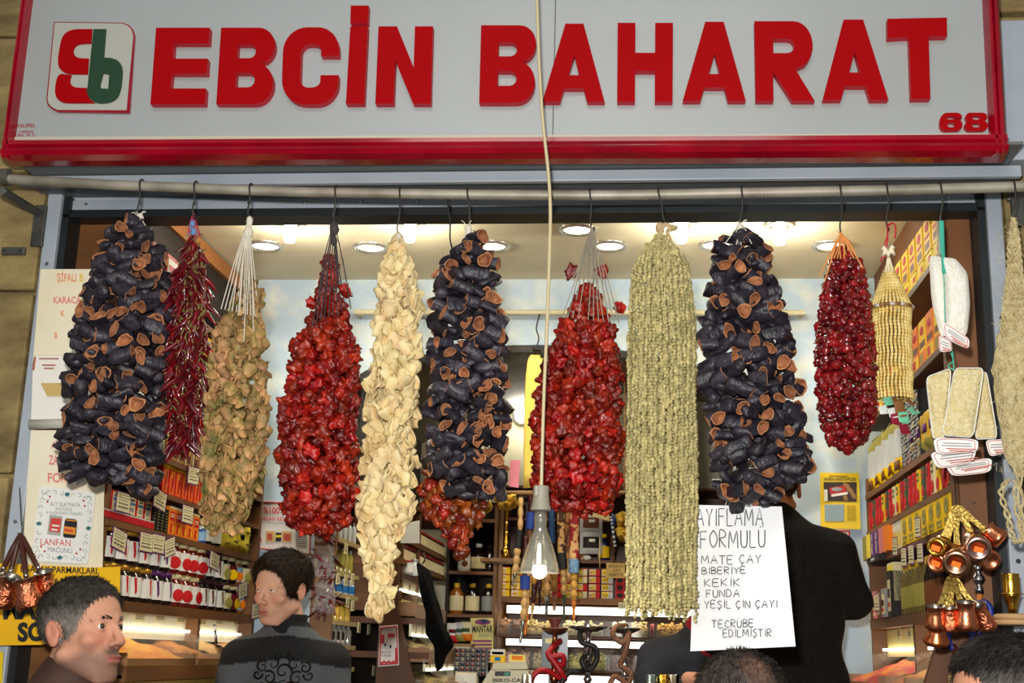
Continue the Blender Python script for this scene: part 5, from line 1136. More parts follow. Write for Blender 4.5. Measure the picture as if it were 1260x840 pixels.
for y0, y1 in ((.12, .70), (.76, 1.42)): mb = MB(); mb.bb(GX+.03, GX+.045, y0, y1, 1.648, 1.657); part(mb, 'strip_lamp', TUBEL, ru); lamp('strip_light', 'AREA', (GX, (y0+y1)/2, 1.675), .15, (1, .9, .66), y1-y0, sy=.02).rotation_euler = (0, 0, PI/2)
mb = MB(); mb.bb(GX-.12, 1.165, .09, 1.435, 1.05, 1.42); part(mb, 'counter', WOODH, ru)
# slanted front boards under the right panel
mb = MB(); p, q = at(1178, 712, .06), at(1136, 850, .06); mb.prism([p, p+Vector((.045, 0, 0)), q+Vector((.05, 0, 0)), q], (0, .03, 0)); part(mb, 'slanted_board', WOOD, ru)
p = at(1160, 797, .05); q = at(1215, 783, .05); mb = MB(); mb.bb(p.x, q.x, .055, .08, p.z, q.z+.02); mb.bb(at(1208, 700, .05).x, .838, .06, .085, 1.3, 1.72); part(mb, 'cross_board', WOOD, ru)
SPR = [('bin of orange and yellow striped spice behind the black jacket', (226, 134, 30), (206, 60, 60), .78, 1.42), ('bin of tan orange spice under clear cover on right wall', (214, 150, 70), (190, 96, 30), .40, .70), ('bin of dark gold spice nearest the street on right wall', (150, 120, 60), (110, 90, 60), .11, .38)]
for lb, a, b, y0, y1 in SPR: spice_bin(MR, (GX-.10, (y0+y1)/2, 1.52), y1-y0-.01, .16, .10, a, b, 'spice_bin', lb, 'spice bins on the right wall')
# goods right, from the top
ytop = boxk(.085, .08, .10, 'yellow', [(.1, .9, .05, .35, 'gold'), (.15, .85, .42, .52, 'red')], [(.2, .8, .1, .3, 'brown')], [(.5, .75, .28, .14, 'red'), (.5, .75, .2, .08, 'yellow')])
for i in range(10): put('carton', ytop, (GX+.0, .20+.105*i, 2.735 if i < 6 else 2.691), MR, '%s yellow red-oval carton from the street on top right shelf' % ORD[i], 'carton', 'yellow cartons on the top right shelf')
sml = boxk(.08, .08, .04, 'paleyellow', [(.1, .9, .2, .8, 'yellow')], [(.6, .9, .3, .7, 'red')])
for i in range(6): put('carton', sml, (GX+.0, .20+.105*i, 2.6915), MR, '%s flat pale yellow carton from the street under the top yellow cartons' % ORD[i], 'carton', 'flat yellow cartons')
big = boxk(.07, .10, .16, 'yellow', [(.12, .88, .1, .9, 'gold')], [(.2, .8, .2, .3, 'yellow'), (.2, .8, .7, .8, 'red')])
put('carton', big, (GX-.01, .115, 2.7), MR, 'big yellow carton standing upright at the street end of the top right shelf', 'carton')
yor = boxk(.085, .08, .13, 'orange', [(0, 1, .0, .3, 'yellow'), (.1, .9, .38, .52, 'brown')], [(.1, .5, .05, .25, 'red')], [(.5, .76, .3, .1, 'red')])
yor2 = boxk(.085, .08, .13, 'yellow', [(0, 1, .0, .3, 'orange'), (.1, .9, .38, .52, 'brown')], [(.1, .5, .05, .25, 'olive')], [(.5, .76, .3, .1, 'red')])
for i in range(11): put('carton', (yor, yor2)[i % 2], (GX+.0, .14+.098*i, 2.441), MR, '%s orange yellow carton from the street, shelf below the top right one' % ORD[i], 'carton', 'orange yellow cartons on the right')
bag = pouchk(.12, .05, .185, 'olive', [(0, 1, 0, .3, 'yellow'), (0, 1, .3, .8, 'silver')], [(.3, .8, .05, .2, 'brown')])
for i in range(5): put('packet', bag, (GX+.0, .88+.12*i, 2.191), MR, '%s clear tall snack bag with yellow base, counted from the street on the right' % ORD[i], 'packet', 'clear bags with yellow base', r.uniform(-.1, .1))
def rack(mtx, pos, label, cols, nr, nc, w, h):
    e = empty('spice_rack', pos, label, 'spice rack'); e.rotation_euler = mtx.to_euler()
    mb = MB(); 
    for i in range(nc+1): mb.bb(-w/2+w*i/nc-.003, -w/2+w*i/nc+.003, 0, .05, 0, h)
    mb.bb(-w/2, w/2, .045, .05, 0, h); mb.build('frame', M('rack_black', (24, 24, 24), .4), e)
    for j in range(nr):
        for i in range(nc):
            mb = MB(); ww, hh = w/nc-.008, h/nr-.006; mb.box((-w/2+w*(i+.5)/nc, .02, h*(j+.5)/nr), (ww, .04, hh), None, 0, .003); mb.box((-w/2+w*(i+.5)/nc, -.001, h*(j+.85)/nr), (ww, .006, hh*.2), None, 1)
            mb.build('jar_cell', [cols[(j*2+i*3) % len(cols)], M('rack_clear', (170, 170, 166), .15)], e, 'auto')
    return e
RC = [M('rack_red', (120, 34, 26), .25, coat=.5), M('rack_brown', (96, 78, 54), .25, coat=.5), M('rack_black_seed', (40, 36, 34), .25, coat=.5), M('rack_orange', (160, 78, 36), .25, coat=.5), M('rack_tan', (150, 132, 96), .25, coat=.5)]
rack(MR, (GX, .66, 2.191), 'black rack of small square spice jars on the right shelf behind the loofah packs', RC, 8, 4, .26, .20)
for i in range(5): put('packet', pouchk(.08, .05, .12, 'gold', [(0, 1, 0, .25, 'olive')], [(.2, .7, .4, .6, 'purple')]), (GX+.0, .28+.09*i, 2.20), MR, '%s glittering gold packet from the street beside the spice rack' % ORD[i], 'packet', 'gold packets')
tb = [boxk(.034, .08, .092, c, [(.2, .9, .62, .9, d)], [(.3, .8, .7, .78, c), (.2, .8, .05, .12, f)], [(.5, .22, .5, .20, 'red')]) for c, d, f in (('red', 'maroon', 'green'), ('yellow', 'green', 'red'), ('green', 'red', 'yellow'), ('cream', 'green', 'green'))]
tn = ['red', 'yellow', 'green', 'cream']
y = .13; i = 0
while y < 1.40:
    j = (0, 2, 0, 1, 3, 0, 2, 1, 0)[i % 9]; put('carton', tb[j], (GX-.004, y, 2.063), MR, '%s apple tea carton, %s from the street in the apple carton row' % (tn[j], ORD[i] if i < 20 else 'twenty '+ORD[i-20]), 'carton', 'apple tea cartons'); y += .062; i += 1
yt = boxk(.085, .08, .098, 'yellow', [(.14, .86, .05, .26, 'olive'), (.2, .8, .86, .94, 'red')], [(.2, .8, .1, .14, 'yellow')], [(.5, .56, .3, .24, 'olive'), (.5, .6, .14, .16, 'dark'), (.5, .5, .1, .14, 'white')])
for i in range(8): put('carton', yt, (GX-.004, .14+.092*i, 1.958), MR, '%s tall yellow carton with leaf picture from the street on right shelf' % ORD[i], 'carton', 'tall yellow cartons')
wt = boxk(.03, .08, .095, 'cream', [(.2, .8, .1, .5, 'yellow')], [(.3, .7, .6, .9, 'white')])
for i in range(6): put('carton', wt, (GX-.0, .875+.036*i, 1.958), MR, '%s slim white and yellow carton beside the tall yellow ones' % ORD[i], 'carton', 'slim white cartons')
def tea(c, s): 
    mb = MB(); mb.bb(-.036, .036, 0, .07, 0, .082, 0); mb.mesh(text_mb(s, (.012, -.0012, .006), (0, 0, 1), (-1, 0, 0), .07, .022, .0004, .03), None, 1); return mb.data('carton', [pm(c), pm('white')])
for i, (c, s, w) in enumerate([('orange', '', 'orange tea carton nearest the street beside the purple ones'), ('pink', '', 'pink orange tea carton beside the purple ones'), ('purple', 'APPLE TEA', 'purple tea carton with upright white lettering, right one of the pair'), ('purple', 'APPLE TEA', 'purple tea carton with upright white lettering, left one of the pair'), ('paleyellow', '', 'pale yellow tea carton left of the purple pair'), ('olive', '', 'olive tea carton at the far end of right shelf')]):
    put('carton', tea(c, s), (GX-.02, 1.02+.078*i, 1.958), MR, w, 'carton', 'tea cartons')
mb = MB(); mb.bb(-.11, .11, 0, .1, 0, .02, 0); mb.bb(-.03, .03, -.001, 0, .006, .014, 1); put('carton', mb.data('carton', [pm('dark'), pm('silver')]), (GX-.03, 1.20, 1.935), MR, 'flat dark box lying under the tea cartons', 'carton')
bt = bottlek(.015, .155, M('dark_oil_glass', (104, 88, 40), .12, coat=.5), pm('gold'), 'olive'); bt2 = bottlek(.015, .155, G_DARK, pm('gold'), 'brown')
for i in range(13): put('bottle', bt if i > 4 else bt2, (GX+.015, .40+.042*i, 1.753), MR, '%s slim oil bottle with gold cap from the street on low right shelf' % ORD[i], 'bottle', 'slim oil bottles')
bt3 = bottlek(.022, .17, G_DARK, pm('black'))
for i in range(6): put('bottle', bt3, (GX+.06, .16+.05*i, 1.753), MR, '%s dark bottle behind the copper pots, counted from the street' % ORD[i], 'bottle', 'dark bottles')
tin = boxk(.10, .09, .12, 'cream', [(.06, .94, .06, .94, 'paleyellow')], [(.3, .7, .3, .34, 'brown')], [(.5, .65, .2, .14, 'orange'), (.5, .65, .12, .08, 'cream')])
put('carton', tin, (GX-.01, 1.01, 1.80), MR, 'cream square tin with orange emblem between oil bottles and tea cartons', 'carton')
for i, (w, h, c, d) in enumerate([(.07, .09, 'grey', 'grey carton low on right shelf left of oil bottles'), (.06, .1, 'brown', 'brown carton low on right shelf beside the grey one'), (.05, .09, 'pink', 'pink slim carton at the far left of low right shelf'), (.06, .14, 'dark', 'dark tall carton under the cream square tin')]):
    put('carton', boxk(w, .07, h, c, [(.15, .85, .1, .8, 'cream')], [(.25, .75, .4, .6, 'dark'), (.3, .7, .2, .3, 'red')]), (GX-.02, (1.10, 1.18, 1.27, .99)[i], (1.753, 1.753, 1.753, 1.753)[i] if i < 3 else 1.753), MR, d, 'carton')
for i, (x, y, w) in enumerate([(1129, 649, 'on the tall yellow cartons'), (1112, 685, 'left of three under the yellow cartons'), (1121, 682, 'middle of three under the yellow cartons'), (1132, 680, 'right of three under the yellow cartons'), (1067, 741, 'low on the grey carton'), (1079, 741, 'low beside the oil bottles'), (1101, 672, 'on the purple and orange tea cartons')]):
    tagcard(atx(x, y, GX-.03), MR, 'cream price tag '+w, .075, .055, .05)
for i, (x, y) in enumerate([(1068, 783), (1106, 776), (1119, 776), (1132, 774)]): tagcard(atx(x, y, GX+.045), MR, 'small grey price tag on the lit right rail, %s from the far end' % ORD[i], .06, .05, 0, False, True)
# ---- posters on the back wall
def poster(name, label, pl, Y, m, edge=None):
    e = empty(name, at(pl[0][0], pl[0][1], Y), label, 'poster'); mb = MB(); sheet(mb, pl, Y, .002); part(mb, 'sheet', m, e); return e
PW = M('poster_pale', (222, 214, 206), .4)
k = poster('ginseng_poster', 'white poster with red frame about red ginseng behind the young man', [(306, 615), (384, 619), (382, 684), (305, 675)], 1.53, PW)
mb = MB(); P_ = [at(x, y, 1.527) for x, y in [(308, 617), (383, 620), (381, 682), (307, 673)]]; mb.tube(P_+[P_[0]], .0035, 4); part(mb, 'frame_print', DOT, k)
for s, x0, x1, yb, h, m in (('%100', 324, 344, 631, 8, DOT), ('SAF', 345, 356, 631, 5, M('brown_print', (110, 60, 50), .6)), ('KOREAN RED GINSENG', 316, 378, 640, 4.6, DOT), ('Korean Red Ginseng', 330, 365, 644.5, 2.5, GT)): line_text(s, x0, x1, yb, h, 1.526, m, k, bold=.02, slope=1)
mb = MB()
for x0, y0, x1, y1 in ((315, 648, 317, 668), (319, 650, 313, 664), (316, 652, 321, 666), (316, 646, 314, 656)): mb.tube(smooth_path([at(x0, y0, 1.526), at((x0+x1)/2+1, (y0+y1)/2, 1.525), at(x1, y1, 1.526)], 3), .004, 5, 0)
sheet(mb, [(327, 653), (338, 653), (338, 667), (327, 666)], 1.526, .002, 1); sheet(mb, [(347, 653), (359, 654), (359, 667), (347, 667)], 1.526, .002, 1); sheet(mb, [(329, 656), (335, 656), (335, 664), (329, 664)], 1.525, .002, 0); sheet(mb, [(349, 656), (357, 657), (357, 665), (349, 665)], 1.525, .002, 0); sheet(mb, [(339, 655), (346, 655), (346, 666), (339, 666)], 1.526, .002, 2); sheet(mb, [(339, 658), (346, 658), (346, 661), (339, 661)], 1.525, .002, 3)
for i in range(9): mb.tube([at(364, 650+i*2.6, 1.526), at(378, 650.6+i*2.6, 1.526)], .0015, 4, 4)
part(mb, 'pictures', [M('root_red', (180, 70, 50), .6), M('tan_print', (196, 160, 96), .6), BLACK, YEL, GT], k)
k = poster('pollen_poster', 'yellow poster with dark red box photo on blue wall behind the black jacket', [(1009, 581), (1057, 582), (1059, 651), (1010, 650)], 1.53, YEL)
line_text('GINSENG-ARISÜTÜ-POLEN', 1013.5, 1053, 591, 3.4, 1.527, BLACK, k, bold=.03)
mb = MB(); sheet(mb, [(1013.5, 593), (1054, 593), (1054, 617), (1014, 616)], 1.527, .002, 0); sheet(mb, [(1020, 600), (1040, 597), (1043, 608), (1023, 611)], 1.526, .002, 1); sheet(mb, [(1023, 608), (1043, 605), (1043, 608), (1023, 611)], 1.525, .002, 2); mb.ball(at(1030, 602, 1.525), (.02, .002, .008), 10, 3); sheet(mb, [(1014, 602), (1018, 602), (1018.5, 616), (1014, 616)], 1.525, .002, 2)
for i in range(14): mb.ball(at(1040+(i*5) % 13, 596+(i*7) % 19, 1.527), (.008, .002, .006), 6, 4)
sheet(mb, [(1014.5, 620.5), (1038.5, 620.5), (1038.5, 641), (1015, 641)], 1.527, .002, 5)
for i in range(9): mb.tube([at(1042, 622+i*2.2, 1.527), at(1053, 622+i*2.2, 1.527)], .001, 4, 6)
mb.tube([at(1020, 585, 1.527), at(1043, 585.5, 1.527)], .0015, 4, 6)
part(mb, 'pictures', [M('photo_dark', (48, 30, 22), .4), M('photo_red', (180, 30, 30), .4), WHITE, M('photo_grey', (150, 150, 150), .4), M('photo_tan', (150, 110, 60), .5), M('photo_teal', (110, 150, 156), .4, c2=(160, 170, 172), nscale=4), M('olive_print', (150, 120, 20), .6)], k)
k = poster('red_framed_notice', 'white notice with dark red frame low on the blue wall below the yellow poster', [(1029, 651), (1046, 652), (1047, 700), (1030, 700)], 1.53, PW)
mb = MB(); P_ = [at(x, y, 1.527) for x, y in [(1030, 653), (1045, 653), (1046, 699), (1031, 699)]]; mb.tube(P_+[P_[0]], .004, 4, 0)
sheet(mb, [(1032, 664), (1040, 664), (1040, 670), (1032, 670)], 1.526, .002, 0); part(mb, 'frame_print', [DOT], k)
line_text('ZEZE', 1032, 1042, 658.5, 3, 1.526, DOT, k, bold=.02); line_text('UMAT', 1032, 1042, 662.5, 3, 1.526, DOT, k, bold=.02)
# pale rail across the back wall, hook
mb = MB(); mb.tube([at(436, 384, 1.50), at(990, 385, 1.50)], .011, 10); 
for x in (440, 986): mb.bb(at(x, 384, 1.5).x-.008, at(x, 384, 1.5).x+.008, 1.5, 1.56, at(x, 384, 1.5).z-.01, at(x, 384, 1.5).z+.01)
solo(mb, 'back_rail', M('cream_rail', (206, 196, 160), .5), 'thin cream rail along the blue back wall below the ceiling', 'rail', smooth='auto')
# ================================================================== MIDDLE: NARROW SHELF, STEPPED BINS
UX = -1.0
su = empty('narrow_shelf_unit', (UX-.07, 1.25, .1), 'narrow wood shelf unit of small bottles behind the young man', 'shelving')
mb = MB(); p = at(386, 700, .92).x; mb.bb(p, UX, .905, .925, .1, 2.35); part(mb, 'end_panel', WOODL, su)
mb = MB(); mb.bb(p, p+.012, .925, 1.27, .1, 2.35); part(mb, 'back_panel', DARKW, su)
SZ = [atx(424, y, UX).z for y in (664, 704.5, 731, 764.5, 794, 821)]
for z in SZ+[2.15, 2.3]: mb = MB(); mb.bb(p+.012, UX, .925, 1.27, z-.012, z); mb.bb(UX-.002, UX+.004, .925, 1.27, z-.014, z+.001, 1); part(mb, 'shelf', [WOODL, M('shelf_edge_tan', (176, 156, 106), .5)], su)
e_ = M('silver_vial', (170, 170, 160), .15, .5); 
def vial(c, cap, h=.07, r=.011): return bottlek(r, h, c, cap, None, .7)
rowspec = [(0, G_CLR, pm('grey'), .075, 'slim clear oil vial', 9, .011), (1, G_OLI, pm('silver'), .085, 'slim olive oil vial', 10, .012), (2, G_CLR, pm('white'), .055, 'white and blue oil bottle', 7, .016), (3, M('yellow_oil', (206, 170, 70), .12, coat=.5), pm('gold'), .06, 'yellow oil bottle', 8, .014), (4, e_, pm('silver'), .07, 'shiny silver capped bottle', 9, .013), (5, G_AMB, pm('dark'), .055, 'small amber bottle', 8, .014)]
for k, c, cap, h, d, n, rr_ in rowspec:
    z = SZ[k] if k < 6 else 2; kb = bottlek(rr_, h, c, cap, 'blue' if k == 2 else None, .68)
    for i in range(n): put('bottle', kb, (UX-.018-(i % 2)*.014, .95+.30*i/(n-.5), z+.0005), ML, '%s from the street, %s shelf of narrow unit' % (ORD[i]+' '+d, ORD[k]), 'bottle', 'oil bottles on the narrow shelf')
for i, (x, y) in enumerate([(426, 675), (416, 712), (426, 714), (434, 712), (428, 741), (434, 745), (442, 772), (454, 774), (460, 825)]): tagcard(atx(x, y, UX+.008), ML, 'tiny price tag on the narrow shelf, %s from the top' % ORD[i], .05, .035, .05*(-1)**i, False, True)
put('carton', boxk(.16, .06, .06, 'dark', [(.04, .48, .12, .55, 'white'), (.52, .96, .12, .55, 'white')], [(.1, .4, .3, .4, 'red'), (.6, .9, .3, .4, 'grey')]), (UX-.01, 1.07, SZ[5]+.0565), ML, 'dark open carton of small bottles low on the narrow shelf', 'carton')
put('packet', pouchk(.10, .04, .09, 'cream', [(0, .3, 0, 1, 'blue')], [(.4, .9, .1, .3, 'yellow')]), (UX+.012, 1.05, SZ[5]-.105), ML, 'cream and blue packet at the bottom of the narrow shelf', 'packet')
# cellophane packets of chillies on the end panel
CEL = M('cellophane', (236, 232, 230), .06, alpha=.24, spec=.9)
for i, (y0, y1, w) in enumerate([(612, 668, 'top'), (668, 714, 'middle'), (712, 757, 'bottom')]):
    c = at(399, (y0+y1)/2, .87); e = empty('chilli_packet', c, 'cellophane packet of dried chillies on the wood post, %s one of three' % w, 'packet', 'cellophane chilli packets')
    mb = MB(); pillow(mb, dense(roundpoly([(387, y0+2), (411, y0+2), (413, y1-2), (385, y1-2)], 3, .2), 2), .865, .06); mb.v = [tuple(noisy(Vector(v), 45, .006, i)) for v in mb.v]; part(mb, 'wrapping', CEL, e, False)
    mb = MB()
    for k in range(26):
        q = at(rnd.uniform(389, 410), rnd.uniform(y0+8, y1-8), .868+rnd.uniform(-.015, .012)); t = m_chilli(k+i*30); mb.mesh(t, Matrix.Translation(q) @ Euler((rnd.uniform(-.5, .5), rnd.uniform(-2, 2), rnd.uniform(-3, 3))).to_matrix().to_4x4())
    o = part(mb, 'chilli_filling', [CHI, STEM], e, True); o['kind'] = 'stuff'
# stepped bin unit
VX = -.85
sb = empty('stepped_bin_unit', (VX-.1, 1.8, .1), 'stepped brown wood bin stand with lit rails beside the black coat', 'shelving')
xa = at(466, 770, 1.28).x
zz = [at(470, y, 1.28).z for y in (745, 850)]
mb = MB(); mb.prism([(xa, 1.275, 1.9), (VX-.005, 1.275, 1.9), at(489, 745, 1.275), at(516, 870, 1.275), (xa, 1.275, zz[1]-.05)], (0, .02, 0)); part(mb, 'end_panel', WOOD, sb)
tz = [(at(505, y, 1.7).z) for y in (716, 767, 806, 850)]
for i, z in enumerate(tz[:3]):
    dx = .055*i; mb = MB(); mb.bb(VX-.22, VX+dx, 1.30, 2.0, z-.010, z+.012, 0); mb.bb(VX-.02+dx, VX-.012+dx, 1.3, 2.0, z-.052, z-.010, 1); part(mb, 'step', [WOOD, M('cream_panel', (226, 220, 190), .5)], sb)
    mb = MB(); mb.bb(VX-.012+dx, VX-.004+dx, 1.31, 1.99, z-.050, z-.043); part(mb, 'strip_lamp', TUBEL, sb)
    for k in range(5): tagcard((VX-.010+dx, 1.38+.14*k, z-.03), ML, 'small tag on the lit rail of stepped bins, %s rail, %s along' % (ORD[i], ORD[k]), .05, .035, 0, False, True)
    for k in range(2): spice_bin(ML, (VX+.055+dx, 1.47+.35*k, z-.125), .34, .13, .07, (182, 158, 96) if (i+k) % 2 else (170, 150, 70), (116, 96, 60), 'spice_bin', 'grey green herb bin, %s tier of stepped stand, %s half' % (ORD[i], ('near', 'far')[k]), 'herb bins on the stepped stand')
mb = MB(); mb.bb(VX-.22, VX-.20, 1.3, 2.34, .1, 2.4); part(mb, 'back_panel', DARKW, sb)
# shelves of small red lidded jars above the steps
su3 = sb
for z in [atx(516.7, 670, VX).z, atx(511, 695, VX).z, atx(516, 670, VX).z+.14]: mb = MB(); mb.bb(VX-.19, VX, 1.30, 2.345, z-.014, z); part(mb, 'shelf', WOODH, su3)
for y in (1.32, 1.66): mb = MB(); mb.bb(VX-.19, VX-.004, y, y+.02, 1.74, 2.15); part(mb, 'upright', WOODH, su3)
jr = jark(.022, .062, M('spice_jar_glass', (62, 52, 34), .15, coat=.3), LIDR, 'cream', None, .42)
for k, z in enumerate([atx(516.7, 670, VX).z, atx(511, 695, VX).z]):
    for i in range(13): put('jar', jr, (VX-.028, 1.72+.049*i, z+.0005), ML, '%s red lidded spice jar from the street, %s wall shelf' % (ORD[i], ('upper', 'lower')[k]), 'jar', 'red lidded spice jars', -.4)
    for i in range(5): put('jar', jr, (VX-.028, 1.37+.056*i, z+.0005), ML, '%s small red lidded jar of the near compartment, %s wall shelf' % (ORD[i], ('upper', 'lower')[k]), 'jar', 'red lidded spice jars', -.4)
mb = MB(); q = at(504, 657, 1.28); sheet(mb, [(492, 645), (516, 640), (516, 668), (493, 668)], 1.285, .004, 0); solo(mb, 'framed_card', [WHITE], 'small cream card at the edge of the red lidded jars', 'card')
put('jar', bottlek(.03, .06, G_CLR, LIDS), (at(509, 727, 1.5).x, 1.5, tz[0]+.013), MBk, 'clear glass jar standing on the top step of the bin stand', 'jar')
put('jar', jark(.025, .05, G_CLR, LIDR, 'white'), (at(499, 728, 1.42).x, 1.42, tz[0]+.013), MBk, 'white jar with red lid on the top step of the bin stand', 'jar')
k = poster('ornate_poster', 'small white poster with dark red ornate border on the slanted wood panel', [(467, 770), (489.5, 768), (491, 818), (465.5, 820)], 1.262, PW)
mb = MB(); P_ = [at(x, y, 1.259) for x, y in [(468.5, 772), (488, 770.5), (489.5, 816), (467.5, 818)]]; mb.tube(P_+[P_[0]], .0028, 4)
for i in range(7): mb.ball(at(470+i*2.8, 815.5-(i % 2)*1.5, 1.259), (.006, .002, .005), 8)
for i in range(6): mb.ball(at(487.5, 798+i*3, 1.259), (.005, .002, .005), 8)
part(mb, 'border_print', DOT, k)
mb = MB(); sheet(mb, [(468, 781), (473, 780), (473, 791), (468, 792)], 1.259, .002, 0); sheet(mb, [(477, 779), (485.5, 779), (485.5, 784), (477, 784)], 1.259, .002, 0); mb.ball(at(474, 793, 1.259), (.004, .002, .006), 8, 1); mb.ball(at(480.5, 795, 1.259), (.004, .002, .006), 8, 1); part(mb, 'pictures', [DOT, M('navy_print', (40, 50, 90), .6)], k)
for s, x0, x1, yb in (('KARA', 470, 484, 775.5), ('MACUNU', 469, 482, 803.5), ('KARIŞIM', 469, 481, 807.5)): line_text(s, x0, x1, yb, 2.6, 1.259, GT, k, bold=.02)
# black coat on a hook
mb = MB(); pillow(mb, dense(roundpoly([(512, 690), (528, 702), (536, 733), (548, 767), (558, 793), (549, 805), (545, 824), (537, 828), (536, 806), (529, 786), (524, 757), (516, 725)], 2, .2), 2), 1.16, .10); mb.v = [tuple(noisy(Vector(v), 14, .012, 3)) for v in mb.v]
c = empty('black_coat', at(522, 690, 1.16), 'black coat hanging beside the stepped bins', 'coat'); CLO = M('black_cloth', (12, 11, 12), .95, c2=(8, 8, 8), nscale=30, spec=.1); part(mb, 'body', CLO, c, True)
mb = MB(); pillow(mb, dense(roundpoly([(518, 700), (526, 706), (541, 760), (553, 792), (545, 800), (532, 778)], 2, .2), 2), 1.10, .07); part(mb, 'sleeve', CLO, c, True)
part(MB().tube(smooth_path([at(521, 680, 1.16), at(523, 688, 1.15), at(520, 693, 1.16)], 3), .003, 6), 'hanger_loop', WIRE, c)
# ================================================================== BACK ROOM: dark cabinet and goods
QY = 2.36
X = lambda x, y=700, Y=QY: at(x, y, Y).x
Z = lambda y, x=640, Y=QY: at(x, y, Y).z
cb = empty('dark_cabinet', (X(580), QY+.1, .1), 'dark wood cabinet with open compartments of bottles at the back', 'cabinet')
for x0, x1 in ((549, 552.5), (607, 611)): mb = MB(); mb.bb(X(x0), X(x1), QY, QY+.25, .1, 2.28); part(mb, 'side_panel', WOODH if x0 > 600 else DARKW, cb)
mb = MB(); mb.bb(X(549), X(611), QY+.25, QY+.26, .1, 2.28); part(mb, 'back_panel', DARKW, cb)
for y in (640, 704.5, 757.5, 770): mb = MB(); mb.bb(X(552.5), X(607), QY, QY+.25, Z(y+2, 580), Z(y-2, 580)); part(mb, 'shelf', WOODH, cb)
z1, z2 = Z(702.5, 580), Z(755.5, 580)
put('canister', jark(.028, .095, M('white_canister', (216, 208, 190), .3), LIDR, 'white', ('brown', 'ball', 'pink')), (X(569), QY+.05, z1), MBk, 'white canister with red lid in the upper cabinet compartment', 'canister')
put('bottle', bottlek(.034, .125, G_DARK, pm('silver'), 'cream', .6), (X(586), QY+.07, z1), MBk, 'dark round bottle with cream label beside the white canister', 'bottle')
put('bottle', bottlek(.03, .12, G_DARK, pm('black'), None, .7), (X(600), QY+.08, z1), MBk, 'plain dark bottle at the right of upper cabinet compartment', 'bottle')
for i, (x, lab, w) in enumerate([(551.5+1, 'cream', 'left'), (572, 'cream', 'middle'), (592, 'grey', 'right')]): put('bottle', bottlek(.031, .135, G_DARK if i else G_AMB, pm('gold'), lab, .68), (X(x)+.03, QY+.06, z2), MBk, '%s large labelled bottle of three in the lower cabinet compartment' % w, 'bottle', 'large bottles in the cabinet')
# low goods in front of the cabinet
k = poster('price_poster', 'yellow poster with black heading and purple lines on post below cabinet', [(579, 760), (607, 760), (607, 815), (579, 814)], 2.30, M('poster_lemon', (218, 204, 110), .5))
line_text('MANTAR', 581, 606.5, 777.5, 8, 2.297, BLACK, k, bold=.03); line_text('SPREYİ', 589, 606, 783.5, 4, 2.297, GT, k, bold=.01)
mb = MB(); 
for i in range(6): sheet(mb, [(582, 787+i*4.6), (605, 787+i*4.6), (605, 789.6+i*4.6), (582, 789.6+i*4.6)], 2.297, .001, 0)
part(mb, 'purple_lines', M('magenta_print', (140, 50, 110), .6), k)
mb = MB(); mb.ball(at(594, 765, 2.297), (.035, .002, .012), 12, 0); mb.ball(at(596, 764, 2.296), (.018, .003, .009), 10, 1); part(mb, 'oval_picture', [MC['magenta_print'], M('navy_print', (40, 50, 90), .6)], k)
for i, (x, y, c1, c2, w) in enumerate([(556, 790, 'white', 'red', 'white and red packet left below the cabinet'), (565, 789, 'silver', 'olive', 'silver packet in the middle below the cabinet'), (573, 788, 'cream', 'orange', 'cream packet right below the cabinet')]):
    put('packet', pouchk(.05, .03, .075, c1, [(0, 1, 0, .4, c2)], [(.2, .8, .5, .7, 'green' if i else 'maroon')]), (X(x, y, 2.25), 2.25, Z(y, 570, 2.25)), MBk, w, 'packet', 'packets below the cabinet')
mb = MB(); mb.bb(X(550, 800, 2.2), X(580, 800, 2.2), 2.2, 2.34, Z(791, 570, 2.2)-.012, Z(791, 570, 2.2)-.002, 0); mb.bb(X(551, 800, 2.2), X(579, 800, 2.2), 2.19, 2.3, Z(840, 570, 2.2), Z(792, 570, 2.2)-.01, 1); solo(mb, 'cream_box', [WOODL, M('box_cream', (196, 184, 148), .6)], 'cream box and lid under the packets below the cabinet', 'box')
rack(MBk, at(578, 831, 1.9), 'upright rack of small brown and black spice jars in front of yellow poster', RC, 6, 6, .125, .105)
put('carton', boxk(.085, .06, .05, 'cream', [(.05, .95, .1, .9, 'white')]), at(573, 843, 1.88)-Vector((0, 0, .0)), MBk, 'cream block box under the small jar rack', 'carton')
# ---- back shelving with teas and nut bins
RY = 2.46
bu = empty('back_shelf_unit', (X(740, 700, RY), RY+.15, .1), 'wide wooden back shelving with lit rails, tea boxes and nut bins', 'shelving')
xa, xb = X(613.5, 700, RY), X(930, 700, RY)
for x0, x1 in ((xa, xa+.018), (xb-.02, xb)): mb = MB(); mb.bb(x0, x1, RY-.02, RY+.3, .1, 2.33); part(mb, 'side_panel', WOODL, bu)
mb = MB(); mb.bb(xa, xb, RY+.3, RY+.31, .1, 2.33); part(mb, 'back_panel', M('mid_wood', (92, 58, 30), .5), bu)
for y, h in ((691, 4), (739.5, 7), (786, 4), (828, 4), (640, 3), (600, 3)): mb = MB(); mb.bb(xa+.018, xb-.02, RY, RY+.3, Z(y+h/2, 740, RY), Z(y-h/2, 740, RY)); part(mb, 'shelf', WOOD if h < 6 else WOODH, bu)
LITP = M('lit_diffuser', (255, 250, 236), .5, emit=2.6)
for y0, y1 in ((747, 756.5), (788.5, 796.5), (832, 845)): mb = MB(); mb.bb(xa+.04, xb-.04, RY+.02, RY+.03, Z(y1, 740, RY), Z(y0, 740, RY)); part(mb, 'strip_lamp', LITP, bu)
lamp('strip_light', 'AREA', ((xa+xb)/2, RY-.05, Z(750, 740, RY)), 1.2, (1, .94, .8), xb-xa-.1, ((xa+xb)/2, RY-.05, 1), sy=.02)
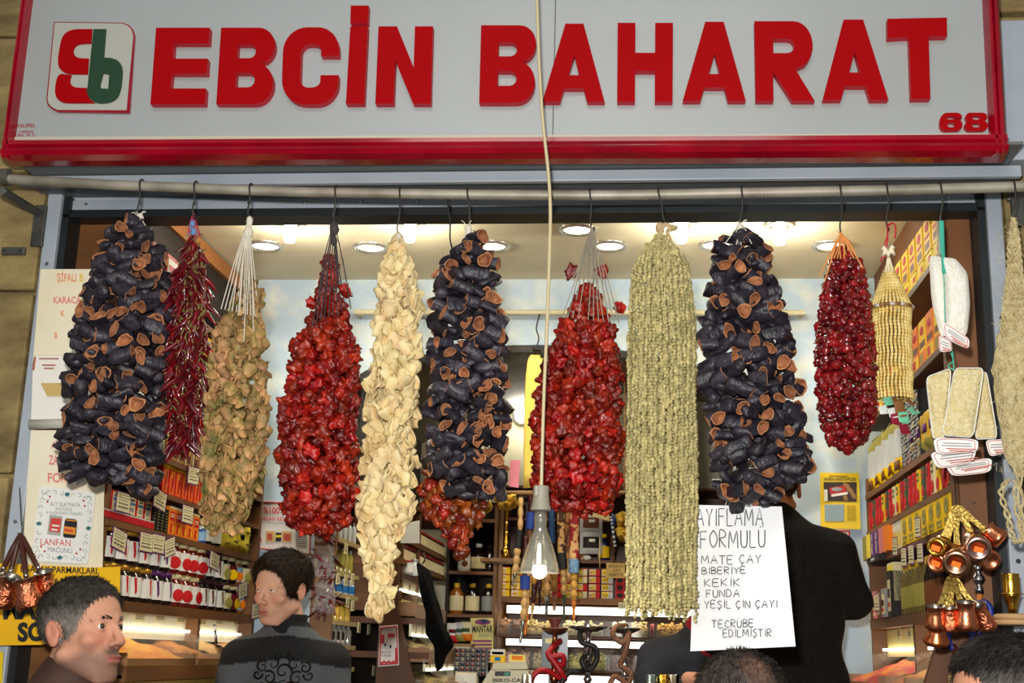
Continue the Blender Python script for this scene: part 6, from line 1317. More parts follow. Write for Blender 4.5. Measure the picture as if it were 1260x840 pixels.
mb = MB(); mb.bb(xa+.018, xb-.02, RY-.11, RY-.105, Z(783, 740, RY-.1), Z(764, 740, RY-.1), 0); mb.bb(xa+.018, xb-.02, RY-.11, RY-.105, Z(824, 740, RY-.1), Z(805, 740, RY-.1), 0); part(mb, 'glass_front', M('clear_acrylic2', (220, 226, 220), .12, alpha=.06, spec=.3), bu)
mb = MB()
for y in (784.5, 826): mb.bb(xa+.01, xb-.02, RY-.12, RY, Z(y+1.5, 740, RY), Z(y-1.5, 740, RY))
part(mb, 'front_lip', WOOD, bu)
def teabox(c, d, f): return boxk(.05, .06, .031, c, [(.04, .62, .1, .9, d), (0, 1, .9, 1, f)], [(.1, .5, .3, .5, f)], [(.38, .45, .22, .3, 'gold')])
TB = [teabox('cream', 'olive', 'red'), teabox('red', 'cream', 'maroon'), teabox('silver', 'paleyellow', 'red'), teabox('yellow', 'white', 'red')]
RB = boxk(.04, .06, .031, 'red', [(.1, .9, .1, .9, 'red')], [], [(.5, .5, .35, .36, 'dark'), (.5, .5, .28, .27, 'pink')])
zt0 = Z(736, 740, RY)
for j in range(4):
    for i in range(10):
        x = lerp(620, 763, i/9); kd = TB[3] if i < 2 else RB if i == 9 else TB[(0, 1, 2)[i % 3]] if (i+j) % 7 else TB[1]
        put('tea_box', kd, (X(x, 720, RY), RY+.01, zt0+.0325*j), MBk, 'small tea box, %s row from bottom, %s column from left' % (ORD[j], ORD[i]), 'tea box', 'stacked small tea boxes')
# nuts in the trough
def nutbin(x0, x1, yb, yt, c1, c2, rad, label):
    a, b = X(x0, yb, RY-.1), X(x1, yb, RY-.1); zb = Z(yb, 740, RY-.1); h = (yt and Z(yt, 740, RY-.1)-zb)
    e = empty('nut_bin', ((a+b)/2, RY-.05, zb), label, 'nut bin', 'nut bins at the back'); mb = MB(); mb.bb(a+.002, b-.002, RY-.10, RY-.015, zb, zb+.004); 
    for x in (a+.002, b-.005): mb.bb(x, x+.003, RY-.10, RY-.015, zb, zb+h*.8)
    part(mb, 'tray', M('bin_clear', (190, 196, 186), .15, alpha=.2, spec=.3), e); mb = MB(); rr_ = random.Random(int(x0))
    n = int(26+(b-a)*900)
    for k in range(n):
        u, v = rr_.random(), rr_.random(); top = h*(.55+.5*v); s = rad*rr_.uniform(.8, 1.2)
        mb.ball((lerp(a+.008, b-.008, u), RY-.094+.075*v, zb+.006+rr_.uniform(.35, 1)*top), (s, s*.8, s*.7), 6, rot=Euler((rr_.uniform(-1, 1), rr_.uniform(-1, 1), rr_.uniform(-1, 1))).to_matrix())
    mb.bb(a+.006, b-.006, RY-.09, RY-.02, zb+.004, zb+h*.5)
    o = part(mb, 'nuts', M('nut_%d_%d_%d' % c1, c1, .6, c2=c2, nscale=60, vary=.25), e, True); o['kind'] = 'stuff'
for x0, x1, c1, c2, rd, w in [(612, 627, (176, 120, 70), (140, 90, 50), .009, 'tan bricks'), (627, 641, (120, 74, 38), (90, 50, 26), .009, 'brown dried fruit'), (642, 690, (216, 190, 122), (190, 150, 80), .008, 'pale yellow nuts'), (691, 720, (222, 210, 160), (190, 170, 110), .009, 'cream nuts'), (721, 742, (190, 180, 130), (150, 140, 90), .008, 'pale green nuts'), (752, 773, (234, 222, 186), (206, 190, 140), .010, 'white large nuts'), (776, 798, (222, 196, 110), (170, 130, 60), .008, 'yellow figs'), (799, 806, (190, 60, 40), (150, 30, 30), .008, 'red fruit'), (807, 842, (206, 160, 60), (170, 120, 40), .008, 'gold raisins'), (844, 862, (228, 218, 190), (196, 180, 140), .008, 'white nuts at right end')]:
    nutbin(x0, x1, 783, 766, c1, c2, rd, 'glass fronted bin of %s on the upper lit row' % w)
for x0, x1, c1, c2, rd, w in [(612, 652, (206, 140, 120), (226, 190, 170), .007, 'pink sugared nuts'), (654, 680, (222, 206, 166), (190, 170, 120), .008, 'cream popcorn like nuts'), (698, 747, (178, 170, 70), (216, 206, 120), .007, 'green yellow pistachios'), (748, 796, (130, 72, 40), (90, 46, 26), .008, 'brown almonds'), (797, 812, (226, 220, 196), (196, 180, 150), .008, 'white nuts')]:
    nutbin(x0, x1, 825, 805, c1, c2, rd, 'glass fronted bin of %s on the lower lit row' % w)
# cards and hanging goods above the tea boxes
BY = RY-.06
mb = MB(); sheet(mb, [(746, 692), (769, 693), (769, 711), (746, 711)], BY, .002); k = solo(mb, 'shelf_card', M('card_amber', (216, 176, 86), .6), 'amber card with brown lettering on the shelf edge beside the okra', 'card')
for s, x0, x1, yb in (('EKİNEZYA', 749, 767, 698), ('ÇAYI', 754, 763, 703), ('GELMİŞTİR', 749, 767, 708.5)): 
    o = line_text(s, x0, x1, yb, 3.4, BY-.001, None, None, bold=.02); part(o, 'lettering', M('card_brown', (110, 76, 40), .6), k)
mb = MB(); sheet(mb, [(761, 741), (774, 741), (774, 749), (761, 749)], RY-.07, .002); k = solo(mb, 'price_card', M('price_cream', (222, 210, 170), .6), 'small cream price card under the red tea boxes', 'card'); part(line_text('15.00', 763, 773, 747, 4, RY-.071, None, None), 'lettering', BLACK, k)
put('packet', pouchk(.095, .03, .09, 'silver', [(.2, .9, .25, .8, 'brown')], [(.4, .7, .5, .65, 'white')]), at(727, 656, 2.2), MBk, 'upper clear packet of brown spice hung beside the red hose', 'packet', 'clear hung packets')
put('packet', pouchk(.095, .03, .095, 'silver', [(.2, .9, .2, .75, 'dark')], [(.4, .7, .5, .65, 'white')]), at(727, 681, 2.2), MBk, 'lower clear packet of dark spice hung beside the red hose', 'packet', 'clear hung packets')
put('packet', pouchk(.085, .03, .07, 'maroon', [(.2, .8, .2, .8, 'red')]), at(724, 634, 2.2), MBk, 'maroon packet above the clear hung packets', 'packet')
mb = MB(); sheet(mb, [(724, 619), (750, 614), (750, 641), (726, 634)], 2.1, .004, 0); sheet(mb, [(730, 620), (744, 617), (744, 628), (731, 626)], 2.097, .003, 1); solo(mb, 'price_board', [M('card_tan', (206, 180, 120), .6), M('print_red2', (170, 60, 40), .6)], 'tan tilted card under the right red peppers', 'card')
mb = MB(); mb.tube(smooth_path([at(753, 632, 2.1), at(756, 640, 2.1), at(754, 660, 2.1), at(755, 676, 2.1), at(755, 690, 2.1)], 4), [.012]*4+[.022]*5+[.03]*4+[.014]*3+[.02], 12, flat=.35); solo(mb, 'wooden_back_brush', WOOD, 'brown wooden back scratcher hanging above the amber card', 'brush', smooth=True)
mb = MB(); pts = [at(752, 634, 2.05), at(754, 650, 2.05), at(757, 672, 2.05)]; q = smooth_path(pts, 8)
for i in range(len(q)-1): mb.tube([q[i], q[i+1]], .006, 8, i % 2)
mb.tube([at(752, 633, 2.05), at(756, 636, 2.05), at(755, 646, 2.05)], .008, 8, 0); solo(mb, 'striped_hose_end', [M('navy_stripe', (30, 60, 110), .4), WHITEP], 'blue and white striped mouthpiece hanging before the wooden scratcher', 'mouthpiece')
mb = MB(); mb.tube([at(738, 662, 2.0), at(738, 675, 2.0), at(737, 684, 2.0), at(738, 690, 2.0), at(738, 698, 2.0)], [.003, .011, .013, .006, .005], 10, flat=.35); solo(mb, 'wooden_spoon', M('pale_wood', (206, 184, 130), .6), 'pale wooden spoon hanging in front of the clear packets', 'spoon', smooth=True)
SPN = M('natural_sponge', (234, 198, 84), .95, spec=.05, c2=(180, 130, 40), nscale=26, bump=1., bscale=60, contrast=(.4, .6))
def sponge(pl, Y, label):
    mb = MB(); pillow(mb, dense(roundpoly(pl, 4, .3), 3), Y, .12, rings=7); mb.v = [tuple(noisy(noisy(Vector(v), 30, .012, 3), 90, .006, 5)) for v in mb.v]; solo(mb, 'bath_sponge', SPN, label, 'sponge', 'natural bath sponges', smooth=True)
sponge([(604, 608), (638, 611), (637, 620), (626, 629), (614, 627)], 1.5, 'large yellow bath sponge with flat top above the brass hookah')
sponge([(578, 622), (606, 616), (604, 628), (594, 634), (584, 631)], 1.56, 'yellow bath sponge half hidden behind the orange red peppers')
sponge([(757, 632), (770, 630), (772, 646), (759, 648)], 2.05, 'yellow bath sponge peeping left of the okra, upper one')
sponge([(758, 648), (772, 648), (772, 666), (762, 665)], 2.05, 'yellow bath sponge peeping left of the okra, lower one')
mb = MB(); sheet(mb, [(628, 566), (640, 566), (638, 600), (626, 598)], 1.62, .004, 0); solo(mb, 'pink_card', M('card_pink', (222, 130, 150), .6), 'pink price card hanging left of the right red peppers', 'card')
# yellow tubes on the pale rail
mb = MB(); 
for i in range(6): x = 651+i*2.6; mb.tube(smooth_path([at(x+4, 438, 1.45), at(x, 450, 1.44), at(x-3, 500, 1.44), at(x-4, 600, 1.44)], 4), .009, 8)
c = empty('yellow_tube_bundle', at(662, 430, 1.45), 'bundle of long yellow tubes hung on the back rail behind red peppers', 'tubes'); part(mb, 'tubes', M('yellow_tube', (222, 190, 84), .4), c, True)
part(MB().tube(smooth_path([at(664, 386, 1.47), at(660, 404, 1.46), at(663, 416, 1.46), at(659, 430, 1.45)], 4), .003, 6), 'hook', WIRE, c)
mb = MB(); mb.tube([at(656, 430, 1.44), at(667, 430, 1.44), at(668, 440, 1.44)], .02, 8, flat=.5); part(mb, 'band', BLACK, c, True)
mb = MB(); mb.bb(at(720, 385, 1.5).x, at(742, 385, 1.5).x, 1.52, 1.55, at(730, 378, 1.5).z, at(730, 362, 1.5).z); solo(mb, 'wall_box', M('wall_box_brown', (150, 104, 70), .5), 'small brown box on the blue back wall above the cream rail', 'box')
# hookah hoses hanging in a row
def hose(label, segs, Y):
    """segs: (x, y0, y1, radius px, material key, kind)"""
    e = empty('hookah_hose', at(segs[0][0], segs[0][1], Y), label, 'hookah hose', 'hookah hoses hanging at the back')
    for x0, y0, x1, y1, rp, mt, kd in segs:
        a, b = at(x0, y0, Y), at(x1, y1, Y); s = 1/pxm(a); n = 24; pts = [lerp(a, b, i/n) for i in range(n+1)]; rs = []
        for i in range(n+1):
            t = i/n; rs.append(rp*s*{'bead': .62+.38*abs(math.sin(PI*3*t+.3)), 'plain': 1, 'wrap': 1+.05*(i % 2), 'tip': lerp(1, .5, t)+.15*math.sin(9*t)}[kd])
        part(MB().tube(pts, rs, 12), {'bead': 'wooden_grip', 'plain': 'sleeve', 'wrap': 'cord_wrap', 'tip': 'mouthpiece'}[kd], mt, e, True)
WB = M('turned_wood', (216, 170, 106), .35, coat=.4); WB2 = M('turned_gold', (206, 150, 60), .35, coat=.4); BLW = M('blue_wrap', (34, 66, 150), .7); PBW = M('pale_blue_wrap', (130, 170, 200), .7, c2=(90, 130, 170), nscale=80); BKW = M('black_wrap', (26, 26, 28), .7); AMB = M('amber_tip', (216, 120, 30), .2, coat=.5); DKT = M('dark_tip', (70, 26, 24), .25, coat=.4); MET = M('metal_tip', (150, 150, 140), .25, .8); RPT = M('red_pattern_sleeve', (150, 24, 36), .6, c2=(214, 170, 110), nscale=34, contrast=(.5, .53)); BPT = M('brown_pattern_sleeve', (66, 40, 26), .6, c2=(206, 160, 100), nscale=40, contrast=(.49, .52)); OPT = M('orange_pattern_sleeve', (170, 110, 60), .6, c2=(90, 50, 30), nscale=40, contrast=(.49, .52)); RWT = M('red_white_tip', (190, 60, 50), .3, c2=(226, 206, 170), nscale=20)
HY = 1.75
hose('slim hose with beaded wooden grip and dark wrap, leftmost of the row', [(641, 612, 640, 652, 3.6, WB, 'bead'), (640, 652, 637, 676, 3.6, BKW, 'wrap'), (637, 674, 634, 706, 4.6, WB, 'bead'), (634, 705, 630, 720, 2.4, MET, 'tip')], HY)
hose('hose with bright blue wrap and orange tip high up, second of the row', [(653, 606, 653, 630, 3.2, DKT, 'plain'), (653, 630, 652, 651, 5, BLW, 'wrap'), (652, 651, 651, 700, 3.4, M('brown_sleeve', (104, 58, 30), .6), 'plain')], HY+.05)
hose('hose with low bright blue wrap and long wooden grip left of the lit bulb', [(647, 660, 646, 708, 3, DKT, 'plain'), (646, 708, 646, 725, 6, BLW, 'wrap'), (646, 725, 644, 762, 4.6, WB, 'bead'), (644, 762, 640, 791, 2.4, MET, 'tip')], HY-.05)
hose('hose with amber mouthpiece touching the low blue wrapped one', [(650, 700, 648, 755, 3, WB, 'bead'), (648, 754, 646, 781, 2.8, AMB, 'tip')], HY-.02)
hose('hose with gold bead and red grip under the bulb, left', [(657, 690, 657, 718, 3.8, WB2, 'bead'), (657, 718, 656, 742, 3.2, DKT, 'bead'), (656, 742, 653, 766, 2.2, WB, 'tip')], HY)
hose('hose with dark red mouthpiece between two wooden ones', [(664, 690, 664, 716, 2.6, DKT, 'plain'), (664, 716, 664, 746, 2.8, DKT, 'tip')], HY+.04)
hose('hose with pale wooden grip and dark patterned tip under the bulb', [(673, 690, 673, 733, 4.4, WB, 'bead'), (673, 733, 672, 757, 2.8, M('dark_pattern', (50, 60, 80), .4, c2=(180, 180, 170), nscale=60), 'tip')], HY-.03)
hose('hose with golden grip and red white tip right of the bulb', [(682, 690, 682, 728, 4.2, WB2, 'bead'), (682, 728, 682, 751, 2.8, RWT, 'tip')], HY)
hose('hose with brown geometric sleeve and black wrap', [(690, 610, 691, 682, 5, BPT, 'plain'), (691, 680, 693, 700, 5.4, BKW, 'wrap'), (693, 700, 694, 732, 4, WB, 'bead'), (694, 732, 694, 760, 2.4, M('green_tip', (70, 80, 60), .3), 'tip')], HY-.06)
hose('hose with orange brown patterned sleeve behind black wrapped one', [(699, 610, 700, 690, 5.4, OPT, 'plain'), (700, 688, 700, 712, 4, WB, 'bead')], HY+.03)
hose('thick red patterned hose with pale blue wrap and amber tip', [(707, 606, 706, 689, 6, RPT, 'plain'), (706, 688, 706, 705, 6.4, PBW, 'wrap'), (706, 705, 706, 738, 4.6, WB2, 'bead'), (706, 737, 706, 763, 2.8, AMB, 'tip')], HY-.08)
hose('plain navy hose just right of the bulb socket', [(678, 606, 680, 668, 3.8, M('navy_sleeve', (40, 80, 130), .5), 'plain')], HY+.02)
mb = MB(); mb.tube([at(612, 606, HY), at(770, 606, HY)], .009, 8); 
for x in (614, 768): mb.tube([at(x, 606, HY), at(x, 606, HY)+Vector((0, 0, .9))], .004, 6)
solo(mb, 'hose_rail', WOODL, 'wooden bar hidden behind the red peppers that carries the hookah hoses', 'rail')
# small stuff on the upper back shelf
zs_ = Z(689, 740, RY)
for i, (x, c, cap, h, w) in enumerate([(743, G_DARK, pm('yellow'), .12, 'navy bottle with yellow label behind the wooden spoon'), (716, G_AMB, pm('gold'), .05, 'small amber jar under the red patterned hose')]): put('bottle', bottlek(.025, h, M('navy_glass', (24, 28, 60), .15, coat=.5) if i == 0 else c, cap, 'yellow' if i == 0 else None), (X(x, 690, RY+.06), RY+.06, zs_), MBk, w, 'bottle')
sh = put('shell_ornament', MB().ball((0, 0, .012), (.02, .014, .012), 12).data('shell', [pm('white')], True), (X(722, 690, RY), RY+.03, zs_), MBk, 'tiny white shell on the shelf above the tea boxes', 'shell')
# ---- counter with hookahs and cash register
CT = 1.16
mb = MB(); mb.bb(-.62, .20, .72, 1.12, CT-.04, CT, 0, .004); mb.bb(-.60, .18, .74, 1.10, .5, CT-.04, 1); solo(mb, 'shop_counter', [WOODL, WOODH], 'wooden shop counter in the middle carrying hookahs and register', 'counter')
def hookah(label, x, Yh, plate, stem, bowlm, hosem, hosepts, platem, name='hookah', topy=760):
    p = at(x, topy, Yh); s = 1/pxm(p); e = empty(name, (p.x, Yh, CT+.001), label, 'hookah', 'hookahs on the counter'); base = Vector((p.x, Yh, CT+.001)); H = p.z-base.z
    part(MB().lathe([(.0005, 0), (.055, 0), (.062, .02), (.05, .06), (.03, .10), (.02, .13), (.024, .14), (.016, .15), (.0005, .15)], base, 24), 'vase', M('vase_glass', (90, 60, 40), .1, coat=.6), e, True)
    pr = [(.010, .15)]; z = .15
    while z < H-.06: pr += [(.0085, z), (.0095, z+.01), (.0150, z+.02), (.0095, z+.03), (.0075, z+.042)]; z += .05
    pr += [(.0075, H-.05), (.012, H-.045)]
    part(MB().lathe(pr, base, 16), 'stem', stem, e, True)
    part(MB().lathe([(.01, H-.050), (plate*s*.5, H-.048), (plate*s, H-.036), (plate*s*1.02, H-.031), (plate*s*.97, H-.032), (plate*s*.5, H-.043), (.01, H-.044)], base, 32, cap=False), 'plate', platem, e, True)
    if bowlm: part(MB().lathe([(.008, H-.044), (.012, H-.03), (.014, H-.022), (.022, H-.004), (.023, H), (.02, H-.002), (.012, H-.014), (.0005, H-.016)], base, 20), 'bowl', bowlm, e, True)
    q = smooth_path([at(a, b, Yh+c) for a, b, c in hosepts], 8); mb = MB(); mb.tube(q, .0088, 10); part(mb, 'hose', hosem, e, True); return e
hookah('hookah with bright red coiled hose and brown clay bowl', 683, .95, 16, M('copper_stem', (170, 100, 66), .25, 1.), M('clay', (112, 56, 46), .6), M('red_hose', (176, 18, 28), .45), [(689, 788, .03), (678, 798, -.04), (676, 808, -.05), (692, 806, -.05), (692, 818, -.04), (680, 812, -.05), (674, 803, -.05), (690, 826, -.05), (694, 836, -.03), (670, 824, -.06), (656, 832, -.07), (652, 850, -.07)], M('brown_plate', (110, 66, 46), .35, .6))
hookah('hookah with black coiled hose and wide thin silver plate', 724, .98, 24, CHROME, None, M('black_hose', (30, 30, 32), .5), [(722, 772, .02), (714, 778, -.03), (716, 790, -.05), (732, 796, -.05), (734, 812, -.04), (724, 824, -.05), (716, 812, -.05), (728, 800, .04), (718, 824, -.04), (702, 826, -.06), (692, 838, -.07), (690, 852, -.07)], CHROME, topy=758)
hookah('hookah with tan ribbed hose and dark plate beside the okra', 769, .96, 19, CHROME, None, M('tan_hose', (150, 100, 66), .6, c2=(110, 70, 46), nscale=120), [(771, 770, .01), (760, 770, -.03), (754, 778, -.05), (758, 786, -.05), (768, 790, -.05), (774, 778, -.04), (772, 792, -.05), (768, 806, -.05), (764, 818, -.04), (776, 828, -.05), (772, 840, -.05), (756, 832, -.06), (748, 850, -.07)], M('dark_plate', (90, 84, 72), .35, .6))
ch = empty('brass_hookah', at(622, 687, 2.0), 'tall slim brass hookah standing under the large yellow sponge', 'hookah'); b0 = at(622, 687, 2.0); s = 1/pxm(b0); mb = MB()
pr = [(.5, 0), (5, 0), (6, 4), (6, 10), (4, 12), (3, 14), (3.2, 24), (2.2, 26), (4, 29), (2, 32), (2.4, 40), (3.2, 42), (2, 44), (2.2, 48), (2.6, 58), (3.4, 60), (.5, 60)]
part(mb.lathe([(a*s, z*s) for a, z in pr], b0, 18), 'stem', GOLD, ch, True); mb = MB().lathe([(.01, 0), (.05, .004), (.06, .012), (.05, .008)], b0+Vector((0, 0, .21)), 20, cap=False); part(mb, 'plate', GOLD, ch, True)
mb = MB(); mb.bb(b0.x-.1, b0.x+.06, 1.96, 2.1, b0.z-.015, b0.z-.001); solo(mb, 'small_shelf', WOODL, 'small wooden ledge under the brass hookah', 'shelf')
rg = empty('cash_register', at(630, 838, .90), 'cream cash register with dark display on the counter', 'cash register'); RGM = M('register_cream', (206, 196, 156), .45); g = lambda x, y, Y=.86: at(x, y, Y)
mb = MB(); mb.prism([Vector((g(606, 822).x, .86, CT+.001)), Vector((g(650, 822).x, .86, CT+.001)), g(650, 825), g(606, 824)], (0, .2, 0)); mb.prism([g(602, 826), g(606, 822), g(606, 840), g(592, 842)], (0, .2, 0)); part(mb, 'body', RGM, rg)
mb = MB(); mb.prism([g(605, 823), g(649, 823), g(648, 815), g(607, 815)], (0, .06, 0)); part(mb, 'display_housing', RGM, rg)
mb = MB(); sheet(mb, [(609, 825.5), (628, 825.5), (628, 831.5), (609, 831.5)], .858, .003, 0); part(mb, 'display', M('display_dark', (18, 22, 20), .2), rg); line_text('00', 621, 626.5, 830.5, 4, .857, M('digit_green', (40, 150, 110), .5, emit=.6), rg, 'digits')
line_text('BEKO-CASH', 606.5, 650, 838.5, 4, .858, BLACK, rg, bold=.03)
put('carton', boxk(.045, .03, .04, 'yellow', [(0, 1, .55, 1, 'white'), (.1, .9, .6, .8, 'blue')], [(.3, .7, .1, .4, 'blue')]), (g(613, 815, .9).x, .88, g(613, 815).z+.001), MBk, 'yellow white and blue packet standing on the cash register', 'packet')
put('carton', boxk(.055, .03, .024, 'cream', [(.1, .9, .2, .9, 'paleyellow')], [(.2, .8, .3, .8, 'orange')]), (g(637, 815, .9).x, .88, g(637, 815).z+.001), MBk, 'small orange and cream packet on the cash register', 'packet')
mb = MB(); sheet(mb, roundpoly([(667, 776), (699, 776), (698, 822), (666, 822)], 3, .12), 1.06, .012, 0); sheet(mb, [(671, 785), (681, 785), (681, 791), (671, 791)], 1.059, .002, 1); sheet(mb, [(684, 794), (694, 794), (694, 816), (684, 816)], 1.059, .002, 2); mb.bb(at(675, 822, 1.06).x, at(690, 822, 1.06).x, 1.065, 1.08, CT+.001, at(680, 824, 1.06).z, 0); solo(mb, 'small_screen', [M('tablet_dark', (44, 54, 66), .2), M('screen_yellow', (220, 200, 120), .4), M('screen_blue', (90, 110, 130), .2)], 'dark glossy upright screen behind the red hookah hose', 'screen')
for i, (x, w) in enumerate([(649, 'left of the red hose'), (803, 'in front of the dark sweater, left'), (817, 'in front of the dark sweater, middle'), (829, 'in front of the dark sweater, right')]):
    p = at(x, 830, .78); s = 1/pxm(p); mb = MB().lathe([(.0005, 0), (7*s, 0), (7*s, p.z-CT), (6.4*s, p.z-CT), (6.2*s, .01), (.0005, .01)], (p.x, .78, CT+.001), 20, cap=False); solo(mb, 'metal_cup', [CHROME, M('steel_tint', (120, 140, 140), .2, .9), GOLD][i % 3], 'tall shiny metal cup '+w, 'cup', 'metal cups on the counter', smooth=True)
# blue hose hookah at the right front
hb = empty('hookah', (at(1203, 760, .0).x, .0, 1.2), 'hookah with blue hose and chrome stem behind the lower copper pots', 'hookah'); p = at(1203, 694, .015); s = 1/pxm(p)
part(MB().lathe([(a*s, -z*s) for a, z in [(.5, 0), (4, 1), (6, 4), (4, 8), (3, 10), (6, 14), (8, 18), (6, 22), (3, 25), (5, 28), (5, 36), (.5, 36)]], p, 18), 'stem', CHROME, hb, True)
part(MB().lathe([(a*s, -z*s) for a, z in [(3.4, 36), (3.4, 60), (.5, 60)]], p, 16), 'amber_tube', M('amber_tube', (206, 120, 40), .2, coat=.5), hb, True)
part(MB().lathe([(a*s, -z*s) for a, z in [(4, 60), (5, 70), (12, 100), (20, 140), (22, 200), (.5, 200)]], p, 20), 'vase', M('vase_dark', (40, 36, 34), .1, coat=.5), hb, True)
pts = smooth_path([at(x, y, -.03) for x, y in [(1201, 744), (1211, 741), (1218, 748), (1218, 762), (1210, 775), (1200, 790), (1196, 778), (1190, 765), (1178, 762), (1168, 776), (1166, 788), (1173, 798)]], 8)
part(MB().tube(pts, .008, 10), 'hose', M('blue_hose', (30, 50, 140), .45), hb, True)
mb = MB(); mb.tube([at(1172, 793, -.03), at(1180, 810, -.03), at(1190, 834, -.03), at(1194, 850, -.03)], [.008, .012, .009, .006], 10); mb.tube([at(1175, 798, -.03), at(1190, 810, -.035), at(1200, 818, -.035)], [.006, .011, .006], 10); part(mb, 'grip', DKT, hb, True)
mb = MB(); mb.bb(at(1150, 830, .0).x, at(1218, 830, .0).x, -.035, .045, .9, at(1190, 870, .0).z); solo(mb, 'front_ledge', WOODH, 'brown ledge below the blue hookah hose at the right front', 'ledge')

# lamps on the cream back wall beyond the arch
for i, (x, y, w) in enumerate([(628, 487, 'upper left'), (642, 510, 'lower right')]):
    p = at(x, y, 3.05); e = empty('wall_lamp', p, 'small bright lamp on the far cream wall through the arch, %s of two' % w, 'wall lamp', 'lamps in the back room')
    part(MB().lathe([(.02, -.012), (.045, -.004), (.05, .045)], p, 20, rot=Matrix.Rotation(PI/2, 3, 'X').inverted()), 'base', RINGM, e, True)
    part(MB().ball(p, (.04, .03, .045), 16), 'globe', M('lit_globe', (255, 250, 238), .4, emit=7.), e, True)
    lamp('back_room_light', 'POINT', p+Vector((0, -.12, 0)), 4, (1, .95, .82), .05)
# ================================================================== PEOPLE
def ell(p, c, r, rot=None):
    q = p-np.array(c, dtype=np.float32)
    if rot is not None: q = q @ np.array(rot, dtype=np.float32)
    r = np.array(r, dtype=np.float32); k0 = np.linalg.norm(q/r, axis=1); k1 = np.linalg.norm(q/(r*r), axis=1)+1e-9
    return k0*(k0-1)/k1
def cap(p, a, b, ra, rb=None):
    rb = ra if rb is None else rb; a = np.array(a, dtype=np.float32); b = np.array(b, dtype=np.float32); ab = b-a
    t = np.clip((p-a) @ ab/(ab @ ab), 0, 1); return np.linalg.norm(p-a-t[:, None]*ab, axis=1)-(ra+(rb-ra)*t)
def smin(a, b, k):
    h = np.clip(.5+.5*(b-a)/k, 0, 1); return b*(1-h)+a*h-k*h*(1-h)
def smax(a, b, k): return -smin(-a, -b, k)
def surfnet(f, lo, hi, h):
    ax = [np.arange(lo[i], hi[i]+h, h, dtype=np.float32) for i in range(3)]; n = [len(a) for a in ax]
    G = np.stack(np.meshgrid(*ax, indexing='ij'), -1).reshape(-1, 3); V = f(G).reshape(n)
    S = V < 0; c = [m-1 for m in n]; acc = np.zeros(c+[3], np.float32); cnt = np.zeros(c, np.int32)
    off = [(0,0,0),(1,0,0),(0,1,0),(1,1,0),(0,0,1),(1,0,1),(0,1,1),(1,1,1)]
    sl = lambda A, o: A[o[0]:o[0]+c[0], o[1]:o[1]+c[1], o[2]:o[2]+c[2]]
    for i in range(8):
        for d in range(3):
            if off[i][d]: continue
            j = list(off[i]); j[d] = 1; va, vb = sl(V, off[i]), sl(V, j); m = (va < 0) != (vb < 0)
            t = np.where(m, va/(va-vb+1e-12), 0)
            for e in range(3): acc[..., e] += np.where(m, off[i][e]+(t if e == d else 0), 0)
            cnt += m
    act = cnt > 0; idx = -np.ones(c, np.int64); idx[act] = np.arange(act.sum())
    base = np.stack(np.meshgrid(*[np.arange(k) for k in c], indexing='ij'), -1)
    verts = ((base[act]+acc[act]/cnt[act][:, None])*h+np.array(lo)).astype(np.float64)
    F = []
    for d in range(3):
        e1, e2 = (d+1) % 3, (d+2) % 3
        s0 = [slice(None)]*3; s1 = [slice(None)]*3; s0[d] = slice(0, n[d]-1); s1[d] = slice(1, n[d])
        cr = S[tuple(s0)] != S[tuple(s1)]; w = np.argwhere(cr); fl = S[tuple(s0)][cr]
        ok = (w[:, e1] > 0) & (w[:, e2] > 0) & (w[:, e1] < n[e1]-1) & (w[:, e2] < n[e2]-1); w = w[ok]; fl = fl[ok]
        q = []
        for a, b in ((-1, -1), (0, -1), (0, 0), (-1, 0)):
            t = w.copy(); t[:, e1] += a; t[:, e2] += b; q.append(idx[t[:, 0], t[:, 1], t[:, 2]])
        q = np.stack(q, 1); q[~fl] = q[~fl][:, ::-1]; F.append(q)
    return verts, np.concatenate(F)
def np_mesh(name, v, f, mat, parent, cols=None, smooth=True):
    me = bpy.data.meshes.new(name); me.from_pydata(v.tolist(), [], f.tolist()); me.materials.append(mat)
    if cols is not None:
        at_ = me.color_attributes.new('Col', 'FLOAT_COLOR', 'POINT'); at_.data.foreach_set('color', np.concatenate([cols, np.ones((len(cols), 1))], 1).astype(np.float32).ravel())
    if smooth: me.shade_smooth()
    o = bpy.data.objects.new(name, me); link(o, parent); return o
L3 = lambda c: np.array(rgb(c)[:3])
def vnormals(v, f):
    n = np.zeros_like(v); fn = np.cross(v[f[:, 1]]-v[f[:, 0]], v[f[:, 2]]-v[f[:, 0]])
    for k in range(4): np.add.at(n, f[:, k], fn)
    return n/(np.linalg.norm(n, axis=1)[:, None]+1e-12)
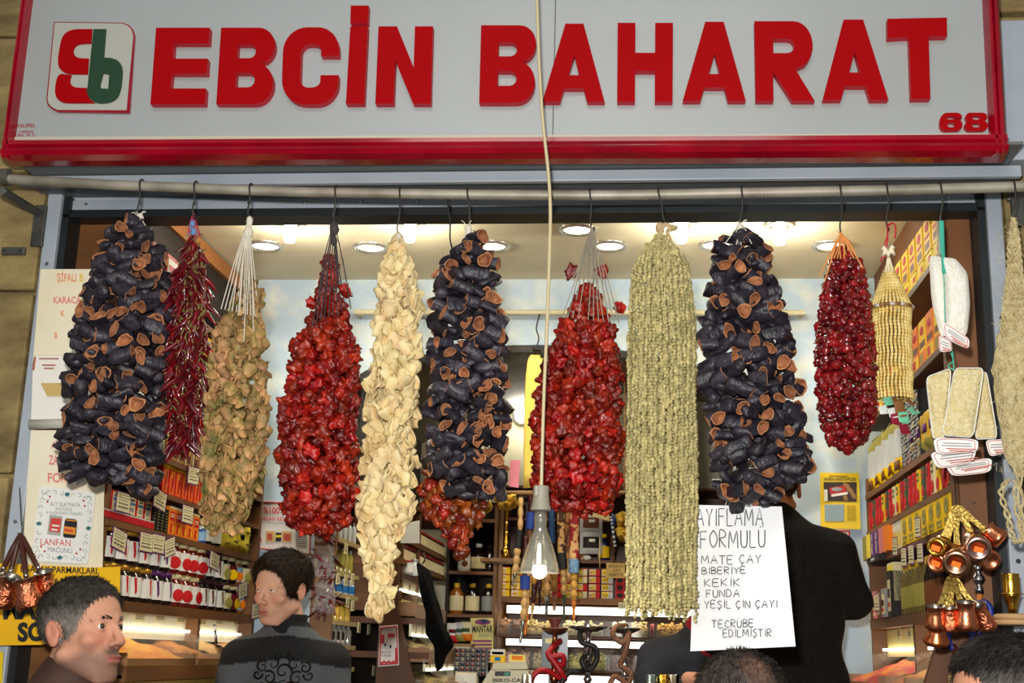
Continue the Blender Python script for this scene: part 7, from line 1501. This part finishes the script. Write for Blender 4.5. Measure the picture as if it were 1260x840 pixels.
def head_sdf(p, face=True, slim=1.0):
    ax = p.copy(); ax[:, 0] = np.abs(ax[:, 0])
    d = ell(p, (0, .010, .033), (.074, .094, .076)); d = smin(d, ell(p, (0, -.040, .030), (.060, .045, .053)), .02)
    d = smin(d, ell(p, (0, -.034, -.038), (.058*slim, .053, .072)), .02); d = smin(d, cap(ax, (.052*slim, .004, -.058), (.021, -.062, -.103), .0175, .0175), .022)
    d = smin(d, ell(p, (0, -.073, -.104), (.021, .017, .015)), .015)
    d = smin(d, cap(p, (0, .026, -.07), (0, .046, -.20), .050, .058), .022)
    if face:
        d = smin(d, ell(ax, (.040, -.060, -.028), (.024, .020, .019)), .015); d = smin(d, cap(ax, (.041, -.071, .019), (.012, -.085, .015), .009), .012)
        d = smin(d, ell(p, (0, -.073, -.070), (.031, .022, .027)), .014)
        d = smax(d, -ell(ax, (.031, -.098, .001), (.019, .017, .011)), .010)
        d = smin(d, cap(p, (0, -.085, .012), (0, -.107, -.030), .0065, .0100), .012); d = smin(d, ell(p, (0, -.108, -.036), (.0115, .011, .0095)), .006); d = smin(d, ell(ax, (.0135, -.094, -.040), (.0075, .011, .0075)), .006)
        d = smax(d, -ell(ax, (.0065, -.100, -.047), (.0036, .006, .004)), .003)
        d = smin(d, ell(ax, (.031, -.0735, .0), (.0150, .0142, .0142)), .004)
        d = smin(d, ell(p, (0, -.0935, -.0665), (.0225, .0085, .0052)), .004); d = smin(d, ell(p, (0, -.0915, -.0775), (.0195, .0085, .0062)), .004)
        d = smax(d, -ell(p, (0, -.105, -.0717), (.0235, .013, .0014)), .002)
        d = smax(d, -ell(ax, (.0318, -.0915, -.0008), (.0160, .0150, .0035)), .001)
    a = -.25; R_ = ((1, 0, 0), (0, math.cos(a), -math.sin(a)), (0, math.sin(a), math.cos(a)))
    e = ell(ax, (.0785, .014, -.008), (.0075, .0175, .0285), R_); e = smin(e, ell(ax, (.0785, .010, -.028), (.006, .010, .011)), .006); e = smax(e, -ell(ax, (.0885, .0105, -.003), (.0085, .0105, .0180), R_), .003); e = smin(e, cap(ax, (.079, .012, .008), (.080, .007, -.012), .0034), .003); e = smin(e, ell(ax, (.078, -.002, -.010), (.004, .004, .007)), .004); d = smin(d, e, .006)
    return d
SKIN = M('skin', (206, 150, 120), .6, attr='Col', bump=.10, bscale=260, spec=.22)
HAIRM = M('hair', (34, 26, 22), .6, attr='Col', spec=.15)
def hair_mesh(parent, seed, region, thick, cols, n_str, slen, flow, h=.0045):
    """hair: shell over the scalp plus short locks, one mesh"""
    rg = np.random.RandomState(seed)
    def nz(p, s): return np.sin(p[:, 0]*s+1.3*seed)*np.sin(p[:, 1]*s*1.1+.7)*np.sin(p[:, 2]*s*.9+2.1)
    def f(p):
        d = ell(p, (0, .010, .033), (.074, .094, .076)); d = smin(d, ell(p, (0, -.040, .030), (.060, .045, .053)), .02)
        return smax(d-thick(p)-.0022*nz(p, 160)-.003*nz(p, 60), -region(p), .006)
    v, fc = surfnet(f, (-.115, -.13, -.11), (.115, .145, .16), h); nr = vnormals(v, fc)
    c = cols(v, rg)
    ok = np.where((np.linalg.norm(v-np.array((0, .012, .03)), axis=1) > .06) & (region(v.astype(np.float32)) > -.004))[0]
    k = rg.choice(ok, n_str); P = v[k]; N = nr[k]; fl = flow(P); fl = fl-N*np.sum(fl*N, 1)[:, None]; fl /= np.linalg.norm(fl, axis=1)[:, None]+1e-9
    dr = fl+N*rg.uniform(.05, .38, (n_str, 1))+rg.normal(0, .22, (n_str, 3)); dr /= np.linalg.norm(dr, axis=1)[:, None]
    ln = slen*rg.uniform(.5, 1.25, (n_str, 1)); sd = np.cross(dr, N); sd /= np.linalg.norm(sd, axis=1)[:, None]+1e-9; w = .0009
    a, b = P-sd*w-N*.001, P+sd*w-N*.001; m1, m2 = P+dr*ln*.6-sd*w*.8+N*.0015, P+dr*ln*.6+sd*w*.8+N*.0015; t = P+dr*ln
    t2 = t+sd*.0002
    sv = np.stack([a, b, m2, m1, t2, t], 1).reshape(-1, 3); o = len(v); i0 = o+6*np.arange(n_str)
    sf = np.concatenate([np.stack([i0, i0+1, i0+2, i0+3], 1), np.stack([i0+3, i0+2, i0+4, i0+5], 1)])
    sc = np.repeat(c[k]*rg.uniform(.55, 1.5, (n_str, 1)), 6, 0)
    return np_mesh('hair', np.concatenate([v, sv]), np.concatenate([fc, sf]), HAIRM, parent, np.concatenate([c, sc]))
def eyes(parent, iris, gaze=(0, 0)):
    for s in (-1, 1):
        g = Euler((gaze[1], 0, gaze[0])).to_matrix(); c = Vector((s*.031, -.0735, 0)); mb = MB(); mb.ball((0, 0, 0), .0131, 20, 0)
        mb.v = [tuple(g @ Vector(v)+c) for v in mb.v]; o = mb.build('eye', M('eye_white', (222, 214, 206), .2), parent, True)
        ir = MB().lathe([(.0005, .0137), (.0024, .0136)], (0, 0, 0), 14, 1, cap=False); ir.lathe([(.0024, .0136), (.0062, .0119), (.0066, .0108)], (0, 0, 0), 18, 0, cap=False)
        R_ = g @ Matrix.Rotation(PI/2, 3, 'X'); ir.v = [tuple(R_ @ Vector(v)+c) for v in ir.v]; ir.build('iris', [iris, BLACK], o, True)
def brows(parent, col, th=1.):
    for s in (-1, 1):
        mb = MB(); q = smooth_path([Vector((s*.012, -.0940, .0160)), Vector((s*.024, -.0895, .0185)), Vector((s*.037, -.0822, .0185)), Vector((s*.050, -.0690, .0130))], 5); n = len(q)
        for i in range(60):
            t = rnd.random(); k = min(int(t*(n-1)), n-2); p = q[k].lerp(q[k+1], t*(n-1)-k)+Vector((0, .0006, rnd.uniform(-.0028, .0028)*th)); d = (q[k+1]-q[k]).normalized()*.006+Vector((0, -.0012, .0018)); mb.tube([p, p+d*.6, p+d], [.0007*th, .0006*th, .0002], 4, 0, cap=False)
        mb.build('eyebrow', col, parent)
def skin_cols(v, base, beard=None, lips=(164, 92, 82), red=(196, 110, 90)):
    c = np.tile(L3(base), (len(v), 1)); x, y, z = np.abs(v[:, 0]), v[:, 1], v[:, 2]
    def mix(m, col): m = np.clip(m, 0, 1)[:, None]; return c*(1-m)+L3(col)*m
    c = mix(.45*np.exp(-((x-.042)/.02)**2-((z+.03)/.02)**2)*(y < -.04), red); c = mix(.5*np.exp(-(x/.016)**2-((z+.036)/.014)**2)*(y < -.09), red); c = mix(.45*(x > .077)*(np.abs(z+.008) < .04), red)
    if beard is not None:
        m = np.clip((-.030-z-.45*np.clip(y+.07, 0, .05))/.022, 0, 1)*np.clip((.03-y)/.02, 0, 1)*np.clip((z+.128)/.02, 0, 1); m *= 1-.75*np.exp(-((x-.035)/.014)**2-((z+.045)/.016)**2)
        c = mix(m*.68, beard); mo = np.exp(-(x/.024)**4-((z+.056)/.006)**2)*(y < -.08); c = mix(mo*.75, beard)
    lp = np.exp(-(x/.021)**6)*np.clip(1-np.abs(z+.0722)/.0105, 0, 1)*(y < -.085); return mix(lp*1.6, lips)
def cloth(name, f, lo, hi, h, mat, parent, colf=None, fold=0.):
    g = (lambda p: f(p)+fold*(np.sin(p[:, 2]*46+np.sin(p[:, 0]*22)*1.6+p[:, 1]*18)*.6+np.sin(p[:, 0]*38+p[:, 2]*19))) if fold else f
    v, fc = surfnet(g, lo, hi, h); return np_mesh(name, v, fc, mat, parent, None if colf is None else colf(v))
def torso(p, arms, w=1., grow=0.):
    d = ell(p, (0, .050, -.46), (.175*w, .120, .26)); ax_ = p.copy(); ax_[:, 0] = np.abs(ax_[:, 0]); d = smin(d, cap(ax_, (.02, .046, -.248), (.15*w, .046, -.288), .062, .056), .05); d = smin(d, ell(p, (0, .05, -.70), (.165*w, .118, .16)), .08)
    d = smin(d, cap(p, (0, .045, -.25), (0, .038, -.19), .075, .060), .05)
    for sh, el, wr in arms: d = smin(d, cap(p, sh, el, .060, .047), .03); d = smin(d, cap(p, el, wr, .047, .034), .02)
    return d-grow
def legs(parent, eye, mat, shoe, base_=-.72):
    def f(p):
        a = p.copy(); a[:, 0] = np.abs(a[:, 0]); d = ell(p, (0, .05, base_-.06), (.160, .112, .13)); d = smin(d, cap(a, (.085, .05, base_-.10), (.092, .045, -eye+.48), .085, .060), .04); return smin(d, cap(a, (.092, .045, -eye+.48), (.095, .06, -eye+.07), .060, .050), .03)
    cloth('trousers', f, (-.24, -.12, -eye+.02), (.24, .24, base_+.12), .016, mat, parent)
    for s in (-1, 1): mb = MB(); mb.ball((s*.095, .01, -eye+.045), (.047, .135, .045), 16); mb.v = [(x, y, max(z, -eye+.002)) for x, y, z in mb.v]; mb.build('shoe', shoe, parent, True)
TRO = M('dark_trousers', (40, 42, 50), .8); SHO = M('dark_shoe', (28, 24, 22), .4)
IRB = M('brown_iris', (60, 36, 22), .2)
def person(label, px, py, Y, yaw, floor_z, tilt=0., roll=0.):
    """empty at the feet; 'figure' coordinates put the eye line at the origin"""
    e = at(px, py, Y); eye = e.z-floor_z; o = empty('person', (e.x, e.y, floor_z), label, 'person', None, yaw)
    return o, eye
def lift(parent, eye, tilt=0., ctr=(0, .03, -.12), up=0.):
    """moves finished children up so the eye line is at height eye; tilts head pieces about the neck"""
    for c in parent.children:
        T = Matrix.Translation((0, 0, eye+(up if c.name.split('.')[0] not in ('body', 'hair', 'eye', 'eyebrow') else 0)))
        if tilt is not None and c.get('headpart'):
            ct = Vector(ctr); T = T @ Matrix.Translation(ct) @ tilt.to_4x4() @ Matrix.Translation(-ct)
        c.matrix_local = T @ c.matrix_local
        if 'headpart' in c: del c['headpart']
def bend_head(v, rot, ctr=(0, .03, -.13), z0=-.20, z1=-.09):
    """turn the head of a one-piece body mesh, blending through the neck"""
    c = np.array(ctr); w = np.clip((v[:, 2]-z0)/(z1-z0), 0, 1); w = w*w*(3-2*w); ax, an = rot.to_quaternion().to_axis_angle(); out = v.copy()
    a = an*w; k = np.array(ax); q = v-c; ca, sa = np.cos(a)[:, None], np.sin(a)[:, None]
    return q*ca+np.cross(np.tile(k, (len(v), 1)), q)*sa+k*(q @ k)[:, None]*(1-ca)+c
def make_person(label, px, py, Y, yaw, floor_z, head=(0, 0, 0), face=True, skin=(206, 150, 122), beard=None, hair=None, iris=IRB, gaze=(0, 0), brow=None, arms=None, w=1., slim=1., hres=.0032, scale=1.):
    o, eye = person(label, px, py, Y, yaw, floor_z); o.scale = (scale,)*3; eye /= scale; rot = Euler(head).to_matrix()
    def f(p): 
        d = head_sdf(p, face, slim); d = smin(d, ell(p, (0, .05, -.36), (.15*w, .095, .16)), .05); return d
    v, fc = surfnet(f, (-.13 if hres < .004 else -.17, -.13, -.30 if hres < .004 else -.46), (.13 if hres < .004 else .17, .16, .13), hres); cl = skin_cols(v, skin, beard); v2 = bend_head(v, rot)
    np_mesh('body', v2, fc, SKIN, o, cl)
    n0 = set(c.name for c in o.children)
    if hair: hair(o)
    if face: eyes(o, iris, gaze); brows(o, brow or M('brow_hair', (30, 24, 20), .6), 1.35)
    for c in o.children:
        if c.name not in n0: c['headpart'] = 1
    return o, eye, rot
def hplane(front, side, cut=-.075, ear=.030, back=-.06):
    (fy, fz), (sy, sz) = front, side; ny, nz_ = (fz-sz), (sy-fy); L = math.hypot(ny, nz_); ny /= L; nz_ /= L; k = ny*fy+nz_*fz
    def region(p):
        p = np.asarray(p, dtype=np.float32); a = np.abs(p[:, 0]); d = ny*p[:, 1]+nz_*p[:, 2]-k; d = np.minimum(d, p[:, 2]-(cut+.55*np.clip(.06-p[:, 1], 0, .2)*(p[:, 1] > .0)))
        q = np.stack([a, p[:, 1], p[:, 2]], 1); return np.minimum(d, ell(q, (.084, .012, -.016), (.03, .022, .036)))
    return region
def flow_back(P): n = len(P); f = np.stack([P[:, 0]*.6, np.ones(n)*.5, -.5-.0*P[:, 2]], 1); f[:, 2] = np.where(P[:, 2] > .09, -.05, -.8); return f
def flow_fwd(P): n = len(P); f = np.stack([P[:, 0]*1.2-.15, -np.ones(n)*.7, -.3*np.ones(n)], 1); f[:, 2] = np.where(P[:, 2] > .1, 0., -.9); f[:, 1] = np.where(P[:, 1] > .05, .1, f[:, 1]); return f
AD = lambda s: ((s*.165, .05, -.275), (s*.235, .06, -.52), (s*.215, -.06, -.74))
def hands_down(parent, skinc, arms):
    for (sh, el, wr) in arms:
        def f(p):
            s = np.sign(wr[0]); W_ = np.array(wr); q = (p-W_); q = q*np.array([s, 1, 1]); d = ell(q, (0, -.01, -.06), (.016, .038, .05)); d = smin(d, cap(q, (0, 0, .03), (0, 0, -.03), .025, .024), .02)
            for k, (y, L_) in enumerate(((-.040, .062), (-.020, .072), (.0, .070), (.018, .058))): d = smin(d, cap(q, (0, y, -.095), (-.010, y*1.05, -.10-L_*.55), .0085, .0078), .006); d = smin(d, cap(q, (-.010, y*1.05, -.10-L_*.55), (-.026, y*1.05, -.10-L_), .0078, .0065), .004)
            d = smin(d, cap(q, (-.004, -.038, -.045), (-.016, -.066, -.085), .010, .0085), .01); return smin(d, cap(q, (-.016, -.066, -.085), (-.02, -.066, -.112), .0085, .007), .004)
        W_ = np.array(wr); v, fc = surfnet(f, W_-np.array((.06, .10, .20)), W_+np.array((.06, .07, .05)), .005); np_mesh('hand', v, fc, SKIN, parent, np.tile(L3(skinc), (len(v), 1)))
# ---- A: grey haired man, front left
def hairA(o):
    def cols(v, rg):
        t = np.clip((.055-v[:, 2])/.05, 0, 1)*np.clip((.05-v[:, 1]+.03)/.05, .35, 1)+.12+rg.uniform(-.08, .12, len(v)); t = np.clip(t, 0, 1)[:, None]; return L3((34, 30, 26))*(1-t)+L3((132, 124, 116))*t
    hair_mesh(o, 3, hplane((-.074, .066), (-.022, -.022)), lambda p: .004+.006*np.clip((p[:, 2]-.03)/.08, 0, 1), cols, 9000, .013, flow_fwd)
o, eye, rot = make_person('grey haired man with stubble in brown jacket looking right before yellow banner', 106, 776, -.38, math.radians(74), 0., (math.radians(-6), 0, 0), True, (206, 150, 122), (84, 66, 60), hairA, gaze=(-.25, 0), arms=None)
arms = (AD(-1), AD(1)); JK = M('brown_jacket', (74, 46, 34), .75, c2=(60, 36, 28), nscale=14)
cloth('jacket', lambda p: smin(torso(p, arms, 1.05, .012), cap(p, (0, .045, -.22), (0, .036, -.165), .082, .070), .02), (-.36, -.2, -.86), (.36, .26, -.10), .011, JK, o, None, .004)
hands_down(o, (204, 148, 122), arms); legs(o, eye+.06, TRO, SHO); lift(o, eye, rot, up=.06)
# ---- B: young man in striped sweater
def hairB(o):
    def cols(v, rg): t = rg.uniform(0, 1, (len(v), 1)); return L3((24, 17, 12))*(1-t)+L3((52, 36, 24))*t
    hair_mesh(o, 5, hplane((-.072, .056), (-.028, -.030), -.07), lambda p: .008+.015*np.clip((p[:, 2]-.0)/.09, 0, 1), cols, 11000, .020, flow_fwd)
o, eye, rot = make_person('young man in grey and black striped turtleneck sweater looking down left', 357, 722, .68, math.radians(12), .1, (math.radians(8), math.radians(2), math.radians(-39)), True, (222, 172, 142), (188, 138, 112), hairB, gaze=(.0, -.35), slim=.95, scale=.90)
SWM = M('sweater_knit', (90, 92, 94), .9, attr='Col', bump=.3, bscale=260)
def swc(v):
    z = v[:, 2]+.12*np.abs(v[:, 0]); g = L3((84, 87, 90)); k = L3((18, 18, 20)); m = ((z < -.205) & (z > -.285)) | ((z < -.385) & (z > -.47)) | (v[:, 2] > -.178)
    return np.where(m[:, None], k, g)
BA = lambda s: ((s*.150, .05, -.29), (s*.195, .06, -.52), (s*.180, -.04, -.74))
arms = (BA(-1), BA(1))
cloth('sweater', lambda p: torso(p, arms, .90, .010), (-.34, -.16, -.86), (.34, .24, -.16), .006, SWM, o, swc, .003)
mb = MB(); cz_ = -.165; mb.lathe([(.060, -.205), (.070, -.200), (.068, -.18), (.064, -.15), (.0660, -.142), (.066, -.136), (.060, -.136), (.058, -.15), (.06, -.245)], (0, .032, 0), 40, sx=1, sy=1.0, cap=False); mb.v = [(x, y+(-.004-(z+.15)*.10), z) for x, y, z in mb.v]; mb.build('turtleneck', M('black_rib', (20, 20, 22), .9, bump=.4, bscale=200), o, True)
def chestpt(x, z):
    y = -.02
    for k in range(40):
        if torso(np.array([[x, y-.10+.004*k, z]], dtype=np.float32), arms, .90, .010)[0] < .001: return Vector((x, y-.10+.004*k-.003, z))
    return Vector((x, -.07, z))
mb = MB()
def curl(cx, cz0, rr_, a0, turns, sgn, w=.0075): 
    q = [chestpt(cx+sgn*rr_*(1-.8*t)*math.cos(a0+turns*2*PI*t), cz0+rr_*(1-.8*t)*math.sin(a0+turns*2*PI*t)) for t in [i/16 for i in range(17)]]; mb.tube(q, [w*(1-.5*i/16) for i in range(17)], 5, flat=.5)
for s in (-1, 1):
    for cx, c0, rr_, a0, tu in ((.035, -.300, .026, 0, 1.1), (.07, -.31, .022, 2, -1.2), (.045, -.345, .024, 1, 1.2), (.085, -.335, .018, 3, 1.), (.03, -.375, .022, 4, -1.1), (.065, -.38, .02, 0, 1.2), (.025, -.275, .016, 2, 1.)): curl(s*cx, c0, rr_, a0, tu, s)
curl(0, -.325, .03, 0, 1, 1, .006); curl(0, -.37, .018, 1, 1, 1, .006)
mb.build('floral_print', M('print_black', (14, 14, 16), .7), o)
hands_down(o, (200, 150, 122), arms); legs(o, eye+.045, TRO, SHO); lift(o, eye, rot, up=.045)
# ---- C: man in black jacket seen from behind
def hairC(o):
    def cols(v, rg): t = rg.uniform(0, 1, (len(v), 1)); return L3((40, 32, 24))*(1-t)+L3((78, 66, 52))*t
    hair_mesh(o, 7, hplane((-.074, .062), (-.02, -.02), -.085), lambda p: .006+.010*np.clip((p[:, 2]-.0)/.09, 0, 1), cols, 4000, .016, flow_back, .006)
o, eye, rot = make_person('man in black suit jacket seen from behind beside the handwritten notice', 952, 598, .88, math.radians(176), .5, (math.radians(4), 0, 0), True, (204, 140, 106), None, hairC, hres=.006)
armR = ((-.165, .05, -.28), (-.225, .00, -.41), (-.12, -.22, -.34)); armL = ((.165, .05, -.28), (.175, .0, -.53), (.12, -.22, -.50)); arms = (armR, armL)
SUIT = M('black_suit', (18, 17, 17), .9, c2=(26, 24, 22), nscale=60, spec=.15)
cloth('jacket', lambda p: smin(smin(torso(p, arms, 1.08, .016), ell(p, (0, .05, -.74), (.20, .145, .22)), .06), cap(p, (0, .05, -.225), (0, .044, -.19), .076, .068), .02), (-.38, -.30, -.98), (.38, .27, -.13), .011, SUIT, o, None, .003)
mb = MB(); mb.lathe([(.058, -.195), (.068, -.19), (.066, -.155), (.060, -.150), (.056, -.16)], (0, .042, 0), 30, cap=False); mb.build('shirt_collar', M('shirt_dark', (60, 40, 34), .8), o, True)
mb = MB(); mb.bb(-.0015, .0015, .198, .202, -.96, -.62); mb.build('back_vent', BLACK, o)
hands_down(o, (190, 130, 100), [((0, 0, 0), (0, 0, 0), (-.11, -.25, -.34)), ((0, 0, 0), (0, 0, 0), (.11, -.24, -.49))]); legs(o, eye+.065, TRO, SHO); lift(o, eye, rot, up=.065)
# ---- D: person in dark sweater with red collar behind the notice
def hairD(o):
    def cols(v, rg): t = rg.uniform(0, 1, (len(v), 1)); return L3((24, 20, 18))*(1-t)+L3((44, 36, 30))*t
    hair_mesh(o, 9, hplane((-.074, .062), (-.02, -.02)), lambda p: .008+.012*np.clip((p[:, 2])/.09, 0, 1), cols, 2500, .018, flow_back, .007)
o, eye, rot = make_person('person in dark sweater with red collar leaning behind the handwritten notice', 872, 712, 1.34, math.radians(12), .1, (math.radians(14), 0, 0), True, (200, 144, 116), None, hairD, hres=.006)
armR = ((-.165, .05, -.275), (-.245, -.04, -.48), (-.145, -.165, -.38)); armL = ((.165, .05, -.275), (.24, .0, -.52), (.14, -.20, -.55)); arms = (armR, armL)
cloth('sweater', lambda p: torso(p, arms, 1.05, .012), (-.36, -.30, -.86), (.36, .26, -.15), .011, M('navy_sweater', (34, 36, 44), .9, bump=.3, bscale=220), o, None, .003)
cloth('collar', lambda p: smax(cap(p, (0, .045, -.238), (0, .034, -.165), .108, .074), -cap(p, (0, .04, -.30), (0, .03, -.13), .064, .062), .005), (-.15, -.12, -.39), (.15, .19, -.12), .008, M('red_collar', (168, 16, 40), .8), o)
# right hand with fingers closed round a stick (hand frame: origin at wrist)
HB = Vector((-.10, -.22, -.335))
def hand_sdf(p):
    q = p-np.array(HB); d = ell(q, (.045, -.045, -.005), (.042, .034, .016)); d = smin(d, cap(q, (-.02, .03, -.005), (.02, -.01, -.003), .026, .023), .02)
    for k in range(4):
        b = np.array((.075-.004*k, -.035-.016*k, .006-.008*k)); m = b+np.array((.030, -.014, -.010)); t = m+np.array((.006, .000, -.026)); d = smin(d, cap(q, b-np.array((.02, -.008, 0)), m, .0092, .0086), .006); d = smin(d, cap(q, m, t, .0086, .0074), .004)
    d = smin(d, cap(q, (.03, -.03, .012), (.075, -.045, .024), .0105, .0095), .008); return smin(d, cap(q, (.075, -.045, .024), (.102, -.062, .018), .0095, .0080), .004)
v, fc = surfnet(hand_sdf, np.array(HB)-np.array((.06, .13, .08)), np.array(HB)+np.array((.15, .07, .07)), .004); np_mesh('hand', v, fc, SKIN, o, np.tile(L3((204, 146, 116)), (len(v), 1)))
hands_down(o, (200, 144, 116), [((0, 0, 0), (0, 0, 0), (.14, -.2, -.55))]); legs(o, eye, TRO, SHO); lift(o, eye, rot)
hw = Matrix.Translation(o.location) @ Matrix.Rotation(math.radians(12), 4, 'Z') @ Matrix.Translation((0, 0, eye))
a, b = hw @ (HB+Vector((.085, -.055, .004))), hw @ (HB+Vector((.17, -.04, .065)))
solo(MB().tube([a, lerp(a, b, .2), lerp(a, b, .8), b], [.010, .013, .013, .009], 12), 'amber_stick', M('amber_stick', (222, 150, 50), .35), 'orange yellow stick held in the hand below the notice', 'stick', smooth=True)
# ---- E: back of a head at the bottom
def hairE(o):
    def cols(v, rg):
        t = rg.uniform(0, .7, (len(v), 1)); b = np.clip(1-((v[:, 0]+.03)**2+(v[:, 1]-.07)**2)/.0014, 0, 1)[:, None]*(v[:, 2] > .05)[:, None]*.4; c = L3((34, 28, 24))*(1-t)+L3((92, 84, 78))*t; return c*(1-b)+L3((150, 110, 92))*b
    hair_mesh(o, 11, hplane((-.07, .07), (-.02, -.02), -.085), lambda p: .007+.010*np.clip((p[:, 2]-.0)/.09, 0, 1), cols, 9000, .014, flow_back)
o, eye, rot = make_person('person with thinning grey dark hair seen from behind below the notice', 913, 887, -.72, math.radians(172), 0., (math.radians(-4), 0, 0), True, (196, 140, 112), None, hairE, hres=.006)
arms = (AD(-1), AD(1)); cloth('coat', lambda p: torso(p, arms, 1.05, .014), (-.36, -.2, -.86), (.36, .26, -.13), .014, M('dark_coat', (50, 48, 50), .8), o, None, .004)
hands_down(o, (196, 140, 112), arms); legs(o, eye, TRO, SHO); lift(o, eye, rot)
# ---- F: dark haired man at the bottom right corner
def hairF(o):
    def cols(v, rg):
        t = np.clip((.075-v[:, 2])/.05, 0, 1)*.75+rg.uniform(-.1, .15, len(v)); t = np.clip(t, 0, 1)[:, None]; return L3((22, 19, 18))*(1-t)+L3((120, 112, 106))*t
    hair_mesh(o, 13, hplane((-.076, .062), (-.02, -.02)), lambda p: .006+.012*np.clip((p[:, 2]-.03)/.08, 0, 1), cols, 9000, .015, flow_fwd)
o, eye, rot = make_person('man with short dark hair and bare forehead at bottom right corner', 1249, 862, -.72, math.radians(-72), 0., (math.radians(8), 0, 0), True, (204, 144, 112), None, hairF, hres=.005)
arms = (AD(-1), AD(1)); cloth('coat', lambda p: torso(p, arms, 1.05, .014), (-.36, -.2, -.86), (.36, .26, -.13), .014, M('olive_coat', (64, 58, 48), .8), o, None, .004)
hands_down(o, (204, 144, 112), arms); legs(o, eye, TRO, SHO); lift(o, eye, rot)
